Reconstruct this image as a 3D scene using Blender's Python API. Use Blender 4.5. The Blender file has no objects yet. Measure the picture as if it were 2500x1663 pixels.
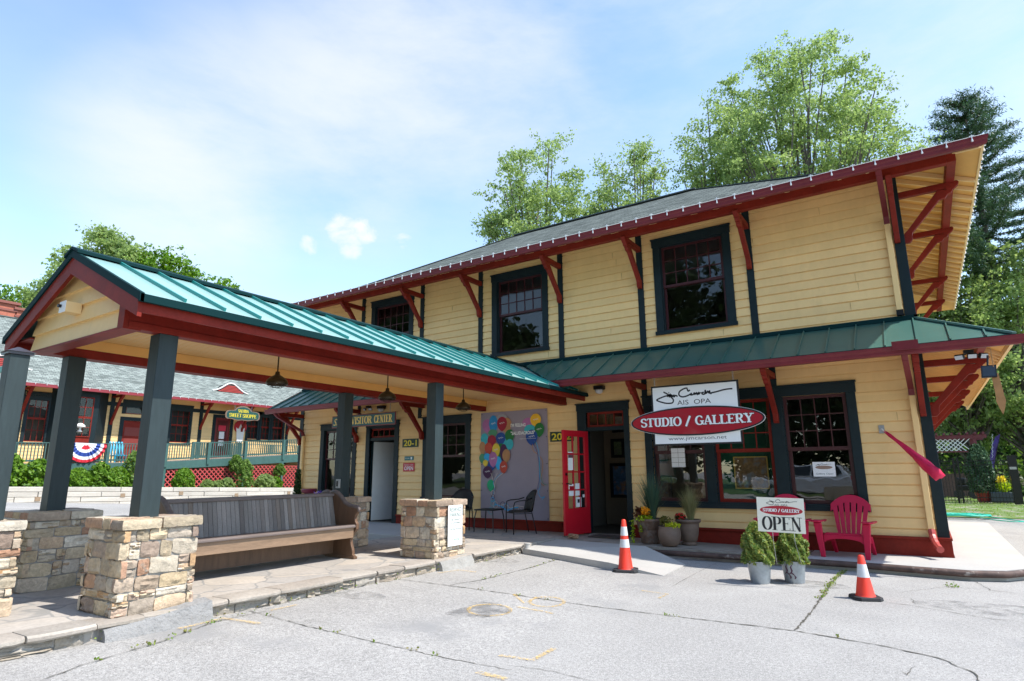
import bpy, bmesh, math, random
import numpy as np
from mathutils import Vector, Matrix
from math import sin, cos, pi, radians as R
random.seed(7); rng = np.random.default_rng(7)
sc = bpy.context.scene
# ---------------------------------------------------------------- camera
F, CAMP = 1485.112, Vector((0.0, -11.6278, 1.2249))
YAW, PIT, ROL = -0.586096273, 0.213399772, -0.007072699
def cam_axes():
    f = Vector((sin(YAW)*cos(PIT), cos(YAW)*cos(PIT), sin(PIT))); r = Vector((cos(YAW), -sin(YAW), 0)); u = r.cross(f)
    return r*cos(ROL)+u*sin(ROL), u*cos(ROL)-r*sin(ROL), f
CR, CU, CF = cam_axes()
cd = bpy.data.cameras.new('camera'); cam = bpy.data.objects.new('camera', cd); sc.collection.objects.link(cam); sc.camera = cam
cd.sensor_width = 36; cd.lens = F/2500*36; cd.clip_end = 3000; cd.clip_start = .05
M = Matrix((CR, CU, -CF)).transposed().to_4x4(); M.translation = CAMP; cam.matrix_world = M
def ray(px, py): return CR*((px-1250)/F) - CU*((py-831.5)/F) + CF
def pl(px, py, ax, val):
    d = ray(px, py); t = (val-CAMP[ax])/d[ax]; return CAMP + d*t
def at(px, py, dist):
    d = ray(px, py); h = math.hypot(d.x, d.y); return CAMP + d*(dist/h)
# ---------------------------------------------------------------- world, sun, exposure
SUN_EL, SUN_AZ = R(57), R(12)          # azimuth measured from +x towards +y
sd = Vector((cos(SUN_EL)*cos(SUN_AZ), cos(SUN_EL)*sin(SUN_AZ), sin(SUN_EL)))
sl = bpy.data.lights.new('sun', 'SUN'); sl.energy = 2.75; sl.angle = R(.53); sl.color = (1, .955, .88)
so = bpy.data.objects.new('sun', sl); sc.collection.objects.link(so); so.rotation_euler = sd.to_track_quat('Z', 'Y').to_euler()
w = bpy.data.worlds.new('World'); sc.world = w; w.use_nodes = True
def world():
    nt = w.node_tree; N = nt.nodes; L = nt.links; N.clear()
    out = N.new('ShaderNodeOutputWorld'); bg = N.new('ShaderNodeBackground'); L.new(bg.outputs[0], out.inputs[0])
    sky = N.new('ShaderNodeTexSky'); sky.sky_type = 'NISHITA'; sky.sun_disc = False
    sky.sun_elevation = SUN_EL; sky.sun_rotation = pi/2 - SUN_AZ; sky.air_density = 1.0; sky.dust_density = .25; sky.ozone_density = 1.0
    tc = N.new('ShaderNodeTexCoord'); D = tc.outputs['Generated']
    def math_(op, a, b=None, c=None):
        n = N.new('ShaderNodeMath'); n.operation = op
        for i, v in enumerate((a, b, c)):
            if v is None: continue
            if hasattr(v, 'links'): L.new(v, n.inputs[i])
            else: n.inputs[i].default_value = v
        return n.outputs[0]
    def blob(px, py, rad, wt, soft=1.0):
        c = ray(px, py).normalized(); n = N.new('ShaderNodeVectorMath'); n.operation = 'DOT_PRODUCT'; L.new(D, n.inputs[0]); n.inputs[1].default_value = c
        m = N.new('ShaderNodeMapRange'); m.interpolation_type = 'SMOOTHSTEP'; L.new(n.outputs['Value'], m.inputs[0])
        m.inputs[1].default_value = cos(rad); m.inputs[2].default_value = cos(rad*(1-soft)); m.inputs[3].default_value = 0; m.inputs[4].default_value = wt
        return m.outputs[0]
    def noise(scale, detail, rot, stretch, rough=.6, dist=0):
        mp = N.new('ShaderNodeMapping'); L.new(D, mp.inputs[0]); mp.inputs['Rotation'].default_value = rot; mp.inputs['Scale'].default_value = stretch
        n = N.new('ShaderNodeTexNoise'); L.new(mp.outputs[0], n.inputs['Vector']); n.inputs['Scale'].default_value = scale; n.inputs['Detail'].default_value = detail
        n.inputs['Roughness'].default_value = rough; n.inputs['Distortion'].default_value = dist; return n.outputs['Fac']
    big = None
    for b in [(330,400,.15,.55),(480,430,.22,.8),(620,350,.22,.7),(830,320,.25,.75),(1060,170,.3,.75),(1250,240,.3,.7),(1480,130,.3,.7),(1750,60,.35,.6),(1350,60,.3,.6),(2300,120,.3,.7),(1900,20,.3,.7),(1100,330,.2,.5),(2200,60,.35,.4),(700,480,.14,.35)]:
        o = blob(*b); big = o if big is None else math_('MAXIMUM', big, o)
    n1 = noise(3.0, 9, (0, .5, .9), (1, 1, 2.8), .64, .15)
    n2 = noise(1.4, 4, (.3, .2, .5), (1, 1, 1.6), .5, .1)
    nn = math_('ADD', math_('MULTIPLY', n1, .55), math_('MULTIPLY', n2, .6))
    mr = N.new('ShaderNodeMapRange'); mr.interpolation_type = 'SMOOTHSTEP'; L.new(nn, mr.inputs[0]); mr.inputs[1].default_value = .38; mr.inputs[2].default_value = .78
    cir = math_('MULTIPLY', math_('MULTIPLY', mr.outputs[0], big), .85)
    puff = None
    for b in [(840,568,.040,1),(892,562,.034,1),(858,598,.03,.9),(756,598,.022,.6),(800,580,.022,.55),(968,588,.034,.6)]:
        o = blob(*b); puff = o if puff is None else math_('MAXIMUM', puff, o)
    pn = noise(17, 8, (0, 0, 0), (1, 1, 1.3), .62, .3)
    pm = N.new('ShaderNodeMapRange'); pm.interpolation_type = 'SMOOTHSTEP'; L.new(math_('ADD', puff, math_('MULTIPLY', math_('SUBTRACT', pn, .5), 2.6)), pm.inputs[0])
    pm.inputs[1].default_value = .25; pm.inputs[2].default_value = 1.35; pm.inputs[4].default_value = .95
    pf = math_('MULTIPLY', pm.outputs[0], math_('GREATER_THAN', puff, .001))
    gen = noise(2.0, 5, (1, 0, 0), (1, 1, 2.5), .55)
    gm = N.new('ShaderNodeMapRange'); L.new(gen, gm.inputs[0]); gm.inputs[1].default_value = .35; gm.inputs[2].default_value = .9; gm.inputs[4].default_value = .28
    fac = math_('MINIMUM', math_('ADD', math_('MAXIMUM', cir, pf), gm.outputs[0]), 1.0)
    mix = N.new('ShaderNodeMix'); mix.data_type = 'RGBA'; tint = N.new('ShaderNodeMix'); tint.data_type = 'RGBA'; tint.blend_type = 'MULTIPLY'; tint.inputs[0].default_value = 1; L.new(sky.outputs[0], tint.inputs[6]); tint.inputs[7].default_value = (.96, .98, .95, 1); L.new(fac, mix.inputs[0]); L.new(tint.outputs[2], mix.inputs[6]); mix.inputs[7].default_value = CLOUD + (1,)
    L.new(mix.outputs[2], bg.inputs[0]); bg.inputs[1].default_value = SKY
SKY = .15; CLOUD = (2.75, 2.82, 2.82)
world()
sc.view_settings.view_transform = 'Standard'; sc.view_settings.look = 'None'; sc.view_settings.gamma = 1; sc.view_settings.exposure = 1.32
# ---------------------------------------------------------------- materials
MATS = {}
def mat(name, col, rough=.6, metal=0, n=None, bump=None, isl=0, spec=.5, stretch=(1, 1, 1), ramp=None, trans=0, emit=None, coat=0, patch=None):
    m = bpy.data.materials.new(name); m.use_nodes = True; nt = m.node_tree; N = nt.nodes; L = nt.links
    b = N['Principled BSDF']; b.inputs['Roughness'].default_value = rough; b.inputs['Metallic'].default_value = metal
    b.inputs['Specular IOR Level'].default_value = spec; b.inputs['Coat Weight'].default_value = coat
    tc = N.new('ShaderNodeTexCoord'); mp = N.new('ShaderNodeMapping'); L.new(tc.outputs['Object'], mp.inputs[0]); mp.inputs['Scale'].default_value = stretch
    if ramp:
        g = N.new('ShaderNodeNewGeometry'); cr = N.new('ShaderNodeValToRGB'); e = cr.color_ramp.elements
        for i, c in enumerate(ramp):
            el = e[i] if i < 2 else e.new(i/(len(ramp)-1))
            el.position = i/(len(ramp)-1); el.color = tuple(c)+(1,)
        L.new(g.outputs['Random Per Island'], cr.inputs[0]); colsock = cr.outputs[0]
    else:
        rg = N.new('ShaderNodeRGB'); rg.outputs[0].default_value = tuple(col)+(1,); colsock = rg.outputs[0]
    def noise(s, d=5):
        t = N.new('ShaderNodeTexNoise'); t.inputs['Scale'].default_value = s; t.inputs['Detail'].default_value = d; t.inputs['Roughness'].default_value = .6
        L.new(mp.outputs[0], t.inputs['Vector']); return t.outputs['Fac']
    def vary(sock, lo, hi, val, a=.3, bb=.7):
        mr = N.new('ShaderNodeMapRange'); L.new(val, mr.inputs[0]); mr.inputs[1].default_value = a; mr.inputs[2].default_value = bb; mr.inputs[3].default_value = lo; mr.inputs[4].default_value = hi
        h = N.new('ShaderNodeHueSaturation'); L.new(mr.outputs[0], h.inputs['Value']); L.new(sock, h.inputs['Color']); return h.outputs[0]
    if n:
        for s, a in ([n] if not isinstance(n[0], tuple) else n): colsock = vary(colsock, 1-a, 1+a, noise(s))
    if isl:
        g2 = N.new('ShaderNodeNewGeometry'); colsock = vary(colsock, 1-isl, 1+isl, g2.outputs['Random Per Island'], 0, 1)
    if patch:   # (scale, threshold, width, colour) a second colour in noise patches
        mr = N.new('ShaderNodeMapRange'); L.new(noise(patch[0]), mr.inputs[0]); mr.inputs[1].default_value = patch[1]; mr.inputs[2].default_value = patch[1]+patch[2]
        mx = N.new('ShaderNodeMix'); mx.data_type = 'RGBA'; L.new(mr.outputs[0], mx.inputs[0]); L.new(colsock, mx.inputs[6]); mx.inputs[7].default_value = tuple(patch[3])+(1,); colsock = mx.outputs[2]
    L.new(colsock, b.inputs['Base Color'])
    if bump:
        bp = N.new('ShaderNodeBump'); bp.inputs['Strength'].default_value = bump[1]; bp.inputs['Distance'].default_value = bump[2] if len(bump) > 2 else .01
        L.new(noise(bump[0], 6), bp.inputs['Height']); L.new(bp.outputs[0], b.inputs['Normal'])
    if emit: b.inputs['Emission Color'].default_value = tuple(emit)+(1,); b.inputs['Emission Strength'].default_value = 1
    if trans:
        tr = N.new('ShaderNodeBsdfTranslucent'); h = N.new('ShaderNodeHueSaturation'); h.inputs['Value'].default_value = 1.5; h.inputs['Saturation'].default_value = 1.1
        L.new(colsock, h.inputs['Color']); L.new(h.outputs[0], tr.inputs[0]); ms = N.new('ShaderNodeMixShader'); ms.inputs[0].default_value = trans
        L.new(b.outputs[0], ms.inputs[1]); L.new(tr.outputs[0], ms.inputs[2]); L.new(ms.outputs[0], N['Material Output'].inputs[0])
    MATS[name] = m; return m
def glass(name, tint=(.75, .8, .8), ior=1.55, refl=1.0):
    m = bpy.data.materials.new(name); m.use_nodes = True; nt = m.node_tree; N = nt.nodes; L = nt.links; N.remove(N['Principled BSDF'])
    t = N.new('ShaderNodeBsdfTransparent'); t.inputs[0].default_value = tint+(1,); g = N.new('ShaderNodeBsdfGlossy'); g.inputs['Roughness'].default_value = .01
    f = N.new('ShaderNodeLayerWeight'); pw = N.new('ShaderNodeMath'); pw.operation = 'POWER'; L.new(f.outputs['Facing'], pw.inputs[0]); pw.inputs[1].default_value = 4.5; k = N.new('ShaderNodeMath'); k.operation = 'MULTIPLY_ADD'; k.inputs[1].default_value = .85; k.inputs[2].default_value = .07*refl; k.use_clamp = True; L.new(pw.outputs[0], k.inputs[0])
    # slight waviness of old panes
    tc = N.new('ShaderNodeTexCoord'); nz = N.new('ShaderNodeTexNoise'); nz.inputs['Scale'].default_value = 1.6; L.new(tc.outputs['Object'], nz.inputs['Vector']); bp = N.new('ShaderNodeBump'); bp.inputs['Strength'].default_value = .12; bp.inputs['Distance'].default_value = .02
    L.new(nz.outputs['Fac'], bp.inputs['Height']); L.new(bp.outputs[0], g.inputs['Normal'])
    ms = N.new('ShaderNodeMixShader'); L.new(k.outputs[0], ms.inputs[0]); L.new(t.outputs[0], ms.inputs[1]); L.new(g.outputs[0], ms.inputs[2]); L.new(ms.outputs[0], N['Material Output'].inputs[0]); return m
cream = mat('cream_paint', (.84, .575, .255), .55, n=((1.1, .06), (14, .03)), bump=(60, .12, .004), isl=.05, stretch=(.9, 1, .35), patch=(2.6, .60, .25, (.72, .50, .23)))
cream2 = mat('cream_board', (.82, .58, .28), .6, n=((2, .05),), bump=(50, .1, .003))
ochre = mat('ochre_soffit', (.80, .45, .13), .6, n=((3, .06),), isl=.04)
red = mat('barn_red_paint', (.20, .018, .010), .55, spec=.2, n=((4, .18), (30, .10)), bump=(45, .15, .003))
maroon = mat('maroon_metal', (.165, .020, .026), .42, spec=.35, n=((3, .12), (25, .08)))
dgreen = mat('dark_green_paint', (.010, .021, .025), .5, spec=.25, n=((5, .15),), bump=(40, .15, .003))
pgreen = mat('post_green_paint', (.029, .044, .047), .55, spec=.3, n=((3, .18), (25, .12)), bump=(30, .35, .006), stretch=(1, 1, .15))
pale_roof = mat('sky_glare_roof_panel', (.25, .42, .40), .42, .05, n=((2.5, .05),), bump=(2.5, .12, .02), coat=.2)  # canopy panels: sky glare on the green metal put into a paler base colour
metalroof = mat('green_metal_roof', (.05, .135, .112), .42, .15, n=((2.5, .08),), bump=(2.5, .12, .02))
metaldark = mat('green_metal_trim', (.005, .028, .030), .6, .0, spec=.06)
whitep = mat('white_paint', (.80, .80, .78), .5, n=((6, .03),))
blackm = mat('black_metal', (.012, .012, .013), .4, .3, n=((20, .1),))
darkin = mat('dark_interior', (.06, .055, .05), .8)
bronze = mat('bronze_lamp', (.045, .032, .018), .38, .7)
paneg = glass('window_glass'); shopg = glass('shop_glass', refl=.5); galg = glass('gallery_glass', refl=2.0)
def shingle():
    m = mat('grey_shingle', (.105, .120, .112), .95, spec=.2, n=((2, .1), (14, .15), (60, .3))); nt = m.node_tree; N = nt.nodes; L = nt.links; b = N['Principled BSDF']
    tc = N.new('ShaderNodeTexCoord'); br = N.new('ShaderNodeTexBrick'); L.new(tc.outputs['UV'], br.inputs['Vector']); br.inputs['Scale'].default_value = 1
    br.inputs['Brick Width'].default_value = .3; br.inputs['Row Height'].default_value = .14; br.inputs['Mortar Size'].default_value = .012; br.inputs['Bias'].default_value = 0
    br.inputs['Color1'].default_value = (.6, .62, .6, 1); br.inputs['Color2'].default_value = (1.4, 1.4, 1.35, 1); br.inputs['Mortar'].default_value = (.3, .3, .3, 1)
    src = b.inputs['Base Color'].links[0].from_socket; mx = N.new('ShaderNodeMix'); mx.data_type = 'RGBA'; mx.blend_type = 'MULTIPLY'; mx.inputs[0].default_value = 1
    L.new(src, mx.inputs[6]); L.new(br.outputs['Color'], mx.inputs[7]); L.new(mx.outputs[2], b.inputs['Base Color']); return m
shing = shingle()
shing2 = shing.copy()
for n_ in shing2.node_tree.nodes:
    if n_.type == 'RGB': n_.outputs[0].default_value = (.20, .225, .215, 1)
# ---------------------------------------------------------------- mesh helpers
def origin(o):
    v = Vector()
    while o is not None: v += o.location; o = o.parent
    return v
class MB:
    def __init__(s, tf=None): s.v = []; s.f = []; s.mi = []; s.tf = tf; s.m = 0; s.uv = None
    def add(s, vs, fs):
        b = len(s.v)
        if s.tf: vs = [s.tf(*p) for p in vs]
        s.v += [tuple(p) for p in vs]; s.f += [tuple(b+i for i in f) for f in fs]; s.mi += [s.m]*len(fs); return s
    def box(s, x0, x1, y0, y1, z0, z1):
        return s.add([(x0,y0,z0),(x1,y0,z0),(x1,y1,z0),(x0,y1,z0),(x0,y0,z1),(x1,y0,z1),(x1,y1,z1),(x0,y1,z1)], [(0,3,2,1),(4,5,6,7),(0,1,5,4),(1,2,6,5),(2,3,7,6),(3,0,4,7)])
    def hexa(s, p): return s.add(p, [(0,3,2,1),(4,5,6,7),(0,1,5,4),(1,2,6,5),(2,3,7,6),(3,0,4,7)])
    def quad(s, *p): return s.add(list(p), [tuple(range(len(p)))])
    def beam(s, a, b, w, h, up=(0, 0, 1)):
        a = Vector(a); b = Vector(b); d = (b-a).normalized(); u = Vector(up); x = d.cross(u)
        if x.length < 1e-4: x = d.cross(Vector((1, 0, 0)))
        x.normalize(); y = x.cross(d); P = []
        for c in (a, b):
            for sx, sy in ((-1,-1),(1,-1),(1,1),(-1,1)): P.append(c + x*(sx*w/2) + y*(sy*h/2))
        return s.hexa(P)
    def extr(s, prof, fn, a, b):
        # prof: list of 2-D points, fn(p2, t) -> 3-D ; t = a, b
        n = len(prof); vs = [fn(p, a) for p in prof] + [fn(p, b) for p in prof]
        fs = [(i, (i+1) % n, n+(i+1) % n, n+i) for i in range(n)] + [tuple(range(n))[::-1], tuple(range(n, 2*n))]
        return s.add(vs, fs)
    def tube(s, path, r, n=8, caps=True, closed=False):
        P = [Vector(p) for p in path]; k = len(P); rr = r if hasattr(r, '__len__') else [r]*k; vs = []; fs = []; prev = None
        for i in range(k):
            t = (P[(i+1) % k]-P[i-1]) if (closed or 0 < i < k-1) else (P[min(i+1, k-1)]-P[max(i-1, 0)])
            t.normalize()
            if prev is None: x = t.orthogonal().normalized()
            else:
                x = prev - t*prev.dot(t)
                x = x.normalized() if x.length > 1e-5 else t.orthogonal().normalized()
            prev = x; y = t.cross(x)
            vs += [P[i] + (x*cos(2*pi*j/n) + y*sin(2*pi*j/n))*rr[i] for j in range(n)]
        for i in range(k if closed else k-1):
            a = i*n; b = ((i+1) % k)*n
            for j in range(n): fs.append((a+j, a+(j+1) % n, b+(j+1) % n, b+j))
        if caps and not closed: fs += [tuple(range(n))[::-1], tuple((k-1)*n+j for j in range(n))]
        return s.add(vs, fs)
    def lathe(s, prof, c=(0, 0, 0), n=24, ax=2):
        vs = []; fs = []; k = len(prof)
        for r, z in prof:
            for j in range(n):
                a = 2*pi*j/n; p = [r*cos(a), r*sin(a), z]
                if ax == 1: p = [p[0], p[2], p[1]]
                if ax == 0: p = [p[2], p[0], p[1]]
                vs.append((p[0]+c[0], p[1]+c[1], p[2]+c[2]))
        for i in range(k-1):
            for j in range(n): fs.append((i*n+j, i*n+(j+1) % n, (i+1)*n+(j+1) % n, (i+1)*n+j))
        fs += [tuple(range(n))[::-1], tuple((k-1)*n+j for j in range(n))]
        return s.add(vs, fs)
    def build(s, name, m, parent=None, smooth=False, bevel=0, fix=True):
        me = bpy.data.meshes.new(name); O = origin(parent)
        me.from_pydata([(p[0]-O.x, p[1]-O.y, p[2]-O.z) for p in s.v], [], s.f)
        for q in (m if isinstance(m, (list, tuple)) else [m]): me.materials.append(q)
        if isinstance(m, (list, tuple)): me.polygons.foreach_set('material_index', s.mi)
        if fix:
            bm = bmesh.new(); bm.from_mesh(me); bmesh.ops.recalc_face_normals(bm, faces=bm.faces); bm.to_mesh(me); bm.free()
        if smooth: me.polygons.foreach_set('use_smooth', [True]*len(me.polygons))
        o = bpy.data.objects.new(name, me); sc.collection.objects.link(o)
        if parent is not None: o.parent = parent
        if smooth == 'auto':
            try: me.set_sharp_from_angle(angle=R(38))
            except Exception: pass
        if bevel:
            b = o.modifiers.new('bevel', 'BEVEL'); b.width = bevel; b.segments = 2; b.limit_method = 'ANGLE'; b.angle_limit = R(50)
        return o
def tag(o, label=None, cat=None, group=None, kind=None):
    if label: o['label'] = label
    if cat: o['category'] = cat
    if group: o['group'] = group
    if kind: o['kind'] = kind
    return o
def thing(name, label, cat, loc=(0, 0, 0), group=None):
    o = bpy.data.objects.new(name, None); sc.collection.objects.link(o); o.location = loc; o.empty_display_size = .2
    return tag(o, label, cat, group)
def copy_tree(o, parent=None):
    c = o.copy(); sc.collection.objects.link(c)
    if parent is not None: c.parent = parent
    for ch in [x for x in bpy.data.objects if x.parent is o]: copy_tree(ch, c)
    return c
def front(u, d, z): return (u, -d, z)                    # wall facing the viewer (-y) at y = 0
def text(name, s, parent, m, org, u, v, h, width=None, align='LEFT', ex=0.0, off=0.0, slant=0):
    c = bpy.data.curves.new(name, 'FONT'); c.body = s; c.size = 1; c.align_x = align; c.offset = off; c.shear = slant; c.resolution_u = 3
    o = bpy.data.objects.new(name, c); sc.collection.objects.link(o); dg = bpy.context.evaluated_depsgraph_get(); me = bpy.data.meshes.new_from_object(o.evaluated_get(dg)); bpy.data.objects.remove(o)
    org = Vector(org); u = Vector(u).normalized(); v = Vector(v).normalized(); O = origin(parent)
    co = [p.co.copy() for p in me.vertices]; xs = [p.x for p in co]; ys = [p.y for p in co]; hh = max(ys)-min(ys); k = h/max(hh, 1e-6); kx = k
    if width: kx = width/(max(xs)-min(xs))
    x0 = min(xs) if align == 'LEFT' else (max(xs)+min(xs))/2
    for p, q in zip(me.vertices, co): p.co = org + u*((q.x-x0)*kx) + v*((q.y-min(ys))*k) - O
    me.materials.clear(); me.materials.append(m); me.name = name
    ob = bpy.data.objects.new(name, me); sc.collection.objects.link(ob); ob.parent = parent; return ob
# serif letters drawn as strokes: thick stems, thin bars, bracketed ends
def arc(cx, cy, rx, ry, a0, a1, n=12): return [(cx+rx*cos(R(a0+(a1-a0)*i/n)), cy+ry*sin(R(a0+(a1-a0)*i/n))) for i in range(n+1)]
SER = {
 'S': (.62, [arc(.31,.745,.22,.225,20,270)+arc(.31,.265,.24,.245,90,-160)[1:]], [(.54,.82,'v'),(.06,.2,'v')]),
 'T': (.70, [[(.35,0),(.35,.97)],[(.03,.965),(.67,.965)]], [(.35,0,'h'),(.05,.88,'v'),(.65,.88,'v')]),
 'U': (.76, [[(.17,1),(.17,.3)]+arc(.38,.3,.21,.27,180,360)+[(.59,1)]], [(.17,1,'h'),(.59,1,'h')]),
 'D': (.76, [[(.16,0),(.16,1)],[(.16,.975),(.34,.975)]+arc(.34,.5,.32,.475,90,-90)+[(.16,.025)]], [(.12,0,'h'),(.12,1,'h')]),
 'I': (.36, [[(.18,0),(.18,1)]], [(.18,0,'h'),(.18,1,'h')]),
 'O': (.80, [arc(.4,.5,.31,.48,0,360,24)], []),
 'G': (.80, [arc(.42,.5,.32,.48,45,320,20),[(.66,.08),(.66,.42)]], [(.64,.42,'h'),(.66,.8,'v')]),
 'A': (.78, [[(.08,0),(.37,1)],[(.37,1),(.66,0)],[(.18,.33),(.58,.33)]], [(.09,0,'h'),(.66,0,'h')]),
 'L': (.66, [[(.17,0),(.17,1)],[(.17,.025),(.6,.025)]], [(.15,0,'h'),(.17,1,'h'),(.6,.1,'v')]),
 'E': (.68, [[(.17,0),(.17,1)],[(.17,.025),(.6,.025)],[(.17,.975),(.58,.975)],[(.17,.52),(.46,.52)]], [(.13,0,'h'),(.13,1,'h'),(.6,.1,'v'),(.58,.9,'v'),(.46,.52,'v')]),
 'R': (.80, [[(.17,0),(.17,1)],[(.17,.975),(.37,.975)]+arc(.37,.74,.21,.235,90,-90)+[(.17,.505)],[(.38,.5),(.66,0)]], [(.17,0,'h'),(.13,1,'h'),(.7,0,'h')]),
 'Y': (.74, [[(.37,0),(.37,.45)],[(.37,.45),(.08,1)],[(.37,.45),(.66,1)]], [(.37,0,'h'),(.1,1,'h'),(.64,1,'h')]),
 'P': (.72, [[(.17,0),(.17,1)],[(.17,.975),(.37,.975)]+arc(.37,.72,.23,.255,90,-90)+[(.17,.465)]], [(.17,0,'h'),(.13,1,'h')]),
 'N': (.82, [[(.15,0),(.15,1)],[(.15,1),(.67,0)],[(.67,0),(.67,1)]], [(.15,0,'h'),(.12,1,'h'),(.67,1,'h')]),
 'V': (.76, [[(.1,1),(.38,0)],[(.38,0),(.66,1)]], [(.1,1,'h'),(.66,1,'h')]),
 'C': (.76, [arc(.42,.5,.32,.48,42,318,20)], [(.66,.8,'v'),(.66,.2,'v')]),
 'W': (1.05, [[(.08,1),(.3,0)],[(.3,0),(.52,1)],[(.52,1),(.74,0)],[(.74,0),(.96,1)]], [(.08,1,'h'),(.96,1,'h')]),
 'H': (.82, [[(.17,0),(.17,1)],[(.65,0),(.65,1)],[(.17,.51),(.65,.51)]], [(.17,0,'h'),(.17,1,'h'),(.65,0,'h'),(.65,1,'h')]),
 '/': (.62, [[(.08,-.1),(.5,1.05)]], []), ' ': (.32, [], []),
 'a': (.5, [arc(.22,.25,.16,.23,0,360,14),[(.4,.5),(.4,.08),(.46,.02)]], []),
 'd': (.52, [arc(.22,.25,.16,.23,0,360,14),[(.42,.98),(.4,.08),(.46,.02)]], []),
}
def serif(name, s, parent, m, org, u, v, h, width=None, thick=.17, thin=.06, lift=.0, grow=0, align='L', slant=0):
    org = Vector(org); u = Vector(u).normalized(); v = Vector(v).normalized(); nrm = u.cross(v); W = sum(SER[c][0] for c in s); kx = (width/W) if width else h
    if align == 'C': org = org - u*(W*kx/2)
    mb = MB(); x = 0; k = 0
    def P(px, py, z): return org + u*((x+px+slant*py)*kx) + v*(py*h) + nrm*(lift+z)
    for ch in s:
        wd, strokes, sf = SER[ch]
        for st in strokes:
            for i, p in enumerate(st): pass
            L_ = []; Rr = []
            for i, (a, b) in enumerate(st):
                q0 = st[max(i-1, 0)]; q1 = st[min(i+1, len(st)-1)]
                if st[0] == st[-1] or (abs(st[0][0]-st[-1][0]) < 1e-6 and abs(st[0][1]-st[-1][1]) < 1e-6):
                    q0 = st[i-1 if i > 0 else -2]; q1 = st[i+1 if i < len(st)-1 else 1]
                dx, dy = (q1[0]-q0[0])*kx/h, q1[1]-q0[1]; l = math.hypot(dx, dy) or 1; dx /= l; dy /= l
                wt = (thin + (thick-thin)*abs(dy)**1.4)/2 + grow
                if ch in 'AVWYN' and len(st) == 2 and ((dx*dy > 0) if ch != 'N' else dx == 0): wt = thin/2 + grow + .01
                ex = grow if i in (0, len(st)-1) else 0
                sgn = -1 if i == 0 else 1
                a2, b2 = a+dx*ex*sgn*h/kx, b+dy*ex*sgn
                L_.append((a2-dy*wt*h/kx, b2+dx*wt)); Rr.append((a2+dy*wt*h/kx, b2-dx*wt))
            k += 1; z = .00004*k
            n = len(st); mb.add([P(a, b, z) for a, b in L_+Rr], [(i, i+1, n+i+1, n+i) for i in range(n-1)])
        for a, b, o in sf:
            k += 1; z = .00004*k; hx, hy = ((thick*.95+grow)*h/kx, thin/2+grow) if o == 'h' else ((thin*.45+grow)*h/kx, .09+grow)
            bb = b + (thin/2 if (o == 'h' and b == 0) else (-thin/2 if o == 'h' and b == 1 else 0))
            mb.quad(P(a-hx, bb-hy, z), P(a+hx, bb-hy, z), P(a+hx, bb+hy, z), P(a-hx, bb+hy, z))
        x += wd
    return mb.build(name, m, parent, fix=False)
def ribbon(mb, pts, wds, z=0, fn=None):
    L_ = []; Rr = []
    for i, p in enumerate(pts):
        q0 = pts[max(i-1, 0)]; q1 = pts[min(i+1, len(pts)-1)]; dx, dy = q1[0]-q0[0], q1[1]-q0[1]; l = math.hypot(dx, dy) or 1
        w_ = (wds[i] if hasattr(wds, '__len__') else wds)/2
        L_.append((p[0]-dy/l*w_, p[1]+dx/l*w_)); Rr.append((p[0]+dy/l*w_, p[1]-dx/l*w_))
    n = len(pts); mb.add([fn(a, b, z) for a, b in L_+Rr], [(i, n+i, n+i+1, i+1) for i in range(n-1)])
# ---------------------------------------------------------------- leaves and trees
def leafmat(name, cols, trans=.35): return mat(name, cols[0], .5, ramp=cols, trans=trans, spec=.3)
LV = {'light': leafmat('leaf_light', [(.15,.21,.07),(.24,.33,.11),(.34,.43,.16),(.18,.26,.08)], .5),
      'mid': leafmat('leaf_mid', [(.08,.15,.03),(.14,.24,.045),(.20,.31,.07),(.10,.18,.03)], .4),
      'dark': leafmat('leaf_dark', [(.02,.045,.012),(.04,.08,.02),(.06,.11,.03)], .25),
      'pine': leafmat('needle', [(.035,.075,.035),(.06,.12,.055),(.09,.15,.07)], .2),
      'box': leafmat('arborvitae', [(.05,.13,.01),(.12,.24,.02),(.19,.32,.03)], .3),
      'cypress': leafmat('cypress', [(.10,.18,.04),(.20,.29,.07),(.32,.36,.09),(.13,.22,.06),(.36,.30,.07)], .3)}
bark = mat('bark', (.10, .085, .07), .9, n=((6, .3),), bump=(20, .6, .02))
bark2 = mat('grey_bark', (.115, .10, .085), .9, n=((5, .3),), bump=(18, .6, .02))
def leaves(name, cen, nrm_out, size, m, parent, aspect=1.0, flat=0):
    """cen (n,3) leaf centres; every leaf is one small bent quad"""
    n = len(cen); a = rng.normal(size=(n, 3)); a[:, 2] *= (1-flat); a /= np.linalg.norm(a, axis=1)[:, None]
    if nrm_out is not None: a = a*.75 + nrm_out*.6; a /= np.linalg.norm(a, axis=1)[:, None]
    t = rng.normal(size=(n, 3)); u = np.cross(a, t); u /= np.linalg.norm(u, axis=1)[:, None]; v = np.cross(a, u)
    s = (size*(.6+.8*rng.random(n)))[:, None]; s2 = s*aspect
    O = np.array(origin(parent)) if parent is not None else 0
    V = np.stack([cen - u*s*.5, cen - v*s2*.32, cen + u*s*.5, cen + v*s2*.32], 1).reshape(-1, 3) - O
    me = bpy.data.meshes.new(name); me.vertices.add(4*n); me.vertices.foreach_set('co', V.ravel()); me.loops.add(4*n); me.loops.foreach_set('vertex_index', np.arange(4*n, dtype=np.int32))
    me.polygons.add(n); me.polygons.foreach_set('loop_start', np.arange(0, 4*n, 4, dtype=np.int32)); me.materials.append(m); me.update(calc_edges=True)
    o = bpy.data.objects.new(name, me); sc.collection.objects.link(o); o.parent = parent; return o
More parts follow.
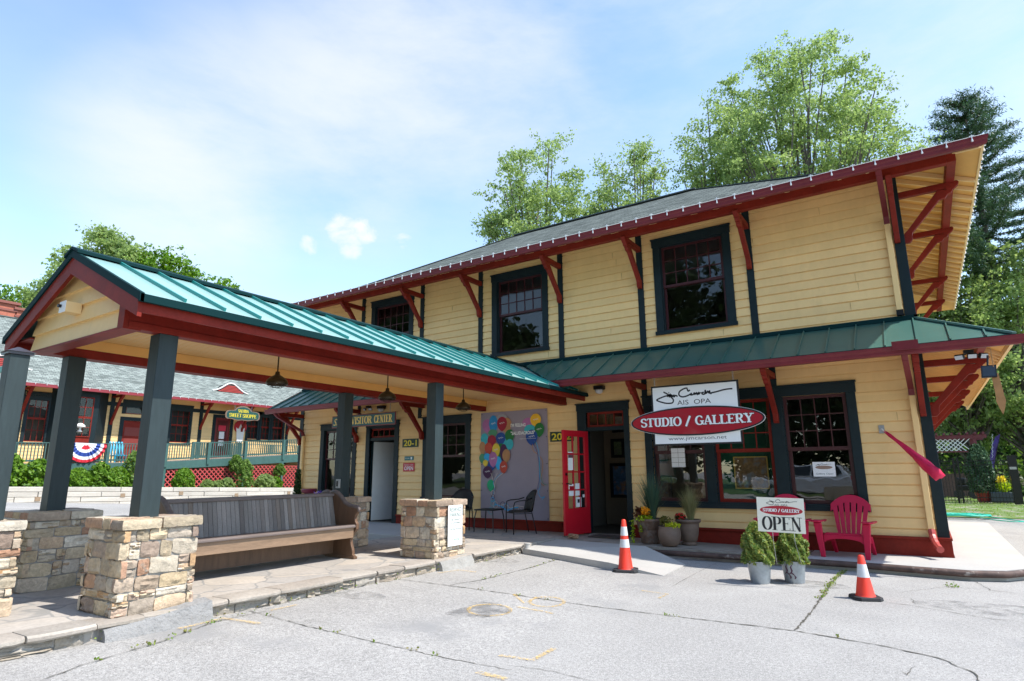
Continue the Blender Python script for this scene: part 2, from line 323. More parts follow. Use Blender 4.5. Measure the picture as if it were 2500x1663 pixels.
def tree(name, label, cat, base, h, rad, kind, nleaf, size, group=None, crown0=.3, nclump=90, clump=.8, stems=1, bk=None, shape='round', lean=0, limbs=True, seed=None, thick=None):
    g = np.random.default_rng(seed if seed is not None else int(abs(base[0]*13+base[1]*7+h*3)) % 9999)
    t = thing(name, label, cat, base, group); B = np.array(base, float); z0 = h*crown0; C = []
    while len(C) < nclump:
        p = g.uniform(-1, 1, 3); r = math.hypot(p[0], p[1]); q = (p[2]+1)/2
        env = {'round': math.sqrt(max(0, 1-(2*q-1)**2))*.9+.1*(1-q), 'ovoid': math.sqrt(max(0, 1-(1.6*q-.6)**2)) if q > .1 else .5, 'cone': (1-q)*.95+.05, 'fan': min(1, .3+q*1.1)*math.sqrt(max(0, 1-max(0, (q-.55)/.45)**2))}[shape]
        env *= (.93 + .13*sin(3*math.atan2(p[1], p[0])+q*7+h))
        if r < env and g.random() < .45 + .55*(r/max(env, .01)): C.append((p[0]*rad, p[1]*rad, z0+q*(h-z0-clump*.5)))
    C = np.array(C) + B
    mb = MB(); nst = stems; S = []
    for k in range(nst):
        a = 2*pi*k/nst+g.random(); sp = rad*.22*(nst > 1); path = []
        for i in range(7):
            f = i/6; path.append((B[0]+cos(a)*sp*f**.8+g.normal()*.03*h*.2*f+lean*f, B[1]+sin(a)*sp*f**.8+g.normal()*.03*h*.2*f, B[2]+(h*.78)*f))
        S.append(path); tr = (thick or h*.018)/math.sqrt(nst)*1.2; mb.tube(path, [tr*(1-.93*i/6) for i in range(7)], 7)
    mb.build('trunk', bk or bark, t, smooth=True)
    if limbs:
        lb = MB()
        for c in C[:: (1 if nclump < 130 else 2)]:
            P = S[int(g.integers(nst))]; f = min(.92, max(.12, (c[2]-B[2])/h*.62+g.normal()*.04)); i = f*6/.86*.86; j = min(5, int(i)); a = np.array(P[j])*(1-(i-j))+np.array(P[j+1])*(i-j)
            mid = (a+c)/2 + np.array([0, 0, -.06*h*.3]) + g.normal(size=3)*.03*rad; r0 = h*.0042
            lb.tube([a, (a*2+mid)/3, mid, (mid+c)/2+g.normal(size=3)*.02*rad, c], [r0*1.5, r0*1.2, r0*.8, r0*.5, r0*.25], 4, caps=False)
        lb.build('limbs', bk or bark, t, fix=False)
    ns = 9; per = max(6, nleaf//(len(C)*ns)); o1 = g.normal(size=(len(C), ns, 3)); o1 /= np.linalg.norm(o1, axis=2)[..., None]; o1 *= (g.random((len(C), ns, 1))**.5)*clump*1.15*(.5+.8*g.random((len(C), 1, 1))); o1[..., 2] *= .8
    if shape == 'cone': o1[..., 2] *= .5
    S2_ = C[:, None, :]+o1; o2 = g.normal(size=(len(C), ns, per, 3))*(clump*.21)*(.5+.9*g.random((len(C), ns, 1, 1))); o2[..., 2] *= .6
    pts = (S2_[:, :, None, :]+o2).reshape(-1, 3)
    leaves('crown', pts, None, size, LV[kind], t); return t
def bushy(name, mname, parent, c, rx, rz, n, size, taper=.4, bot=0, aspect=1.0, lump=.16, seed=1, mfill=None):
    """dense shrub: leaves over a lumpy, slightly conical body plus a dark core"""
    g = np.random.default_rng(seed); a = g.random(n)*2*pi; q = g.random(n)**.85; prof = np.sqrt(np.clip(1-((q-.35)/.66)**2, 0, 1))*(1-taper*q*.5)
    lum = 1+lump*np.sin(a*3+seed)*np.cos(q*9+seed*2)+lump*.8*np.sin(a*7+q*13)
    rr = rx*prof*lum*(.72+.34*g.random(n)**.5); P = np.stack([c[0]+rr*np.cos(a), c[1]+rr*np.sin(a), c[2]+q*rz*(1+.05*np.sin(a*5))], 1)
    out = np.stack([np.cos(a), np.sin(a), .5*np.ones(n)], 1)
    return leaves(name, P, out, size, LV[mname] if isinstance(mname, str) else mname, parent, aspect)
# ================================================================ GROUND
def ss(t): t = min(1, max(0, t)); return t*t*(3-2*t)
def gz(x, y):
    b = -.14 - .06*ss((x+5.9)/3); t = ss((-9-x)/20); A = min(.4, max(-.95, .19-.055*(y+2)))
    z = b*(1-t)+A*t
    z += 13*ss((y-30)/38)*ss((x+30)/25)*(1-.6*ss((-x-5)/20))
    return z
def sheet(name, xs, ys, m, dz=0, parent=None, mask=None):
    mb = MB(); nx, ny = len(xs), len(ys); mb.v = [(x, y, gz(x, y)+dz) for y in ys for x in xs]
    for j in range(ny-1):
        for i in range(nx-1):
            if mask and not mask((xs[i]+xs[i+1])/2, (ys[j]+ys[j+1])/2): continue
            mb.f.append((j*nx+i, j*nx+i+1, (j+1)*nx+i+1, (j+1)*nx+i))
    mb.mi = [0]*len(mb.f); return mb.build(name, m, parent, smooth=True, fix=False)
asph = mat('asphalt', (.325, .312, .296), .93, n=((.35, .10), (1.7, .07), (30, .22), (95, .5)), bump=(120, .7, .008), patch=(.8, .57, .16, (.255, .25, .245)))
def lin(a, b, n): return [a+(b-a)*i/(n-1) for i in range(n)]
gx = [-900, -300, -120, -70]+lin(-50, 45, 96)+[60, 100, 250, 900]; gy = [-900, -300, -100, -60]+lin(-45, 75, 121)+[110, 300, 900]
tag(sheet('ground', gx, gy, asph), kind='structure')
def tag_s(o): return tag(o, kind='structure')
lawnm = mat('lawn', (.12, .19, .035), .95, n=((1.2, .25), (30, .3)), bump=(60, .8, .03), patch=(1.6, .54, .08, (.34, .31, .25)))
tag_s(sheet('lawn', lin(-1, 40, 42), lin(11.6, 33, 44), lawnm, .02))
hillm = mat('hillside_soil', (.05, .055, .025), .95, n=((1, .3),))
tag_s(sheet('hill', lin(-40, 110, 60), lin(29, 110, 40), hillm, .03))
# flagstone platform under the canopy
def flagmat():
    m = mat('flagstone', (.38, .35, .31), .8, n=((1.5, .12), (18, .12)), bump=(14, .5, .012)); nt = m.node_tree; N = nt.nodes; L = nt.links; b = N['Principled BSDF']
    tc = N.new('ShaderNodeTexCoord'); nz = N.new('ShaderNodeTexNoise'); nz.inputs['Scale'].default_value = 2.2; L.new(tc.outputs['Object'], nz.inputs['Vector'])
    ad = N.new('ShaderNodeMix'); ad.data_type = 'RGBA'; ad.blend_type = 'ADD'; ad.inputs[0].default_value = .3; L.new(tc.outputs['Object'], ad.inputs[6]); L.new(nz.outputs['Color'], ad.inputs[7])
    v = N.new('ShaderNodeTexVoronoi'); v.inputs['Scale'].default_value = 1.7; L.new(ad.outputs[2], v.inputs['Vector'])
    e = N.new('ShaderNodeTexVoronoi'); e.feature = 'DISTANCE_TO_EDGE'; e.inputs['Scale'].default_value = 1.7; L.new(ad.outputs[2], e.inputs['Vector'])
    cr = N.new('ShaderNodeValToRGB'); el = cr.color_ramp.elements; cols = [(.46,.43,.39), (.38,.365,.34), (.54,.53,.51), (.36,.32,.28), (.48,.46,.42), (.33,.33,.33)]
    for i, c in enumerate(cols):
        q = el[i] if i < 2 else el.new(.1)
        q.position = i/5; q.color = c+(1,)
    L.new(v.outputs['Color'], cr.inputs[0]); src = b.inputs['Base Color'].links[0].from_socket
    mx = N.new('ShaderNodeMix'); mx.data_type = 'RGBA'; mx.blend_type = 'MULTIPLY'; mx.inputs[0].default_value = 1; L.new(cr.outputs[0], mx.inputs[6])
    sc_ = N.new('ShaderNodeMix'); sc_.data_type = 'RGBA'; sc_.blend_type = 'MULTIPLY'; sc_.inputs[0].default_value = 1; sc_.inputs[7].default_value = (2.55, 2.6, 2.75, 1); L.new(src, sc_.inputs[6]); L.new(sc_.outputs[2], mx.inputs[7])
    mr = N.new('ShaderNodeMapRange'); L.new(e.outputs['Distance'], mr.inputs[0]); mr.inputs[1].default_value = .012; mr.inputs[2].default_value = .03
    m2 = N.new('ShaderNodeMix'); m2.data_type = 'RGBA'; L.new(mr.outputs[0], m2.inputs[0]); m2.inputs[6].default_value = (.26, .25, .235, 1); L.new(mx.outputs[2], m2.inputs[7]); L.new(m2.outputs[2], b.inputs['Base Color']); return m
flag = flagmat()
stonecols = [(.42,.31,.18), (.52,.42,.29), (.35,.28,.19), (.60,.52,.40), (.29,.24,.19), (.50,.29,.13), (.53,.43,.32), (.25,.18,.14), (.56,.45,.30), (.38,.21,.13), (.48,.42,.34), (.62,.55,.44)]
stone = mat('field_stone', (.4, .35, .3), .85, ramp=stonecols, n=((5, .18), (24, .20)), bump=(15, 1.0, .022), patch=(9, .60, .1, (.24, .20, .16)))
kerbst = mat('kerb_stone', (.4, .35, .3), .9, ramp=[(.25,.21,.17), (.34,.29,.23), (.30,.27,.23), (.36,.33,.29)], n=((4, .2), (40, .15)), bump=(30, .9, .012), patch=(3.5, .62, .06, (.09, .10, .03)))
mortar = mat('mortar', (.30, .285, .26), .95, n=((9, .2),), bump=(50, .7, .008))
conc = mat('concrete', (.42, .405, .38), .85, n=((1.2, .07), (40, .06)), bump=(80, .3, .004))
concr = mat('rough_concrete', (.27, .265, .26), .95, n=((8, .15),), bump=(28, 1, .03))
brownst = mat('brown_walk', (.30, .26, .215), .85, n=((1.6, .2), (20, .1)), bump=(20, .5, .01), patch=(1.1, .55, .1, (.15, .105, .075)))
def rock(mb, x0, x1, y0, y1, z0, z1, side, rough=.38, n=5):
    """one rough stone: a face grid bulging outward on `side` ('x+','x-','y+','y-') and plain sides back to the wall"""
    ax = 0 if side[0] == 'x' else 1; sg = 1 if side[1] == '+' else -1
    lo, hi = ((y0, y1) if ax == 0 else (x0, x1)); base, out = ((x0, x1) if sg > 0 else (x1, x0)) if ax == 0 else ((y0, y1) if sg > 0 else (y1, y0))
    w_, h_ = hi-lo, z1-z0; r = random; dpt = out-base; g = []; nn = n+1; jit = [[r.uniform(-1, 1) for _ in range(nn)] for _ in range(nn)]; cs = [r.uniform(.0, .11) for _ in range(4)]; tl = r.uniform(-.12, .12)*h_
    for j in range(nn):
        for i in range(nn):
            a, b = i/n, j/n; ea = min(a, 1-a)*2; eb = min(b, 1-b)*2; bulge = 1 if min(ea, eb) > 0 else 0
            u = lo+w_*a; z = z0+h_*b
            # rounded uneven outline
            if i in (0, n): u += (1 if i == 0 else -1)*w_*.008*(1+jit[j][i]*1.5)
            if j in (0, n): z += (1 if j == 0 else -1)*h_*.015*(1+jit[j][i]*2)
            if i in (0, n) and j in (0, n): c = cs[(i > 0)+2*(j > 0)]; u += (1 if i == 0 else -1)*min(w_, h_)*c; z += (1 if j == 0 else -1)*min(w_, h_)*c*.7
            z += tl*(a-.5)
            d = base+dpt*(1-rough*.5+rough*.5*jit[j][i]) if bulge > 0 else base+dpt*(.70+.08*jit[j][i])
            g.append((d, u, z) if ax == 0 else (u, d, z))
    vs = list(g); fs = [(j*nn+i, j*nn+i+1, (j+1)*nn+i+1, (j+1)*nn+i) for j in range(n) for i in range(n)]
    rim = [i for i in range(nn)]+[j*nn+n for j in range(1, nn)]+[n*nn+i for i in range(n-1, -1, -1)]+[j*nn for j in range(n-1, 0, -1)]
    b0 = len(vs)
    for k in rim:
        p = list(vs[k]); p[ax] = base; vs.append(tuple(p))
    q = len(rim); fs += [(rim[i], rim[(i+1) % q], b0+(i+1) % q, b0+i) for i in range(q)]
    mb.add(vs, fs)
def stone_wall(mb, faces, z0, z1, rows=None):
    """faces: list of (side, plane, lo, hi); irregular coursed rubble, corners alternate"""
    z = z0; k = 0
    while z < z1-.03:
        h = random.choice([.07, .10, .13, .15, .17]); h = h if z+h < z1-.06 else z1-z
        for side, plane, lo, hi in faces:
            ax = side[0]; own = (k % 2 == 0) == (ax == 'x'); a = lo-(.028 if own else -.004); e = hi+(.028 if own else -.004); u = a
            while u < e-.02:
                w_ = random.choice([.10, .14, .19, .24, .30])*random.uniform(.85, 1.2); w_ = w_ if u+w_ < e-.07 else e-u
                cells = [(z, z+h)]
                if h > .11 and random.random() < .4 and w_ < .2: m_ = z+h*random.uniform(.35, .65); cells = [(z, m_), (m_, z+h)]
                for c0, c1 in cells:
                    pr = random.uniform(.012, .030); sg = 1 if side[1] == '+' else -1; g_ = .003
                    p0, p1 = (plane-.05*sg, plane+pr*sg); lo_, hi_ = min(p0, p1), max(p0, p1); oo = random.uniform(-.004, .004)
                    if ax == 'x': rock(mb, lo_, hi_, u+g_, u+w_-g_, c0+g_+oo, c1-g_+oo, side)
                    else: rock(mb, u+g_, u+w_-g_, lo_, hi_, c0+g_+oo, c1-g_+oo, side)
                u += w_
        z += h; k += 1
def pillar(x0, x1, y0, y1, label, zt=.74):
    t = thing('stone_pillar', label, 'stone pillar', ((x0+x1)/2, (y0+y1)/2, 0), 'fieldstone pillars of the canopy')
    m = MB().box(x0+.012, x1-.012, y0+.012, y1-.012, -.02, zt); m.build('mortar_core', mortar, t)
    s = MB(); stone_wall(s, [('x+', x1, y0, y1), ('x-', x0, y0, y1), ('y+', y1, x0, x1), ('y-', y0, x0, x1)], .0, zt-.005); s.build('stonework', stone, t, smooth='auto')
    c = MB(); o = .04; xs = sorted([x0-o, x0+random.uniform(.2, .35), x1-random.uniform(.1, .2), x1+o]); ys = [y0-o, y0+random.uniform(.3, .4), y1+o]
    for i in range(3):
        for j in range(2):
            a, b, e, f = xs[i]+.004, xs[i+1]-.004, ys[j]+.004, ys[j+1]-.004; zt1 = zt+.088+random.uniform(-.006, .008); n = 5
            vs = []; fs = []
            for lev, zz, ins in ((0, zt+.002, .012), (1, zt+.03, 0), (2, zt1-.018, 0), (3, zt1, .014)):
                ring = [(a, e), (b, e), (b, f), (a, f)]; R_ = []
                for q in range(4):
                    p, r_ = ring[q], ring[(q+1) % 4]
                    for k in range(n):
                        X = p[0]+(r_[0]-p[0])*k/n; Y = p[1]+(r_[1]-p[1])*k/n; cx, cy = (a+b)/2, (e+f)/2; dd = ins+random.uniform(-.004, .008)
                        R_.append((X+(cx-X)*dd*4, Y+(cy-Y)*dd*3, zz+random.uniform(-.003, .003)))
                vs += R_
            q = 4*n
            for l in range(3): fs += [(l*q+k, l*q+(k+1) % q, (l+1)*q+(k+1) % q, (l+1)*q+k) for k in range(q)]
            fs += [tuple(range(q))[::-1], tuple(range(3*q, 4*q))]; c.add(vs, fs)
    c.build('cap', stone, t, smooth='auto'); return t
pillar(-6.72, -6.05, -8.82, -8.15, 'sunlit stone pillar at the parking side of the bench, under the nearest green post')
pillar(-6.72, -6.05, -4.56, -3.89, 'stone pillar carrying the white reserved parking notice')
pillar(-8.83, -8.16, -8.82, -8.15, 'shaded stone pillar on the road side, under the dark post left of the bench')
pillar(-8.83, -8.16, -4.56, -3.89, 'stone pillar half hidden behind the right end of the bench')
pillar(-7.66, -6.99, -9.95, -9.28, 'stone pillar cut off by the left edge of the photo, under the capped post')
# platform slab, its rubble kerb and stone lip
pf = MB(); pf.box(-8.92, -5.99, -12.5, -2.36, -.3, -.002); pf.box(-8.92, -5.99, -2.36, -.03, -.3, -.002); o = pf.build('platform', flag); tag_s(o)
kb = MB(); y = -12.4
while y < -2.42:
    w_ = random.uniform(.14, .42); e = min(y+w_, -2.40); zz = random.uniform(.02, .045); z0 = gz(-5.95, y)-.02
    if not (-8.98 < (y+e)/2 < -7.98 or -4.62 < (y+e)/2 < -3.85):
        if random.random() < .45: rock(kb, -6.03, -5.945+random.uniform(-.01, .02), y+.006, e-.006, z0, -.045, 'x+', .6)
        else:
            m_ = z0+(-.045-z0)*random.uniform(.4, .6); rock(kb, -6.03, -5.95+random.uniform(-.01, .02), y+.006, e-.006, z0, m_-.004, 'x+', .6); rock(kb, -6.03, -5.95+random.uniform(-.01, .015), y+.01, e-.01, m_+.004, -.048, 'x+', .6)
    y = e if e > y+.01 else y+.1
o = kb.build('platform_kerb', kerbst, smooth='auto'); tag_s(o)
lp = MB(); y = -12.4
while y < -2.36:
    w_ = random.uniform(.35, .95); e = min(y+w_, -2.36); n = max(3, int((e-y)/.07)); top = .004+random.uniform(0, .006); xo = -5.935+random.uniform(-.015, .03); vs = []; fs = []
    for i in range(n+1):
        yy = y+.004+(e-y-.008)*i/n; j = random.uniform(-.012, .012); ed = .02 if i in (0, n) else 0
        for X, Z in ((-6.25, -.04), (xo+j-.014-ed, -.045+random.uniform(-.006, .006)), (xo+j-ed, -.03), (xo+j*1.3-ed, -.008), (xo+j-.022-ed, top), (-6.25, top-.004)): vs.append((X, yy, Z))
    for i in range(n): fs += [(i*6+k, i*6+(k+1) % 6, (i+1)*6+(k+1) % 6, (i+1)*6+k) for k in range(6)]
    fs += [tuple(range(6))[::-1], tuple(n*6+k for k in range(6))]; lp.add(vs, fs); y = e
lipm = mat('stone_lip', (.4, .36, .31), .85, ramp=[(.34,.30,.26), (.29,.25,.21), (.40,.36,.31), (.26,.23,.20)], n=((3, .12), (30, .12)), bump=(24, .8, .012))
o = lp.build('platform_lip', lipm, smooth='auto'); tag_s(o)
def lump(y0, y1, x1, zt, zt2, m):
    n = 14; vs = []; fs = []
    for i in range(n+1):
        yy = y0+(y1-y0)*i/n; g = gz(-5.8, yy); e = .5+.5*min(1, min(i, n-i)/1.5); t_ = zt+(zt2-zt)*i/n
        for X, Z in ((-6.06, g-.03), (x1+.05*e*random.uniform(.6, 1.2), g-.02), (x1+random.uniform(-.01, .02), g+(t_-g)*.45), (x1-.03+random.uniform(-.01, .01), t_-.02), (-6.06, t_+random.uniform(-.004, .006))): vs.append((X, yy, Z))
    for i in range(n): fs += [(i*5+k, i*5+(k+1) % 5, (i+1)*5+(k+1) % 5, (i+1)*5+k) for k in range(5)]
    fs += [tuple(range(5))[::-1], tuple(n*5+k for k in range(5))]; return MB().add(vs, fs).build('concrete_footing', m, smooth='auto')
tag_s(lump(-8.95, -8.0, -5.89, -.03, .05, concr)); tag_s(lump(-4.6, -3.86, -5.88, .0, .015, mat('worn_concrete', (.32, .31, .29), .95, n=((8, .15),), bump=(28, 1, .02))))
# walks, ramp, steps
wk = MB(); n = 12
for i in range(n):
    a, b = -5.99+4.27*i/n, -5.99+4.27*(i+1)/n; za, zb = -.012-.058*i/n, -.012-.058*(i+1)/n; ya, yb = -1.23+.05*i/n, -1.23+.05*(i+1)/n
    wk.hexa([(a, ya, -.3), (b, yb, -.3), (b, -.03, -.3), (a, -.03, -.3), (a, ya, za), (b, yb, zb), (b, -.03, zb), (a, -.03, za)])
tag_s(wk.build('walkway', brownst))
rp = MB(); P = [(-5.93, -2.42), (-4.04, -3.0), (-3.22, -3.02), (-3.27, -1.92), (-4.13, -1.36), (-5.93, -1.21)]; Zt = [-.05, -.08, gz(-3.2, -3)+.006, gz(-3.2, -2)+.02, -.016, -.008]
rp.add([(x, y, -.4) for x, y in P]+[(x, y, z) for (x, y), z in zip(P, Zt)], [(6, 7, 8, 9), (6, 9, 10, 11), (0, 1, 7, 6), (1, 2, 8, 7), (2, 3, 9, 8), (3, 4, 10, 9), (4, 5, 11, 10), (5, 0, 6, 11)])
tag_s(rp.build('ramp', conc, fix=True))
S_ = [(-1.70, -1.17), (-.9, -1.19), (-.2, -1.27), (.3, -1.31), (.69, -1.14), (.93, -.8), (1.03, -.3), (1.06, .6), (1.10, 7.8), (.2, 7.95), (.2, -.02), (-1.7, -.02)]
sb = MB(); k = len(S_); sb.add([(x, y, -.3) for x, y in S_]+[(x, y, -.068) for x, y in S_], [tuple(range(k)), tuple(range(k, 2*k))]+[(i, (i+1) % k, k+(i+1) % k, k+i) for i in range(k)]); tag_s(sb.build('sidewalk_slab', conc))
pipe = [(-4.1, -1.38, -.10), (-3.4, -1.33, -.105), (-2.4, -1.24, -.11), (-1.7, -1.21, -.11), (-.9, -1.23, -.11), (-.2, -1.31, -.11), (.3, -1.35, -.11), (.71, -1.18, -.11), (.97, -.82, -.11), (1.08, -.3, -.11), (1.12, .4, -.12)]
rust = mat('rusty_pipe', (.085, .05, .04), .7, n=((8, .4),), bump=(30, .6, .006), patch=(6, .6, .08, (.26, .22, .19)))
o = MB().tube(pipe, .043, 10).build('edging_pipe', rust, smooth=True); tag(o, 'long rusty steel pipe edging the walk in front of the gallery windows', 'pipe')
st = MB().box(-13.2, -8.93, -2.2, -.03, -.3, -.004); tag_s(st.build('entrance_step', conc, bevel=.012))
# cracks and paint on the asphalt (a few millimetres above it)
crackm = mat('crack_dirt', (.085, .078, .062), .95, n=((12, .4),)); stainm = None
def G3(px, py, dz=0):
    p = pl(px, py, 2, -.19)
    for _ in range(4): p = pl(px, py, 2, gz(p.x, p.y))
    return (p.x, p.y)
def crack(pts, w0, seed):
    r = random.Random(seed); P = [G3(*p) for p in pts]; Q = []
    for a, b in zip(P, P[1:]):
        n = max(2, int(math.dist(a, b)/.05))
        for i in range(n): f = i/n; Q.append((a[0]+(b[0]-a[0])*f+r.uniform(-1, 1)*.009, a[1]+(b[1]-a[1])*f+r.uniform(-1, 1)*.009))
    Q.append(P[-1]); n = len(Q); mb = MB(); ribbon(mb, Q, [w0*.8*r.uniform(.3, 1.4)*min(1, .25+min(i, n-1-i)/4) for i in range(n)], 0, lambda x, y, z: (x, y, gz(x, y)+.005)); return mb, Q
CR_ = [([(600,1490),(745,1529),(880,1560),(1050,1600),(1250,1637)], .012), ([(975,1415),(1080,1428),(1240,1450),(1425,1478),(1600,1500),(1800,1524),(1940,1541),(2150,1577),(2290,1607),(2380,1645),(2400,1680)], .02),
  ([(1398,1355),(1300,1385),(1180,1416),(1090,1430)], .018), ([(2078,1384),(2037,1415),(2010,1452),(1985,1490),(1940,1541)], .03), ([(100,1663),(200,1625),(400,1565),(520,1520),(650,1492)], .015),
  ([(2380,1420),(2420,1442),(2500,1452)], .013), ([(2150,1470),(2230,1480),(2330,1497),(2420,1512),(2500,1520)], .012), ([(2200,1447),(2300,1434),(2400,1438)], .006), ([(1640,1433),(1700,1400),(1760,1370)], .006), ([(2225,1460),(2235,1478)], .007), ([(1240,1624),(1350,1640),(1460,1670)], .007), ([(2200,1640),(2215,1650),(2235,1625)], .01)]
allc = MB(); CQ = []
for i, (p, w0) in enumerate(CR_):
    mb, Q = crack(p, w0, i); CQ.append(Q); allc.add(mb.v, mb.f)
tag_s(allc.build('pavement_cracks', crackm, fix=False))
def worn(name, col, scale, th, soft=.12):
    m = mat(name, col, .9, n=((20, .15),)); nt = m.node_tree; N = nt.nodes; L = nt.links; tc = N.new('ShaderNodeTexCoord'); t = N.new('ShaderNodeTexNoise'); t.inputs['Scale'].default_value = scale; t.inputs['Detail'].default_value = 6; t.inputs['Roughness'].default_value = .7
    L.new(tc.outputs['Object'], t.inputs['Vector']); mr = N.new('ShaderNodeMapRange'); L.new(t.outputs['Fac'], mr.inputs[0]); mr.inputs[1].default_value = th; mr.inputs[2].default_value = th+soft; L.new(mr.outputs[0], N['Principled BSDF'].inputs['Alpha']); return m
yel = worn('worn_yellow_paint', (.72, .47, .13), 45, .43, .25)
ym = MB()
def mark(pts, wd): P = [G3(*p) for p in pts]; ribbon(ym, P, wd*.85, 0, lambda x, y, z: (x, y, gz(x, y)+.008))
for pts, wd in [([(435,1537),(545,1511),(635,1524)], .07), ([(660,1492),(725,1478)], .05), ([(1070,1400),(1122,1393),(1162,1398)], .06), ([(1220,1602),(1300,1614),(1353,1585)], .06), ([(1165,1643),(1237,1660)], .07), ([(1565,1443),(1630,1452),(1608,1462)], .045),
  ([(1254,1452),(1280,1474),(1312,1459)], .05), ([(1262,1483),(1330,1495),(1350,1500)], .05)]: mark(pts, wd)
for cx, cy, rx, ry in ((1195, 1491, 52, 14), (1335, 1471, 42, 12)): mark([(cx+rx*cos(a*pi/12), cy+ry*sin(a*pi/12)) for a in range(25)], .05)
tag_s(ym.build('road_markings', yel, fix=False))
stm = worn('oil_stain', (.225, .22, .21), 6, .44, .5)
mb = MB()
for i, (px, py, ra, rb) in enumerate(((1960, 1425, .55, .3), (2450, 1490, .8, .35), (1180, 1365, .7, .25), (860, 1450, .5, .22), (2330, 1395, .6, .2))):
    x_, y_ = G3(px, py); mb.add([(x_+ra*cos(a*pi/12), y_+rb*sin(a*pi/12), gz(x_+ra*cos(a*pi/12), y_)+.002+.0003*i) for a in range(24)], [tuple(range(24))])
tag_s(mb.build('pavement_stains', stm, fix=False))
patchm = worn('old_tar_patch', (.21, .205, .20), 7, .40, .35); c = G3(1150, 1486); mb = MB(); mb.add([(c[0]+.42*cos(a*pi/12)*(1+.1*sin(a)), c[1]+.36*sin(a*pi/12), gz(*c)+.003) for a in range(24)], [tuple(range(24))]); tag_s(mb.build('tar_patch', patchm, fix=False))
# ================================================================ DEPOT BUILDING
X0, X1, Y1 = -15.2, .14, 9.2
dep = thing('depot_building', 'two storey yellow clapboard depot with red brackets and dark green corner boards', 'building', (-7.5, 4.6, 0))
def siding(mb, u0, u1, z0, z1, holes, tf, ex=.166, d0=0.0):
    mb.tf = tf; z = z0
    while z < z1-1e-4:
        zt = min(z+ex, z1); cuts = sorted({z, zt}|{c for h in holes for c in (h[2], h[3]) if z < c < zt})
        for a, b in zip(cuts, cuts[1:]):
            iv = [(u0, u1)]
            for h in holes:
                if h[2] <= a+1e-5 and h[3] >= b-1e-5:
                    nv = []
                    for p, q in iv:
                        if h[0] > p: nv.append((p, min(q, h[0])))
                        if h[1] < q: nv.append((max(p, h[1]), q))
                    iv = [i for i in nv if i[1]-i[0] > .005]
            def dd(t_): f = (t_-z)/ex; return d0+(.025-.013*f if f < .87 else -.002)
            for p, q in iv:
                segs = [(a, b)] if (b <= z+ex*.87+1e-6 or a >= z+ex*.87-1e-6) else [(a, z+ex*.87), (z+ex*.87, b)]
                for s0, s1 in segs:
                    e0 = dd(s0+1e-4); e1 = dd(s1-1e-4)
                    mb.hexa([(p, -.02, s0), (q, -.02, s0), (q, e0, s0), (p, e0, s0), (p, -.02, s1), (q, -.02, s1), (q, e1, s1), (p, e1, s1)])
        z = zt
    return mb
tw = .15
UW = [(-12.42, -10.84, 3.90, 5.91), (-8.28, -6.71, 3.90, 5.91), (-4.18, -2.62, 3.90, 5.91)]
LW = [(-14.28, -12.80, .58, 2.57), (-10.40, -8.90, .58, 2.57)]
def inner(w_): return (w_[0]+tw-.01, w_[1]-tw+.01, w_[2]+.08, w_[3]-tw+.01)
holesU = [inner(w_) for w_ in UW]
TR = (-4.56, -.83, .56, 2.67); GL = [(-4.41, -3.40), (-3.22, -2.19), (-1.98, -.97)]
holesL = [inner(w_) for w_ in LW] + [(a, b, .66, 2.50) for a, b in GL] + [(-5.84, -5.0, -.05, 2.47), (-12.28, -11.39, -.05, 2.47)]
jr = random.Random(12); jm = mat('butt_joint', (.34, .24, .10), .8)  # dark strips for random butt joints between siding boards
for z0, z1, hs_, nj, nm in ((3.56, 6.36, holesU, 30, 'upper_wall'), (.17, 3.56, holesL, 26, 'lower_wall')):
    mb = MB(); siding(mb, X0+.06, X1-.1, z0, z1, hs_, front); mb.m = 1
    for _ in range(nj):
        k = jr.randrange(int((z1-z0-.1)/.166)); z = z0+k*.166; x = jr.uniform(X0+.4, X1-.4)
        if any(h[0]-.2 < x < h[1]+.2 and h[2]-.2 < z < h[3]+.1 for h in hs_): continue
        mb.box(x-.0016, x+.0016, .0, .0262, z+.004, z+.138)
    mb.build(nm, [cream, jm], dep, fix=False)
def side(u, d, z): return (X1+d, u, z)
def lside(u, d, z): return (X0-d, u, z)
mb = MB(); siding(mb, .06, Y1-.06, .17, 6.36, [], side); mb.build('side_wall', cream, dep, fix=False)
mb = MB(); siding(mb, .06, Y1-.06, .17, 6.36, [], lside); mb.build('end_wall', cream, dep, fix=False)
mb = MB(); siding(mb, X0+.06, X1-.06, .17, 6.36, [], lambda u, d, z: (u, Y1+d, z)); mb.build('rear_wall', cream, dep, fix=False)
for cx in (X0, X1):
    for cy in (0, Y1):
        mb = MB(); sx = 1 if cx == X1 else -1; sy = -1 if cy == 0 else 1
        mb.box(min(cx-sx*.12, cx+sx*.036), max(cx-sx*.12, cx+sx*.036), min(cy-sy*.12, cy+sy*.036), max(cy-sy*.12, cy+sy*.036), .17, 6.36); mb.build('corner_board', dgreen, dep, bevel=.004)
for x in (-12.75, -10.53, -8.62, -6.38, -4.48, -2.30): MB(front).box(x-.065, x+.065, -.01, .038, 3.58, 6.36).build('trim_board', dgreen, dep, bevel=.003)
for x in (-12.75, -10.53, -4.52, -2.09): MB(front).box(x-.055, x+.055, -.01, .038, 2.58 if x < -5 else 2.70, 3.5).build('trim_board', dgreen, dep, bevel=.003)
mb = MB(); z_ = .175
for a, b in ((X0-.05, -12.44), (-11.22, -6.06), (-4.87, X1+.05)):
    mb.box(a, b, -.05, -.002, -.12, z_); mb.box(a-.012 if a < -15 else a, b+.012 if b > 0 else b, -.085, -.001, z_+.001, z_+.04)
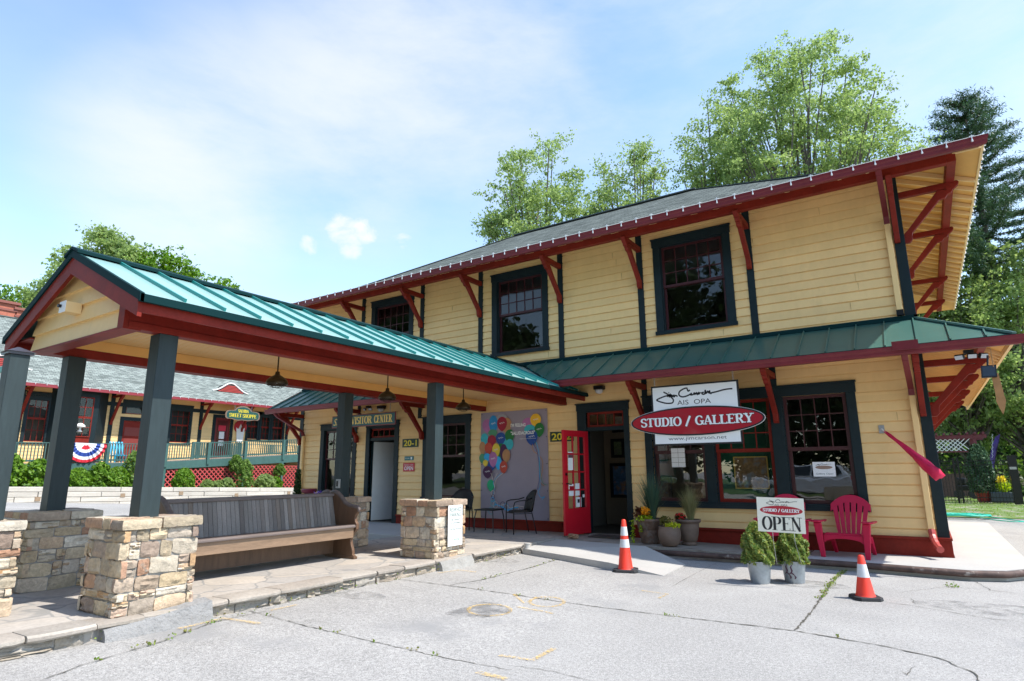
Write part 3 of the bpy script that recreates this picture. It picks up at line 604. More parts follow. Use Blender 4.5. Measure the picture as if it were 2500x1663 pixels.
mb.box(X1+.001, X1+.05, -.001, Y1, -.12, z_-.001); mb.box(X1+.001, X1+.062, .0, Y1, z_+.002, z_+.039); mb.box(X0-.05, X0, .0, Y1, -.12, z_-.001)
mb.build('base_board', red, dep, bevel=.005)
def sash(name, par, u0, u1, z0, z1, d, cols, rows, tf, m=red, fw=.05, ft=.035, mun=.018):
    G_ = shopg if tf is not front else (galg if par.name.startswith('triple') else paneg)
    mb = MB(tf); mb.box(u0, u1, d-ft, d, z0, z0+fw); mb.box(u0, u1, d-ft, d, z1-fw, z1); mb.box(u0, u0+fw, d-ft, d, z0+fw, z1-fw); mb.box(u1-fw, u1, d-ft, d, z0+fw, z1-fw)
    for i in range(1, cols): x = u0+fw+(u1-u0-2*fw)*i/cols; mb.box(x-mun/2, x+mun/2, d-ft+.006, d-.004, z0+fw, z1-fw)
    for j in range(1, rows): z = z0+fw+(z1-z0-2*fw)*j/rows; mb.box(u0+fw, u1-fw, d-ft+.007, d-.005, z-mun/2, z+mun/2)
    mb.build(name, m, par)
    g = MB(tf); g.quad((u0+fw*.5, d-ft*.5, z0+fw*.5), (u1-fw*.5, d-ft*.5, z0+fw*.5), (u1-fw*.5, d-ft*.5, z1-fw*.5), (u0+fw*.5, d-ft*.5, z1-fw*.5)); g.build('pane', G_, par)
def casing(par, u0, u1, z0, z1, t_, tf, m, sill=True, inn=None, dep_=.13):
    mb = MB(tf); pr = .042; mb.box(u0, u0+t_, -.0, pr, z0, z1-t_); mb.box(u1-t_, u1, 0, pr, z0, z1-t_); mb.box(u0-.015, u1+.015, 0, pr+.008, z1-t_, z1); mb.box(u0-.03, u1+.03, 0, pr+.028, z1+.0005, z1+.028)
    if sill: mb.box(u0-.02, u1+.02, -.1, pr+.03, z0, z0+.075)
    a, b, zt = u0+t_, u1-t_, z1-t_
    mb.box(a-.02, a+.018, -dep_, -.001, z0, zt); mb.box(b-.018, b+.02, -dep_, -.001, z0, zt); mb.box(a+.018, b-.018, -dep_, -.001, zt-.018, zt+.02)
    return mb
def window(par, w_, zm, cols, rows, tf=front, m=dgreen, sm=red, label=None):
    u0, u1, z0, z1 = w_; mb = casing(par, u0, u1, z0, z1, tw, tf, m); wo = mb.build('window', m, par, bevel=.003)
    a, b = u0+tw+.016, u1-tw-.016; sash('upper_sash', wo, a, b, zm-.02, z1-tw-.016, -.03, cols, rows, tf, sm); sash('lower_sash', wo, a, b, z0+.076, zm+.025, -.07, 1, 1, tf, sm); return wo
dsash = mat('dark_red_sash', (.055, .010, .012), .4, n=((5, .1),))
for w_ in UW: window(dep, w_, 4.90, 5, 3, sm=dsash)
for w_ in LW: window(dep, w_, 1.62, 4, 3, sm=dsash)
# triple window of the gallery
mb = MB(front); u0, u1, z0, z1 = TR; pr = .042
mb.box(u0, GL[0][0], 0, pr, z0+.075, z1-.17); mb.box(GL[2][1], u1, 0, pr, z0+.075, z1-.17); mb.box(u0-.015, u1+.015, 0, pr+.008, z1-.17, z1); mb.box(u0-.03, u1+.03, 0, pr+.03, z1+.0005, z1+.03)
mb.box(u0-.02, u1+.02, -.1, pr+.035, z0, z0+.075); mb.box(u0-.01, u1+.01, -.09, pr+.006, z0+.0755, z0+.11)
for a, b in ((GL[0][1], GL[1][0]), (GL[1][1], GL[2][0])): mb.box(a, b, -.1, pr-.003, z0+.11, z1-.17)
for a, b in GL: mb.box(a-.02, a+.012, -.13, -.001, z0+.11, z1-.17); mb.box(b-.012, b+.02, -.13, -.001, z0+.11, z1-.17)
tri = mb.build('triple_window', dgreen, dep, bevel=.003)
for i, (a, b) in enumerate(GL):
    sm = red if i == 1 else dsash
    sash('upper_sash', tri, a+.012, b-.012, 1.56, 2.50, -.03, 4, 3, front, sm, fw=.055); sash('lower_sash', tri, a+.012, b-.012, .67, 1.61, -.07, 1, 1, front, sm, fw=.06)
# doorways
def doorway(u0, u1, a, b, zt, ztr, label):
    mb = MB(front); pr = .045; mb.box(u0, a-.012, 0, pr, .0, ztr+.02); mb.box(b+.012, u1, 0, pr, .0, ztr+.02); mb.box(u0-.012, u1+.012, 0, pr+.008, ztr+.02, ztr+.15); mb.box(u0-.03, u1+.03, 0, pr+.028, ztr+.1505, ztr+.18)
    mb.box(a-.03, a, -.14, pr-.01, 0, ztr+.02); mb.box(b, b+.03, -.14, pr-.01, 0, ztr+.02); mb.box(a, b, -.12, .02, zt, zt+.075); mb.box(a, b, -.12, pr-.01, ztr-.012, ztr+.019)
    d = mb.build('doorway', dgreen, dep, bevel=.003); sash('transom', d, a, b, zt+.076, ztr-.013, -.03, 4, 1, front, red, fw=.045)
    MB(front).box(a, b, -.14, .05, -.035, -.001).build('threshold', brownst, d); return d
dw = doorway(-6.05, -4.88, -5.84, -5.0, 2.06, 2.46, ''); dv = doorway(-12.43, -11.23, -12.28, -11.39, 2.07, 2.40, '')
# interiors
inm = mat('interior_wall', (.16, .145, .12), .9); fl = mat('interior_floor', (.09, .07, .05), .5); ceil = mat('interior_ceiling', (.3, .3, .28), .9)
def room(x0, x1, y0, y1, z0, z1, name):
    mb = MB(); mb.quad((x0,y1,z0),(x1,y1,z0),(x1,y1,z1),(x0,y1,z1)); mb.quad((x0,y0,z0),(x0,y1,z0),(x0,y1,z1),(x0,y0,z1)); mb.quad((x1,y0,z0),(x1,y1,z0),(x1,y1,z1),(x1,y0,z1))
    mb.m = 1; mb.quad((x0,y0,z0),(x1,y0,z0),(x1,y1,z0),(x0,y1,z0)); mb.m = 2; mb.quad((x0,y0,z1),(x1,y0,z1),(x1,y1,z1),(x0,y1,z1)); mb.build(name, [inm, fl, ceil], dep, fix=False)
room(-6.55, .0, .02, 5.0, -.01, 3.0, 'gallery_room'); room(-15.1, -6.6, .02, 4.2, -.011, 3.01, 'visitor_room'); room(-15.1, .0, .03, 4.5, 3.3, 6.2, 'upper_room')
# --- roofs
OV, ZE, ZR, SL = 1.12, 5.95, 9.0, .533
def hipquad(mb, pts, tf=None): mb.quad(*pts)
def roof_obj(name, faces, uvdirs, m, par, thick=None):
    mb = MB(); 
    for f in faces: mb.quad(*f)
    o = mb.build(name, m, par, fix=False); uv = o.data.uv_layers.new(name='UVMap'); me = o.data
    for p, (ud, vd) in zip(me.polygons, uvdirs):
        for li in p.loop_indices:
            c = me.vertices[me.loops[li].vertex_index].co; uv.data[li].uv = (c.dot(Vector(ud)), c.dot(Vector(vd)))
    return o
ex0, ex1, ey0, ey1 = X0-OV, X1+OV, -OV, Y1+OV; ym_ = (ey0+ey1)/2; rl, rr = ex0+(ym_-ey0), ex1-(ym_-ey0); 
SL = .436; IN = 1.72; ZB = ZE+SL*IN; S3 = .585; ZR = ZB+S3*((ym_-ey0)-IN)
A_, B_, C_, D_ = (ex0, ey0, ZE), (ex1, ey0, ZE), (ex1, ey1, ZE), (ex0, ey1, ZE); RL, RR = (rl, ym_, ZR), (rr, ym_, ZR)
A2, B2, C2, D2 = (ex0+IN, ey0+IN, ZB), (ex1-IN, ey0+IN, ZB), (ex1-IN, ey1-IN, ZB), (ex0+IN, ey1-IN, ZB)
def uvd(n, sl): q = 1/math.hypot(1, sl); return [((1,0,0), (0,q,sl*q)), ((0,1,0), (-q,0,sl*q)), ((1,0,0), (0,-q,sl*q)), ((0,1,0), (q,0,sl*q))][n]
roof_faces = [(A_, B_, B2, A2), (B_, C_, C2, B2), (C_, D_, D2, C2), (D_, A_, A2, D2), (A2, B2, RR, RL), (B2, C2, RR), (C2, D2, RL, RR), (D2, A2, RL)]
roof_obj('roof', roof_faces, [uvd(i, SL) for i in range(4)]+[uvd(i, S3) for i in range(4)], shing, dep)
t_ = .06; so_ = MB()
for f in roof_faces[:4]: so_.quad(*[(x, y, z-t_) for x, y, z in f])
so_.build('soffit', ochre, dep, fix=False)
rf = MB()
y = .25
while y < Y1: rf.hexa([(X1-.05, y-.022, ZE+SL*1.17-.15), (ex1-.01, y-.022, ZE-.13), (ex1-.01, y+.022, ZE-.13), (X1-.05, y+.022, ZE+SL*1.17-.15), (X1-.05, y-.022, ZE+SL*1.17-.064), (ex1-.01, y-.022, ZE-.064), (ex1-.01, y+.022, ZE-.064), (X1-.05, y+.022, ZE+SL*1.17-.064)]); y += .40
rf.beam((X1-.02, .02, ZE+SL*1.12-.11), (ex1-.02, ey0+.02, ZE-.1), .05, .08)
x = X0+.2
while x < X1: rf.hexa([(x-.022, .05, ZE+SL*1.17-.15), (x-.022, ey0+.01, ZE-.13), (x+.022, ey0+.01, ZE-.13), (x+.022, .05, ZE+SL*1.17-.15), (x-.022, .05, ZE+SL*1.17-.064), (x-.022, ey0+.01, ZE-.064), (x+.022, ey0+.01, ZE-.064), (x+.022, .05, ZE+SL*1.17-.064)]); x += .40
rf.build('rafters', cream2, dep)
rc = MB(); rc.beam((rl, ym_, ZR+.012), (rr, ym_, ZR+.012), .22, .03)
for p, q in ((A_, A2), (B_, B2), (A2, RL), (B2, RR)): rc.beam((p[0], p[1], p[2]+.002), (q[0], q[1], q[2]+.003), .16, .012)
rc.build('ridge_cap', mat('ridge_shingle', (.10, .12, .115), .9, n=((20, .2),)), dep)
def gutter(name, x0, x1, yfn, zb, zt, d0, d1, par, sides=('f',)):
    mb = MB(); prof = [(d0, zt), (d0, zb+.012), (d0+.015, zb), (d1-.035, zb), (d1-.02, zb+.02), (d1-.018, zb+.06), (d1-.004, zb+.085), (d1, zt-.012), (d1, zt), (d1-.012, zt), (d1-.012, zt-.02), (d0+.01, zt-.02), (d0+.01, zt)]
    n = len(prof)
    # front run, mitred at the right corner, then right run
    if 'f' in sides: mb.add([(x0, -p[0], p[1]) for p in prof]+[((X1+p[0]) if x1 is None else x1, -p[0], p[1]) for p in prof], [(i, (i+1) % n, n+(i+1) % n, n+i) for i in range(n)]+[tuple(range(n))])
    if 'r' in sides: mb.add([(X1+p[0], -p[0], p[1]) for p in prof]+[(X1+p[0], Y1+p[0], p[1]) for p in prof], [(i, (i+1) % n, n+(i+1) % n, n+i) for i in range(n)]+[tuple(range(n, 2*n))])
    if 'l' in sides: mb.add([(X0-p[0], -p[0], p[1]) for p in prof]+[(X0-p[0], Y1, p[1]) for p in prof], [(i, (i+1) % n, n+(i+1) % n, n+i) for i in range(n)])
    return mb.build(name, maroon, par)
gutter('gutter', X0-1.2, None, 0, 5.825, 5.955, 1.09, 1.20, dep, ('f', 'l')); 
# plain fascia on the right eave
MB().box(ex1-.0, ex1+.03, -1.08, ey1, 5.86, 5.955).build('fascia', cream2, dep)
mb = MB(); mb.box(X0-.82, X1+.70, -.82, -.70, 5.815, 5.985); mb.box(X1+.70, X1+.82, -.82, Y1+.8, 5.815, 5.985); mb.box(X0-.82, X0-.70, -.70, Y1+.8, 5.816, 5.984); mb.build('purlin', red, dep, bevel=.006)
def bracket(org, dirv, zl, zt, tip, par=dep, w_=.09, m=red):
    # profile in (outwards distance, z)
    dx, dy = dirv; px, py = -dy, dx
    def f(p, t): return (org[0]+dx*p[0]+px*t, org[1]+dy*p[0]+py*t, p[1])
    mb = MB(); s = zt-zl
    mb.extr([(.03, zt-.105), (tip-.17, zt-.105), (tip-.15, zt-.13), (tip-.06, zt-.13), (tip, zt-.075), (tip+.02, zt-.03), (tip, zt), (.03, zt)], f, -w_/2, w_/2)
    mb.extr([(.03, zl), (.105, zl), (.14, zl+.035), (.15, zl+.13), (.165, zl+.17), (tip-.27, zt-.27), (tip-.19, zt-.255), (tip-.15, zt-.20), (tip-.10, zt-.185), (tip-.07, zt-.131), (tip-.28, zt-.106), (tip-.36, zt-.20), (.10, zl+.22), (.045, zl+.17), (.03, zl+.12)], f, -w_/2+.004, w_/2-.004)
    return mb.build('bracket', m, par, bevel=.006)
for x in (-15.13, -12.75, -10.53, -8.62, -6.38, -4.48, -2.30, .07): bracket((x, 0), (0, -1), 4.93, 5.84, .86)
for y in (.07, 2.4, 6.1, 8.6): bracket((X1, y), (1, 0), 4.93, 5.84, .86)
for x in (-15.13, -12.75, -10.40, -4.52, -2.09, .07): bracket((x, 0), (0, -1), 2.04, 2.93, .86)
for y in (.07, 2.3, 5.0, 7.6): bracket((X1, y), (1, 0), 2.04, 2.93, .86)
for q in ((X0-.1, -9.2, -.80, -.70), (-5.75, X1+.70, -.80, -.70), (X1+.70, X1+.80, -.80, Y1)): MB().box(*q, 2.932, 3.06).build('lower_purlin', red, dep, bevel=.005)
# lower skirt roof: standing seam metal
ZW, ZL, OL = 3.63, 3.02, 1.09; S2 = (ZW-ZL)/OL
def zs(d): return ZW-S2*d
skirt = MB()
VX, VZ = -7.44, 3.615; CS = .46      # canopy ridge and slope
def val(d): return (VZ-zs(d))/CS      # |dx| of the valley at distance d
R1 = [(VX+val(0)+.02, 0), (X1, 0), (X1+OL, OL), (VX+val(OL), OL)]
skirt.quad(*[(u, -d, zs(d)) for u, d in [(VX+.03, 0), (X1, 0), (X1+OL, OL), (VX+val(OL), OL)]]); skirt.quad((X1, 0, ZW), (X1, Y1, ZW), (X1+OL, Y1+OL, ZL), (X1+OL, -OL, ZL))
skirt.quad(*[(u, -d, zs(d)) for u, d in [(X0-.1, 0), (VX-.03, 0), (VX-val(OL), OL), (X0-.1, OL)]])
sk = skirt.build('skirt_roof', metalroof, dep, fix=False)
se = MB(); x = X1-.02
while x > VX-val(0):
    d1 = OL; 
    if x-VX < val(OL): d1 = max(0, (ZW-(VZ-CS*(x-VX)))/S2)
    if d1 > .12: se.beam((x, -.03, zs(.03)+.014), (x, -d1, zs(d1)+.014), .018, .032)
    x -= .405
x = X1+.38
while x < X1+OL-.05: d0 = x-X1; se.beam((x, -d0, zs(d0)+.014), (x, -OL, ZL+.014), .018, .032); x += .405
x = -9.5
while x > X0-.1:
    d0 = .03; se.beam((x, -d0, zs(d0)+.014), (x, -OL, ZL+.014), .018, .032); x -= .405
y = -.65
while y < Y1:
    d0 = max(.03, -y) ; se.beam((X1+d0, y, zs(d0)+.014), (X1+OL, y, ZL+.014), .018, .032); y += .405
for cx, s in ((X1, 1),): se.beam((cx, 0, ZW+.02), (cx+s*OL, -OL, ZL+.02), .07, .03)
se.build('seams', metalroof, sk)
fl_ = MB(); fl_.box(VX, X1+.05, -.05, .0, ZW-.02, ZW+.055); fl_.box(X0-.05, VX, -.05, 0, ZW-.02, ZW+.055); fl_.box(X1, X1+.05, -.05, Y1, ZW-.02, ZW+.054)
fl_.box(VX+val(OL)+.02, X1+OL+.012, -OL-.012, -OL+.05, ZL-.045, ZL+.004); fl_.box(X1+OL-.05, X1+OL+.012, -OL, Y1, ZL-.045, ZL+.003); fl_.box(X0-.12, VX-val(OL)-.02, -OL-.012, -OL+.05, ZL-.045, ZL+.004)
for s in (1,): fl_.beam((VX, 0, ZW+.012), (VX+s*val(OL), -OL, ZL+.012), .06, .012)
fl_.build('flashing', metaldark, dep)
mb = MB(); t2 = .07
for f in ([(X0-.1, 0), (VX-1.5, 0), (VX-1.5, OL), (X0-.1, OL)], [(VX+1.45, 0), (X1, 0), (X1+OL, OL), (VX+1.45, OL)]): mb.quad(*[(u, -d, zs(d)-t2) for u, d in f])
mb.quad((X1, 0, ZW-t2), (X1, Y1, ZW-t2), (X1+OL, Y1+OL, ZL-t2), (X1+OL, -OL, ZL-t2)); mb.build('lower_soffit', ochre, dep, fix=False)
mb = MB(); y = .2
while y < Y1: mb.beam((X1, y, zs(0)-t2-.03), (X1+OL-.01, y, zs(OL)-t2-.03), .03, .05); y += .27
x = VX+1.7
while x < X1: mb.beam((x, 0, zs(0)-t2-.03), (x, -OL+.01, zs(OL)-t2-.03), .03, .05); x += .27
mb.beam((X1, 0, ZW-t2-.03), (X1+OL-.02, -OL+.02, ZL-t2-.03), .04, .06)
mb.box(X1+OL-.05, X1+OL-.012, -OL, Y1+OL, ZL-.12, ZL-.046); mb.build('lower_rafters', cream2, dep)
gutter('lower_gutter', VX+val(OL)+.12, None, 0, 2.875, 3.0, 1.085, 1.19, dep, ('f',)); gutter('lower_gutter', X0-.14, -9.05, 0, 2.875, 3.0, 1.085, 1.19, dep, ('f',)); MB().hexa([(X0-.125, -.02, 3.50), (X0-.10, -.02, 3.50), (X0-.10, -1.09, 2.90), (X0-.125, -1.09, 2.90), (X0-.125, -.02, 3.64), (X0-.10, -.02, 3.64), (X0-.10, -1.09, 3.03), (X0-.125, -1.09, 3.03)]).build('rake_board', red, dep)
MB().box(-.2, .13, -1.205, -1.196, 2.94, 3.07).build('splash_guard', maroon, dep)
# downspouts
def spout(path_top, path_low, name='downspout', elbow=None, endcap=None):
    mb = MB()
    for a, b in zip(path_top, path_top[1:]): mb.beam(a, b, .085, .065, up=(0, 1, 0) if abs(Vector(b)[2]-Vector(a)[2]) > .3 else (0, 0, 1))
    o = mb.build(name, maroon, dep, bevel=.008); m2 = MB()
    for a, b in zip(path_low, path_low[1:]): m2.beam(a, b, .085, .065, up=(0, 1, 0))
    m2.build('lower_pipe', cream, o, bevel=.008)
    if elbow:
        m3 = MB(); P = [Vector(p) for p in elbow]; n = 9; Q = []
        for i in range(n+1): t__ = i/n; Q.append(P[0]*(1-t__)**2+P[1]*2*t__*(1-t__)+P[2]*t__**2)
        m3.tube(Q, [.052 if i % 2 else .047 for i in range(n+1)], 8); m3.build('elbow', mat('elbow_red', (.42, .06, .05), .45), o)
    if endcap: MB().box(*endcap).build('boot', blackm, o)
spout([(-.05, -1.12, 5.86), (-.05, -1.02, 5.80), (-.04, -.12, 5.42), (-.04, -.075, 5.28)], [(-.04, -.075, 5.28), (-.04, -.075, 3.78)], endcap=(-.09, .01, -.115, -.035, 3.69, 3.78))
spout([(-.06, -1.11, 2.9), (-.06, -1.0, 2.83), (-.045, -.12, 2.5), (-.045, -.075, 2.38)], [(-.045, -.075, 2.38), (-.045, -.075, .32)], elbow=[(-.045, -.09, .33), (-.045, -.13, .14), (.03, -.42, .08)])
spout([(-15.0, -1.11, 2.9), (-15.0, -.98, 2.8), (-15.0, -.12, 2.42), (-15.0, -.075, 2.3)], [(-15.0, -.075, 2.3), (-15.0, -.075, -.1)])
# ================================================================ CANOPY
can = thing('canopy', 'gabled canopy with a green metal roof and red beams on dark green posts', 'canopy', (VX, -4.5, 0))
EY = -9.04; HW = 1.65; ZEV = VZ-CS*HW
rfm = MB(); th = .012
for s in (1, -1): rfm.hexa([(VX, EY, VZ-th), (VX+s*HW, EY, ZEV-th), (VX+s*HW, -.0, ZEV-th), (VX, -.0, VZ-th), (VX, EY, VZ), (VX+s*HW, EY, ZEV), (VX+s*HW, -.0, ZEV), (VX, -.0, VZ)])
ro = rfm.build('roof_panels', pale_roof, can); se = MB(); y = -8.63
while y < -.1:
    for s in (1, -1):
        d1 = HW
        hi = .1
        if s == 1 and -y < OL: hi = max(.1, (VZ-zs(-y))/CS)
        if hi < d1-.1: se.beam((VX+s*hi, y, VZ-CS*hi+.018), (VX+s*(d1-.015), y, VZ-CS*(d1-.015)+.018), .022, .036)
    y += .41
se.build('seams', mat('seam_green', (.025, .27, .25), .4, .1), ro)
rc = MB()
for s in (1, -1): rc.hexa([(VX, EY-.03, VZ+.02), (VX+s*.17, EY-.03, VZ-.055), (VX+s*.17, -.02, VZ-.055), (VX, -.02, VZ+.02), (VX, EY-.03, VZ+.05), (VX+s*.17, EY-.03, VZ-.02), (VX+s*.17, -.02, VZ-.02), (VX, -.02, VZ+.05)])
rc.build('ridge_cap', metaldark, can)
de = MB()
for s in (1, -1): de.box(min(VX+s*(HW-.03), VX+s*(HW+.012)), max(VX+s*(HW-.03), VX+s*(HW+.012)), EY-.012, -.0, ZEV-.075, ZEV-.002); 
for s in (1, -1): de.hexa([(VX, EY-.018, VZ-.07), (VX+s*(HW+.012), EY-.018, ZEV-.075), (VX+s*(HW+.012), EY+.02, ZEV-.075), (VX, EY+.02, VZ-.07), (VX, EY-.018, VZ+.012), (VX+s*(HW+.012), EY-.018, ZEV+.006), (VX+s*(HW+.012), EY+.02, ZEV+.006), (VX, EY+.02, VZ+.012)])
de.build('drip_edge', metaldark, can)
fa = MB(); XF = HW-.06
for s in (1, -1):
    a, b = VX+s*(XF-.03), VX+s*XF; fa.box(min(a, b), max(a, b), EY+.045, -.0, 2.695, ZEV-.02)
fa.build('fascia', red, can)
rk = MB()
for s in (1, -1): x1 = XF+.012; rk.hexa([(VX, EY+.0, VZ-.26), (VX+s*x1, EY, VZ-.26-CS*x1+.03), (VX+s*x1, EY+.04, VZ-.26-CS*x1+.03), (VX, EY+.04, VZ-.26), (VX, EY, VZ-.068), (VX+s*x1, EY, VZ-.068-CS*x1), (VX+s*x1, EY+.04, VZ-.068-CS*x1), (VX, EY+.04, VZ-.068)])
rk.build('rake_board', red, can)
for s, nm in ((1, 'beam'), (-1, 'beam')):
    xo = VX+s*1.14; a, b = sorted((xo, xo-s*.14)); m_ = MB(); m_.box(a, b, -8.90, -.03, 2.63, 2.865); a2, b2 = sorted((xo, xo+s*.012)); m_.box(a2, b2, -8.9, -.03, 2.632, 2.70); m_.build('beam', red, can, bevel=.005)
m_ = MB(); m_.box(VX-1.139, VX+1.139, -8.945, -8.78, 2.618, 2.6395); m_.box(VX+1.017, VX+1.14, -8.945, -8.90, 2.64, 3.06); m_.build('end_trim', red, can)
m_ = MB(); m_.box(VX-.998, VX+.998, -8.78, -.03, 2.87, 2.885); m_.build('ceiling', None or cream2, can)
bd = MB(); x = VX-.96
while x < VX+.98: bd.box(x-.004, x+.004, -8.78, -.04, 2.866, 2.87); x += .085
bd.build('ceiling_bead', ochre, can)
oc = MB(); oc.box(VX-.9985, VX-.985, -8.78, -.03, 2.74, 2.866); oc.box(VX+.985, VX+.9985, -8.78, -.03, 2.74, 2.866); oc.build('inner_trim', ochre, can)
for s in (1, -1):   # eave soffit between beam and fascia
    a, b = sorted((VX+s*1.141, VX+s*(XF-.031))); MB().box(a, b, -8.95, -.03, 2.80, 2.815).build('eave_soffit', red, can)
gb = MB(); z = 2.64; ex = .19; gtop = VZ-.06; hc = gtop-1.13*CS
def ghw(zz): return min(1.13, (gtop-zz)/CS)
while z < gtop-.03:
    zt = min(z+ex, gtop-.012); cuts = [z]+([hc] if z < hc < zt else [])+([z+ex*.9] if z+ex*.9 < zt else [])+[zt]; cuts = sorted(set(cuts))
    for c0, c1 in zip(cuts, cuts[1:]):
        def gd(q): f = (q-z)/ex; return .034-.014*f if f < .899 else .006
        e0, e1 = gd(c0+1e-4), gd(c1-1e-4); a0, a1 = ghw(c0), ghw(c1); r0, r1 = min(a0, 1.015), min(a1, 1.015)
        gb.hexa([(VX-a0, -8.90, c0), (VX+r0, -8.90, c0), (VX+r0, -8.9-e0, c0), (VX-a0, -8.9-e0, c0), (VX-a1, -8.90, c1), (VX+r1, -8.90, c1), (VX+r1, -8.9-e1, c1), (VX-a1, -8.9-e1, c1)])
    z = zt
gb.build('gable', cream, can)
# inner lining of the gable rake
m_ = MB()
for s in (1, -1): m_.hexa([(VX, -9.0, VZ-.085), (VX+s*1.1, -9.0, VZ-.085-CS*1.1), (VX+s*1.1, -8.9, VZ-.085-CS*1.1), (VX, -8.9, VZ-.085), (VX, -9.0, VZ-.03), (VX+s*1.1, -9.0, VZ-.03-CS*1.1), (VX+s*1.1, -8.9, VZ-.03-CS*1.1), (VX, -8.9, VZ-.03)])
m_.build('rake_soffit', cream2, can)
m_ = MB(); m_.box(VX-.06, VX+.085, -9.07, -8.92, 2.92, 3.035); gbx = m_.build('gable_box', cream2, can, bevel=.004); m_ = MB(); m_.box(VX-.063, VX+.088, -9.076, -9.071, 2.917, 3.038); m_.build('box_cover', whitep, gbx); MB().lathe([(.018, 0), (.018, .03)], (VX-.02, -9.106, 2.99), 10, 1).build('nozzle', blackm, gbx)
for x, y in ((-6.39, -8.5), (-8.49, -8.5), (-6.39, -4.23), (-8.49, -4.23)):
    m_ = MB(); m_.box(x-.095, x+.095, y-.095, y+.095, .80, 2.629); m_.build('post', pgreen, can, bevel=.006)
# ================================================================ SIGNS
black = mat('sign_black', (.012, .012, .014), .5); white = mat('sign_white', (.80, .81, .80), .4, n=((2, .02),)); ivory = mat('sign_ivory', (.78, .75, .64), .5)
sred = mat('sign_red', (.36, .008, .02), .35, coat=.3); gold = mat('sign_gold', (.80, .50, .10), .45); sgreen = mat('sign_green', (.012, .07, .062), .45); yell = mat('number_yellow', (.78, .62, .03), .5); sblack = mat('sign_dark_green', (.01, .035, .02), .5)
chainm = mat('galvanised', (.42, .43, .44), .38, .7, n=((12, .15),))
U, V = (1, 0, 0), (0, 0, 1)
def ell(mb, cx, cz, rx, rz, y0, y1, n=56):
    mb.extr([(cx+rx*cos(2*pi*i/n), cz+rz*sin(2*pi*i/n)) for i in range(n)], lambda p, t: (p[0], t, p[1]), y0, y1); return mb
# signature strokes traced in sign units (x right, z up; 0..1 across the signature)
SIG = [[(.10,.80),(.155,.60),(.20,.35),(.23,.10),(.215,-.12),(.17,-.15),(.11,-.10),(.03,.07),(.0,.18),(.03,.28),(.10,.42),(.16,.50),(.20,.60)], [(.17,.72),(.178,.70)],
 [(.20,.60),(.15,.40),(.20,.55),(.175,.35),(.215,.52),(.21,.33),(.245,.5),(.24,.33),(.265,.45),(.29,.35)], [(.43,.93),(.41,.97),(.375,.92),(.33,.78),(.31,.60),(.315,.42),(.35,.30),(.40,.32),(.45,.42)], [(.425,.90),(.435,.72),(.46,.80)],
 [(.45,.42),(.48,.52),(.465,.40),(.50,.42),(.515,.55),(.52,.40),(.545,.55),(.55,.38),(.575,.56),(.57,.40),(.595,.55)], [(.64,.52),(.61,.50),(.625,.38),(.65,.40),(.655,.55),(.66,.70),(.665,.42),(.69,.60),(.70,.45),(.715,.62),(.715,.42),(.74,.40)],
 [(.72,.43),(.80,.50),(.88,.60),(.94,.64),(1.0,.64)]]
def signature(par, x, y, z, wd, ht, m, th, uu=(1, 0, 0), vv=(0, 0, 1), nn=(0, -1, 0)):
    mb = MB(); uu, vv, nn = Vector(uu), Vector(vv), Vector(nn); k = 0
    for st in SIG:
        P = [(a*wd, b*ht) for a, b in st]; Q = []
        for i in range(len(P)-1):
            p0, p1, p2, p3 = P[max(i-1, 0)], P[i], P[i+1], P[min(i+2, len(P)-1)]
            for s in range(4):
                t = s/4; Q.append(tuple(.5*((2*p1[j])+(-p0[j]+p2[j])*t+(2*p0[j]-5*p1[j]+4*p2[j]-p3[j])*t*t+(-p0[j]+3*p1[j]-3*p2[j]+p3[j])*t**3) for j in (0, 1)))
        Q.append(P[-1]); k += 1; ribbon(mb, Q, th, .0001*k, lambda a, b, c: Vector((x, y, z))+uu*a+vv*b+nn*c)
    return mb.build('signature', m, par, fix=False)
def chain(par, x, y, z0, z1, nm='chain'):
    mb = MB(); z = z0; k = 0
    while z < z1: 
        a, b = (.012, 0) if k % 2 else (0, .012); mb.tube([(x+a*cos(t), y+b*cos(t), z+.022+.022*sin(t)) for t in [i*pi/4 for i in range(8)]], .0035, 5, closed=True); z += .034; k += 1
    return mb.build(nm, chainm, par)
ys = -.86
sg = thing('hanging_sign', 'large white hanging sign with red oval reading STUDIO / GALLERY in front of the windows', 'sign', (-3.25, ys, 2.2))
x0, x1, z0, z1 = -4.06, -2.50, 1.675, 2.755
MB().box(x0, x1, ys-.014, ys+.014, z0, z1).build('border', black, sg); MB().box(x0+.03, x1-.03, ys-.0165, ys-.0145, z0+.03, z1-.03).build('panel', white, sg)
ov = ell(MB(), -3.29, 2.09, 1.185, .262, ys-.04, ys-.018).build('oval_rim', white, sg); ell(MB(), -3.29, 2.09, 1.178, .256, ys-.043, ys-.0405).build('oval_border', black, sg); ell(MB(), -3.29, 2.09, 1.145, .228, ys-.046, ys-.0435).build('oval_panel', sred, sg)
serif('lettering_outline', 'STUDIO / GALLERY', sg, black, (-3.285, ys-.047, 2.015), U, V, .155, 1.98, thick=.25, thin=.10, grow=.035, align='C'); serif('lettering', 'STUDIO / GALLERY', sg, white, (-3.285, ys-.0505, 2.015), U, V, .155, 1.98, thick=.25, thin=.10, align='C')
text('lettering', 'AIS  OPA', sg, black, (-3.58, ys-.0175, 2.385), U, V, .083, .60); text('lettering', 'www.jimcarson.net', sg, mat('sign_grey', (.09, .09, .09), .6), (-3.78, ys-.0175, 1.745), U, V, .075, 1.02)
signature(sg, -3.96, ys-.0172, 2.46, 1.36, .225, black, .026)
for x in (-3.99, -2.58): chain(sg, x, ys, 2.75, 2.93)
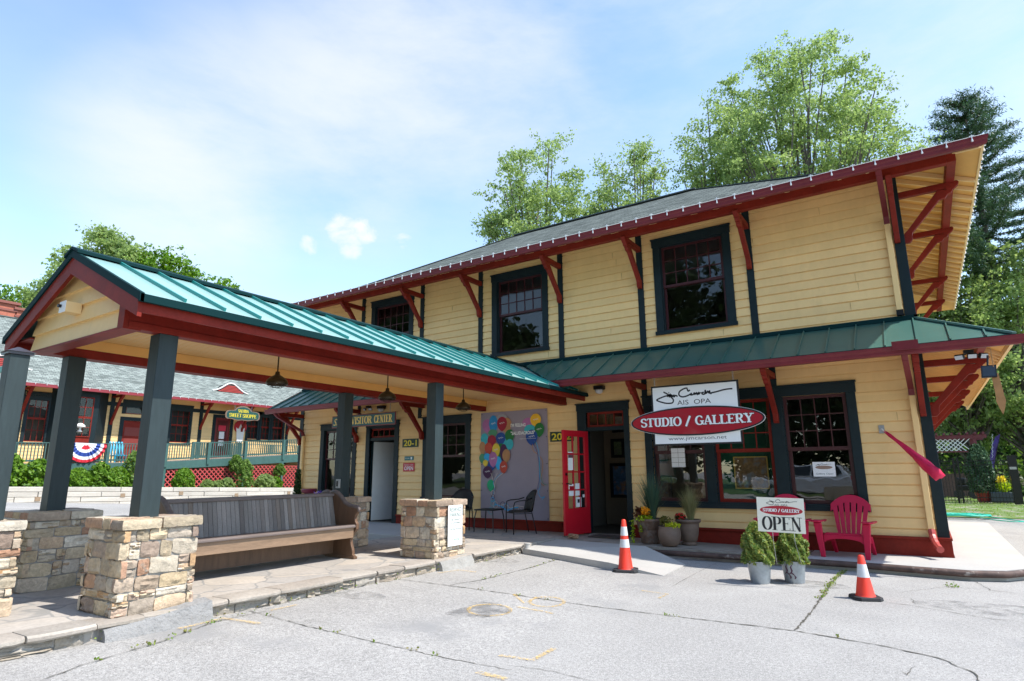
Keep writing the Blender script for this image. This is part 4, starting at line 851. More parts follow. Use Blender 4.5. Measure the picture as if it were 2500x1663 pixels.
# visitor centre sign
vs_ = thing('hanging_sign', 'dark green hanging sign with gold letters reading VISITOR CENTER, partly behind a post', 'sign', (-11.6, -.8, 2.5)); x0, x1, z0, z1 = -12.9, -10.60, 2.385, 2.70
MB().box(x0, x1, -.815, -.785, z0, z1).build('border', mat('sign_border_red', (.16, .025, .02), .5), vs_, bevel=.006); MB().box(x0+.025, x1-.025, -.8175, -.8155, z0+.025, z1-.025).build('panel', sgreen, vs_)
serif('lettering', 'VISITOR', vs_, gold, (-12.15, -.819, 2.455), U, V, .185, .74, thick=.19, thin=.05); serif('lettering', 'CENTER', vs_, gold, (-11.33, -.819, 2.455), U, V, .185, .62, thick=.19, thin=.05)
text('lettering', 'Saluda', vs_, gold, (-12.83, -.819, 2.45), U, V, .18, .62, slant=.3)
for x in (-12.6, -10.8): chain(vs_, x, -.8, 2.70, 2.93)
def plate(name, label, x0, x1, z0, z1, m, y=-.024, cat='sign', bd=None):
    t = thing(name, label, cat, ((x0+x1)/2, y, (z0+z1)/2)); MB().box(x0, x1, y-.012, y, z0, z1).build('panel', m, t)
    return t
t = plate('number_plate', 'dark green number plate with yellow 20-1 right of the open white door', -11.09, -10.55, 1.865, 2.075, sblack); text('numerals', '20-1', t, yell, (-11.04, -.0375, 1.895), U, V, .15, .44, off=.02)
t = plate('number_plate', 'dark green number plate with yellow 20-2 partly hidden by the open red door', -6.72, -6.15, 1.865, 2.075, sblack); text('numerals', '20-2', t, yell, (-6.68, -.0375, 1.895), U, V, .15, .48, off=.02)
t = plate('open_sign', 'small red sign with white OPEN below the number 20-1', -11.04, -10.66, 1.265, 1.475, mat('open_red', (.52, .02, .04), .4)); text('lettering', 'OPEN', t, white, (-10.85, -.0375, 1.295), U, V, .095, .30, align='CENTER', off=.02); text('lettering', 'Come in', t, white, (-11.0, -.0375, 1.41), U, V, .04, .17, slant=.3); text('lettering', "WE'RE", t, white, (-10.80, -.0375, 1.41), U, V, .03, .1)
t = plate('restroom_sign', 'small teal plaque above the red OPEN sign', -11.0, -10.70, 1.54, 1.64, mat('teal_plate', (.02, .16, .17), .4)); text('lettering', 'Restrooms', t, white, (-10.98, -.0375, 1.575), U, V, .035, .15); MB().box(-10.79, -10.74, -.0385, -.037, 1.56, 1.62).build('symbol', white, t)
# reserved parking plate on the pillar
t = thing('parking_sign', 'white notice reading RESERVED PARKING fixed to the stone pillar', 'sign', (-6.0, -4.17, .42)); px_ = -6.0
P_ = [(px_, -4.36, .14), (px_, -3.99, .14), (px_, -3.99, .71), (px_, -4.36, .71)]
MB().box(px_-.006, px_+.004, -4.34, -4.0, .16, .745).build('panel', white, t, bevel=.003); grn = mat('lettering_green', (.02, .09, .06), .5); Y_ = (0, 1, 0)
for s, z, h, wd in (('RESERVED', .655, .055, .27), ('PARKING', .58, .055, .25), ('FOR TENANTS', .52, .028, .22), ('& CUSTOMERS', .475, .028, .22), ('OF', .435, .022, .03), ('SALUDA STATION', .385, .028, .25)): text('lettering', s, t, grn, (px_+.0055, -4.17, z), Y_, V, h, wd, align='CENTER')
text('lettering', 'no parking', t, mat('lettering_leaf', (.02, .25, .10), .5), (px_+.0055, -4.17, .23), Y_, V, .04, .2, align='CENTER', slant=.3)
# ================================================================ MURAL
mu = thing('mural_banner', 'purple grey wall banner painted with bunches of balloons', 'banner', (-7.68, -.03, 1.4)); mw, mh = 1.81, 2.38; mx0, mz0 = -8.585, .215
def cl(name, c, r=.65): return mat('paint_'+name, c, r, n=((6, .12),))
mb = MB(); n = 16
for i in range(n+1):
    for j in range(n+1): mb.v.append((mx0+mw*i/n, -.037-.004*sin(i*1.1+j*.6)-.003*sin(j*1.7-i*.4), mz0+mh*j/n))
mb.f = [(j*(n+1)+i, j*(n+1)+i+1, (j+1)*(n+1)+i+1, (j+1)*(n+1)+i) for j in range(n) for i in range(n)]; mb.mi = [0]*len(mb.f); mb.build('canvas', mat('banner_canvas', (.30, .262, .315), .75, n=((1.5, .06),), bump=(3, .4, .03)), mu, smooth=True, fix=False)
K_ = {'pink': cl('pink', (.42, .15, .35)), 'blue': cl('blue', (.015, .25, .55)), 'grey': cl('grey', (.33, .33, .36)), 'crim': cl('crimson', (.33, .006, .03)), 'tan': cl('tan', (.45, .22, .09)), 'cyan': cl('cyan', (.04, .42, .48)), 'green': cl('green', (.01, .16, .03)), 'sage': cl('sage', (.07, .27, .14)), 'navy': cl('navy', (.008, .06, .27)), 'yel': cl('yellow', (.75, .55, .05)), 'org': cl('orange', (.50, .06, .03)), 'sky': cl('sky', (.03, .40, .75)), 'plum': cl('plum', (.06, .01, .06)), 'emer': cl('emerald', (.01, .36, .16)), 'gold': cl('gold', (.85, .48, .02))}
bal = [(.33,.925,.095,.05,'grey'),(.10,.875,.075,.062,'pink'),(.20,.885,.07,.085,'blue',1),(.40,.87,.08,.07,'tan'),(.335,.885,.078,.066,'crim',1),(.06,.745,.06,.055,'cyan'),(.19,.80,.07,.035,'sage'),(.175,.725,.068,.055,'crim'),(.36,.69,.065,.05,'cyan'),(.315,.745,.075,.056,'navy',1),(.45,.765,.07,.06,'green'),(.45,.685,.058,.05,'cyan'),(.03,.66,.05,.06,'tan'),(.125,.655,.06,.055,'org'),(.32,.625,.06,.072,'green'),(.36,.61,.058,.08,'plum'),(.40,.58,.06,.06,'tan'),(.245,.635,.06,.064,'yel',1),(.03,.56,.05,.045,'sage'),(.105,.57,.05,.038,'sky'),(.08,.515,.04,.03,'yel'),(.175,.49,.06,.045,'navy'),(.28,.515,.05,.06,'sky'),(.20,.55,.065,.07,'pink',1),(.36,.475,.06,.055,'org',1),(.115,.43,.075,.055,'plum',1),(.165,.305,.058,.052,'emer'),
  (.73,.875,.085,.05,'pink'),(.84,.90,.078,.058,'gold',1),(.755,.81,.085,.05,'cyan'),(.89,.81,.07,.062,'green',1),(.78,.745,.085,.068,'navy',1)]
for i, b in enumerate(bal):
    cx, cz, rx, rz, c = b[:5]; yy = -.047-.0006*i; cx, cz, rx, rz = mx0+cx*mw, mz0+cz*mh, rx*mw, rz*mh; m_ = MB(); n = 22; P = []
    for k in range(n):
        a = 2*pi*k/n+pi/2; r_ = 1; zz = sin(a); xx = cos(a)*(1-.18*max(0, -zz)); P.append((cx+rx*xx, yy, cz+rz*(zz*1.08 if zz < 0 else zz)))
    P[n//2] = (P[n//2][0], yy, P[n//2][2]-rz*.08); m_.quad(*P); m_.build('balloon', K_[c], mu, fix=False)
    if len(b) > 5:
        m_ = MB(); ribbon(m_, [(cx-rx*.5+rx*q/8, cz+rz*.12*sin(q*2.3)+rz*.02*q) for q in range(9)], .010, 0, lambda a, b_, c_: (a, yy-.0012, b_)); m_.build('script', white, mu, fix=False)
def strings(pts, m, wd=.012, dz=0):
    P = [(mx0+a*mw, mz0+b*mh) for a, b in pts]; Q = []
    for i in range(len(P)-1):
        p0, p1, p2, p3 = P[max(i-1, 0)], P[i], P[i+1], P[min(i+2, len(P)-1)]
        for s in range(5): t = s/5; Q.append(tuple(.5*((2*p1[j])+(-p0[j]+p2[j])*t+(2*p0[j]-5*p1[j]+4*p2[j]-p3[j])*t*t+(-p0[j]+3*p1[j]-3*p2[j]+p3[j])*t**3) for j in (0, 1)))
    Q.append(P[-1]); m_ = MB(); ribbon(m_, Q, wd, 0, lambda a, b, c: (a, -.0670-dz, b)); m_.build('string', m, mu, fix=False)
wh2 = cl('cream', (.62, .55, .50))
for i, (a, mm) in enumerate(((.17, wh2), (.22, K_['plum']), (.27, wh2), (.33, K_['sky']))): strings([(a, .42), (.21, .34), (.225, .28), (.20, .2), (.24, .14), (.2, .1)], mm, .010, .0003*i)
strings([(.36, .42), (.25, .36), (.225, .28)], wh2, .012, .002)
for i, (cx, cz, r_) in enumerate(((.2, .235, .022), (.205, .20, .02), (.195, .172, .02), (.2, .14, .025), (.24, .125, .03), (.35, .125, .03), (.40, .11, .03), (.17, .07, .03), (.60, .085, .02))): strings([(cx+r_*1.2*cos(q*pi/5), cz+r_*sin(q*pi/5)) for q in range(11)], [wh2, K_['plum'], K_['sky'], K_['cyan']][i % 4], .010, .0025+.0003*i)
strings([(.24, .13), (.33, .11), (.42, .08), (.50, .10), (.58, .11)], K_['sky'], .02, .003); strings([(.3, .12), (.4, .13), (.46, .1), (.55, .12), (.66, .115)], wh2, .014, .0034)
strings([(.79, .68), (.80, .62), (.87, .58), (.93, .52), (.92, .42), (.89, .34), (.95, .30)], K_['tan'], .014, .001); strings([(.80, .68), (.85, .62), (.88, .5), (.88, .36), (.86, .3), (.855, .27)], K_['navy'], .011, .0012); strings([(.82, .7), (.87, .64), (.89, .5), (.90, .4), (.93, .33), (.98, .31)], K_['sage'], .010, .0014); strings([(.84, .7), (.88, .6), (.885, .45), (.89, .3), (.86, .25), (.9, .2), (.95, .21), (.91, .18)], K_['sky'], .012, .0016); strings([(.455, .64), (.47, .6), (.46, .54)], K_['plum'], .010, .0018)
text('lettering', "I'M FEELING", mu, white, (mx0+.475*mw, -.072, mz0+.845*mh), U, V, .078, .40, off=.03); text('lettering', '"SALUDACROUS"', mu, white, (mx0+.475*mw, -.072, mz0+.77*mh), U, V, .078, .64, off=.03); text('lettering', 'ENJOY LIFE DOWNTOWN', mu, white, (mx0+.61*mw, -.072, mz0+.725*mh), U, V, .022, .42)
for i in range(5):
    for xx in (mx0+.03, mx0+mw-.03): MB().lathe([(.009, -.050), (.009, -.036)], (xx, 0, mz0+.04+(mh-.08)*i/4), 8, 1).build('grommet', blackm, mu)
# ================================================================ RED DOOR (open)
dr = mat('door_red', (.50, .010, .022), .36, spec=.3, n=((5, .05),), coat=.2); Hx, Hy = -5.83, -.03; ang = math.atan2(-.85, -.14); du = Vector((cos(ang), sin(ang), 0)); dn = Vector((-sin(ang), cos(ang), 0))
def dtf(u, d, z): return tuple(Vector((Hx, Hy, 0))+du*u+dn*d+Vector((0, 0, z)))
DW = .83; mb = MB(dtf); t_ = .022; g0, g1, gz0, gz1 = .12, DW-.12, .52, 1.93
mb.box(0, DW, -t_, t_, .02, gz0); mb.box(0, DW, -t_, t_, gz1, 2.05); mb.box(0, g0, -t_, t_, gz0, gz1); mb.box(g1, DW, -t_, t_, gz0, gz1)
for i in (1, 2): x = g0+(g1-g0)*i/3; mb.box(x-.014, x+.014, -t_+.005, t_-.005, gz0, gz1)
for j in (1, 2, 3): z = gz0+(gz1-gz0)*j/4; mb.box(g0, g1, -t_+.006, t_-.006, z-.014, z+.014)
door = mb.build('door', dr, dep); g = MB(dtf); g.quad((g0, 0, gz0), (g1, 0, gz0), (g1, 0, gz1), (g0, 0, gz1)); g.build('pane', paneg, door)
mb = MB(dtf); s_ = 1
for s_ in (1, -1): mb.tube([(DW-.06, s_*.02, 1.0), (DW-.06, s_*.07, 1.0), (DW-.09, s_*.075, .99), (DW-.16, s_*.075, .985)], .011, 8); mb.lathe([(.028, 0), (.028, .03)], (DW-.06, -.015, 1.0), 14, 1); mb.lathe([(.026, -.04), (.026, .04)], (DW-.06, 0, 1.18), 14, 1)
mb.build('handle', blackm, door)
fs_ = mat('gallery_paper', (.8, .8, .8), .7, n=((40, .05),)); ph = mat('flyer_picture', (.12, .05, .06), .7, n=((14, .6),))
def note(u0, u1, z0, z1, m=fs_, d=.012, s=1): o = MB(dtf).box(u0, u1, s*d, s*(d+.001), z0, z1).build('notice', m, door); return o
for s in (1,):
    note(DW-.14-.20, DW-.15, 1.26, 1.62, s=s); note(DW-.335, DW-.155, 1.5, 1.60, ph, .0135, s); note(DW-.34, DW-.15, .76, .99, s=s); note(DW-.33, DW-.17, .885, .95, sred, .0135, s); note(DW-.53, DW-.36, .76, 1.0, s=s); note(DW-.55, DW-.37, .42+.12, .73, s=s); note(DW-.49, DW-.42, .62, .69, black, .0135, s); note(DW-.66, DW-.6, .72, .78, s=s)
# inner white door of the visitor centre, standing ajar
hx = -12.27
mb = MB(); a_ = R(76); e = (hx+.87*cos(a_), .12+.87*sin(a_)); mb.hexa([(hx, .1, 0.02), (e[0], e[1], .02), (e[0]-.03, e[1]+.03, .02), (hx-.03, .13, .02), (hx, .1, 2.05), (e[0], e[1], 2.05), (e[0]-.03, e[1]+.03, 2.05), (hx-.03, .13, 2.05)]); wd = mb.build('door', whitep, dep); MB().tube([(hx+.36, .62, 1.0), (hx+.42, .60, 1.0), (hx+.42, .52, .995)], .012, 8).build('handle', blackm, wd)
# ================================================================ gallery interior
pal = [(.05, .12, .25), (.12, .16, .07), (.28, .14, .05), (.10, .09, .08), (.2, .25, .3)]
def painting(x0, x1, z0, z1, y, k, label, ax=0, frm=None, fw_=.07):
    t = thing('framed_painting', label, 'painting', ((x0+x1)/2, y, (z0+z1)/2) if ax == 0 else (y, (x0+x1)/2, (z0+z1)/2), 'framed paintings inside the gallery'); f = (lambda u, d, z: (u, y-d, z)) if ax == 0 else (lambda u, d, z: (y+d, u, z))
    mb = MB(f); w_ = fw_; mb.box(x0, x1, 0, .04, z0, z0+w_); mb.box(x0, x1, 0, .04, z1-w_, z1); mb.box(x0, x0+w_, 0, .04, z0+w_, z1-w_); mb.box(x1-w_, x1, 0, .04, z0+w_, z1-w_); mb.build('frame', frm or blackm, t)
    m_ = mat('canvas_%d' % k, pal[k % 5], .6, n=((5, .5), (18, .4)), patch=(4, .5, .15, pal[(k+2) % 5])); MB(f).box(x0+w_, x1-w_, .012, .016, z0+w_, z1-w_).build('canvas', m_, t); return t
pdefs = [(-6.50, .75, 1.35, .55, 1.25, 'large framed blue lake painting facing the open red door')]
yb = 2.2
MB().box(-6.5, -4.0, yb, yb+.1, 0, 3.0).build('partition', mat('partition_wall', (.20, .15, .10), .85, n=((2, .1),)), dep)
for x0, x1, z0, z1, k, lb in ((-7.1+.75, -5.55, .62, 1.42, 0, 'large framed lake painting seen through the gallery doorway'), (-6.3, -5.95, 1.55, 2.0, 1, 'small framed landscape above the lake painting'), (-5.8, -5.4, 1.55, 1.95, 2, 'small framed autumn painting inside the doorway'), (-5.3, -4.85, .6, 1.1, 3, 'low dark framed painting deep in the doorway'), (-5.3, -4.9, 1.4, 1.9, 3, 'dark framed picture at the right inside the doorway'), (-6.25, -5.7, 2.15, 2.6, 4, 'framed picture near the top of the doorway view')): painting(x0, x1, z0, z1, yb-.001, k, lb)
greenb = mat('window_backdrop', (.012, .10, .045), .7, n=((2, .3),)); MB().box(-3.3, -2.1, .35, .37, .5, 2.5).build('window_backdrop', greenb, dep)
painting(-2.98, -2.38, .90, 1.48, .345, 2, 'small gold framed landscape in the middle gallery window', frm=gold, fw_=.018)
t = thing('window_notice', 'sheet reading Gallery Open with an oval in the right gallery window', 'notice', (-1.42, -.035, 1.22)); MB().box(-1.60, -1.26, -.0025, -.001, 1.12, 1.36).build('paper', fs_, t); ell(MB(), -1.43, 1.27, .13, .03, -.0045, -.003).build('oval', mat('faded_oval', (.3, .2, .15), .6), t); text('lettering', 'Gallery Open', t, mat('lettering_grey', (.15, .2, .2), .6), (-1.43, -.0045, 1.145), U, V, .035, .26, align='CENTER'); signature(t, -1.55, -.0045, 1.30, .24, .035, black, .004)
for o in [t]: o.location.y += 0
t = thing('window_notice', 'stack of white sheets taped inside the left gallery window', 'notice', (-3.9, -.01, 1.5)); mb = MB()
for i in range(2):
    for j in range(4): mb.box(-4.05+.135*i, -4.05+.135*i+.13, -.010, -.009, 1.30+.09*j, 1.30+.09*j+.085)
mb.build('sheets', fs_, t)
mtm = mat('door_mat', (.07, .055, .045), .95, n=((60, .3),), bump=(120, .8, .005)); mb = MB(); mb.box(-5.62, -4.95, -.55, -.10, -.012, .004); tag(mb.build('doormat', mtm), 'brown doormat in front of the gallery doorway', 'mat')
mb = MB(); rock(mb, -5.80, -5.62, -1.05, -.93, .0, .075, 'y-', .4, 6); rk_ = mb.build('door_stone', mat('door_stone', (.35, .2, .12), .85, n=((10, .3),), bump=(25, .8, .01)), smooth='auto'); tag(rk_, 'reddish brown stone propping the open red door', 'stone')
mb = MB(); mb.lathe([(.05, -.16), (.05, .02), (.058, .02), (.058, .035), (.0, .035)], (-5.87, -2.36, .0), 16); tag(mb.build('drain_pipe', conc), 'short capped drain pipe at the platform corner by the ramp', 'pipe')
# ================================================================ LAMPS
def pendant(y, label):
    t = thing('pendant_lamp', label, 'lamp', (VX+.1, y, 2.865), 'pendant lamps under the canopy ceiling'); x = VX+.1
    MB().lathe([(.0, 2.87), (.07, 2.87), (.068, 2.855), (.03, 2.842), (.012, 2.838)], (x, y, 0), 20).build('ceiling_rose', bronze, t, smooth='auto'); MB().lathe([(.010, 2.60), (.010, 2.845)], (x, y, 0), 10).build('rod', bronze, t)
    prof = [(.0, 2.615), (.028, 2.615), (.032, 2.585), (.036, 2.57), (.052, 2.56), (.10, 2.53), (.135, 2.495), (.150, 2.455), (.145, 2.435), (.135, 2.435), (.13, 2.455), (.09, 2.51), (.0, 2.54)]
    MB().lathe(prof, (x, y, 0), 28).build('shade', bronze, t, smooth='auto'); mb = MB()
    for k in range(4): a = k*pi/4; mb.tube([(x+.13*cos(a)*q, y+.13*sin(a)*q, 2.43-.045*(1-q*q)) for q in (-1, -.7, -.35, 0, .35, .7, 1)], .0028, 5)
    for r_ in (.13, .08): mb.tube([(x+r_*cos(k*pi/8), y+r_*sin(k*pi/8), 2.43-.045*(1-(r_/.13)**2)) for k in range(16)], .0028, 5, closed=True)
    mb.build('cage', bronze, t); MB().lathe([(.0, 2.45), (.022, 2.455), (.03, 2.475), (.022, 2.50), (.014, 2.53)], (x, y, 0), 12).build('bulb', mat('bulb_glass', (.7, .7, .68), .2), t, smooth=True)
pendant(-6.47, 'bronze caged pendant lamp nearest the gable end, above the bench'); pendant(-4.35, 'bronze caged pendant lamp in the middle of the canopy ceiling'); pendant(-2.30, 'bronze caged pendant lamp closest to the depot wall')
def bulkhead(x, z, label):
    t = thing('wall_lamp', label, 'lamp', (x, -.08, z)); MB().box(x-.11, x+.11, -.16, -.02, z-.03, z+.05).build('housing', blackm, t, bevel=.015); MB().lathe([(.0, -.09), (.06, -.075), (.085, -.03), (.085, .0)], (x, -.1, z-.03), 18).build('glass_cover', mat('lamp_glass', (.6, .6, .58), .15), t, smooth=True)
    mb = MB()
    for k in range(3): a = k*pi/3; mb.tube([(x+.09*cos(a)*q, -.1+.09*sin(a)*q, z-.035-.07*(1-q*q)) for q in (-1, -.6, 0, .6, 1)], .004, 5)
    mb.build('guard', blackm, t)
bulkhead(-5.48, 2.93, 'black caged wall lamp above the gallery doorway'); bulkhead(-11.84, 2.93, 'black caged wall lamp above the visitor centre doorway')
def flood(x, y, z, label, heads):
    t = thing('floodlight', label, 'lamp', (x, y, z)); MB().box(x-.06, x+.06, y-.05, y+.05, z+.02, z+.07).build('bracket', blackm, t, bevel=.005)
    for dx, dy, rot in heads:
        c = Vector((x+dx, y+dy, z-.02)); d = Vector((sin(rot), -.7, -.55)).normalized(); a = Vector((cos(rot), sin(rot)*.7, 0)).normalized(); b = d.cross(a).normalized(); mb = MB(); P = [c+a*sx*.055+b*sy*.036+d*sd_*.02 for sd_ in (-1, 1) for sx, sy in ((-1, -1), (1, -1), (1, 1), (-1, 1))]; mb.hexa(P); h = mb.build('lamp_head', blackm, t, bevel=.006)
        P = [c+a*sx*.048+b*sy*.030+d*s2 for s2 in (.021, .024) for sx, sy in ((-1, -1), (1, -1), (1, 1), (-1, 1))]; MB().hexa(P).build('lens', MATS['lens_grey'] if 'lens_grey' in MATS else mat('lens_grey', (.5, .52, .54), .2), h); MB().beam((x, y, z+.03), c, .015, .015).build('arm', blackm, h)
flood(.70, -1.02, 2.80, 'twin floodlight under the right corner of the lower roof', [(-.11, -.02, -.5), (.03, -.06, .1), (.16, .03, .8)])
flood(-12.30, -.12, 2.93, 'grey twin floodlight left of the lamp over the visitor doorway', [(-.1, -.03, -.5), (.1, -.03, .5)])
t = thing('solar_panel', 'small black solar panel hanging at the right corner of the lower roof', 'panel', (.95, -1.12, 2.62)); mb = MB(); c = Vector((.88, -1.14, 2.53)); a = Vector((1, .05, 0)).normalized(); b = Vector((.1, .35, 1)).normalized(); d = a.cross(b); mb.hexa([c+a*sx*.085+b*sy*.09+d*s*.012 for s in (-1, 1) for sx, sy in ((-1, -1), (1, -1), (1, 1), (-1, 1))]); mb.build('frame', blackm, t); MB().hexa([c+a*sx*.07+b*sy*.075+d*s for s in (.0125, .015) for sx, sy in ((-1, -1), (1, -1), (1, 1), (-1, 1))]).build('cells', mat('solar_cells', (.02, .03, .04), .15), t); MB().tube([(.88, -1.12, 2.62), (.90, -1.09, 2.76)], .012, 8).build('arm', blackm, t)
mb = MB(); mb.extr([(.90, 2.50), (.98, 2.50), (1.0, 2.2), (1.01, 2.12), (.985, 2.02), (.955, 1.94), (.93, 2.02), (.905, 2.12), (.91, 2.2)], lambda p, t: (p[0], t, p[1]), -1.14, -1.12); mb.tube([(.94, -1.13, 2.5), (.94, -1.12, 2.86)], .006, 6); tag(mb.build('wooden_ornament', mat('bare_wood', (.38, .19, .07), .7, n=((6, .2),))), 'pointed bare wood ornament hanging from the right roof corner', 'ornament')
# string lights
def string_lights(name, label, pts, n, drop, par_y):
    t = thing(name, label, 'string lights', pts[0]); bl = mat('light_clip', (.85, .85, .85), .3) if 'light_clip' not in MATS else MATS['light_clip']
    MB().tube(pts, .004, 5).build('wire', whitep, t); A, B = Vector(pts[0]), Vector(pts[-1])
    proto = None
    for i in range(n):
        p = A.lerp(B, (i+.5)/n)
        if proto is None:
            mb = MB(); mb.beam(p+Vector((0, 0, .03)), p-Vector((0, 0, .045)), .016, .012); mb.beam(p+Vector((-.03, 0, .012)), p+Vector((.03, 0, .012)), .012, .012); mb.lathe([(.011, -.075), (.014, -.06), (.010, -.04)], tuple(p), 8); proto = mb.build('bulb', bl, t); p0 = p
        else: c = proto.copy(); sc.collection.objects.link(c); c.parent = t; c.location = p-p0; c.rotation_euler = (0, 0, 0)
string_lights('string_lights', 'white string lights clipped along the front gutter of the upper roof', [(X0-.9, -1.212, 5.955), (1.3, -1.212, 5.955)], 57, 0, 0)
string_lights('string_lights', 'white string lights along the right hand eave of the upper roof', [(1.305, -1.0, 5.93), (1.305, Y1+1.0, 5.93)], 34, 0, 0)
# ================================================================ FURNITURE
pewd = mat('weathered_boards', (.16, .15, .15), .75, ramp=[(.13,.11,.10), (.19,.17,.155), (.27,.24,.22), (.16,.125,.10), (.22,.20,.19)], n=((3, .15), (60, .2)), bump=(70, .4, .003), stretch=(3, 3, .4))
peww = mat('pew_wood', (.25, .165, .105), .55, n=((3, .25), (25, .12)), bump=(30, .4, .004), stretch=(4, .5, 4)); pewend = mat('pew_end_wood', (.13, .072, .042), .5, n=((4, .25),), bump=(20, .4, .004), stretch=(4, 4, .6)); pewtop = mat('pew_rail', (.14, .11, .10), .6, n=((6, .2),), stretch=(3, .4, 3))
def pew(name, label, xf, s, y0, y1, full=True):
    """xf: x of the seat front; s=+1 faces +x"""
    t = thing(name, label, 'bench', (xf-s*.25, (y0+y1)/2, 0), 'church pews standing back to back'); X = lambda d: xf-s*d
    def pr(mb, prof, a, b): mb.extr(prof, lambda p, tt: (X(p[0]), tt, p[1]), a, b); return mb
    pr(MB(), [(-.02, .445), (-.02, .47), (0, .485), (.40, .465), (.40, .435)], y0+.02, y1-.02).build('seat', pewtop, t, bevel=.006)
    pr(MB(), [(.01, .30), (.01, .444), (.04, .444), (.04, .30)], y0+.03, y1-.03).build('seat_apron', peww, t, bevel=.004)
    bk = MB(); y = y0+.03; w_ = .062
    while y < y1-.03:
        e = min(y+w_, y1-.03); pr(bk, [(.405, .455), (.515, .885), (.53, .885), (.42, .455)], y+.0025, e-.0025); y = e
    pr(bk, [(.422, .40), (.422, .455), (.54, .885), (.55, .88), (.44, .40)], y0+.03, y1-.03)
    bk.build('backrest', pewd, t)
    pr(MB(), [(.488, .885), (.488, .925), (.575, .93), (.575, .89)], y0-.0, y1+.0).build('top_rail', pewtop, t, bevel=.008)
    pr(MB(), [(.44, .06), (.44, .42), (.465, .42), (.465, .06)], y0+.03, y1-.03).build('rear_panel', pewend, t)
    prof = [(.0, .0), (.0, .045), (.03, .055), (.035, .12), (.07, .20), (.09, .26), (.06, .33), (.02, .37), (-.035, .42), (-.03, .50), (.0, .53), (.015, .58), (.0, .625), (-.04, .66), (-.045, .70), (-.02, .725), (.05, .735), (.15, .745), (.25, .78), (.35, .87), (.43, .925), (.50, .945), (.56, .94), (.595, .90), (.60, .80), (.58, .55), (.57, .30), (.585, .055), (.61, .045), (.61, .0)]
    for a, b in ((y0-.03, y0+.02), (y1-.02, y1+.03)):
        e = pr(MB(), prof, a, b).build('end_panel', pewend, t, bevel=.006); q = MB()
        top = prof[13:24]; q.tube([(X(p[0]), (a+b)/2, p[1]+.006) for p in top], [.02, .028]+[.032]*8+[.026], 8); q.build('scroll_rail', pewtop, e, smooth=True)
        q = MB(); q.box(min(X(-.015), X(.625)), max(X(-.015), X(.625)), a-.01, b+.01, 0.0, .035); q.build('foot', pewend, e, bevel=.006)
    return t
pew('church_pew', 'long weathered wooden pew with grey slatted back facing the parking lot', -7.13, 1, -7.72, -5.10); pew('church_pew', 'second wooden pew turned away behind the grey backed pew, only its lower part showing', -8.42, -1, -7.6, -5.02)
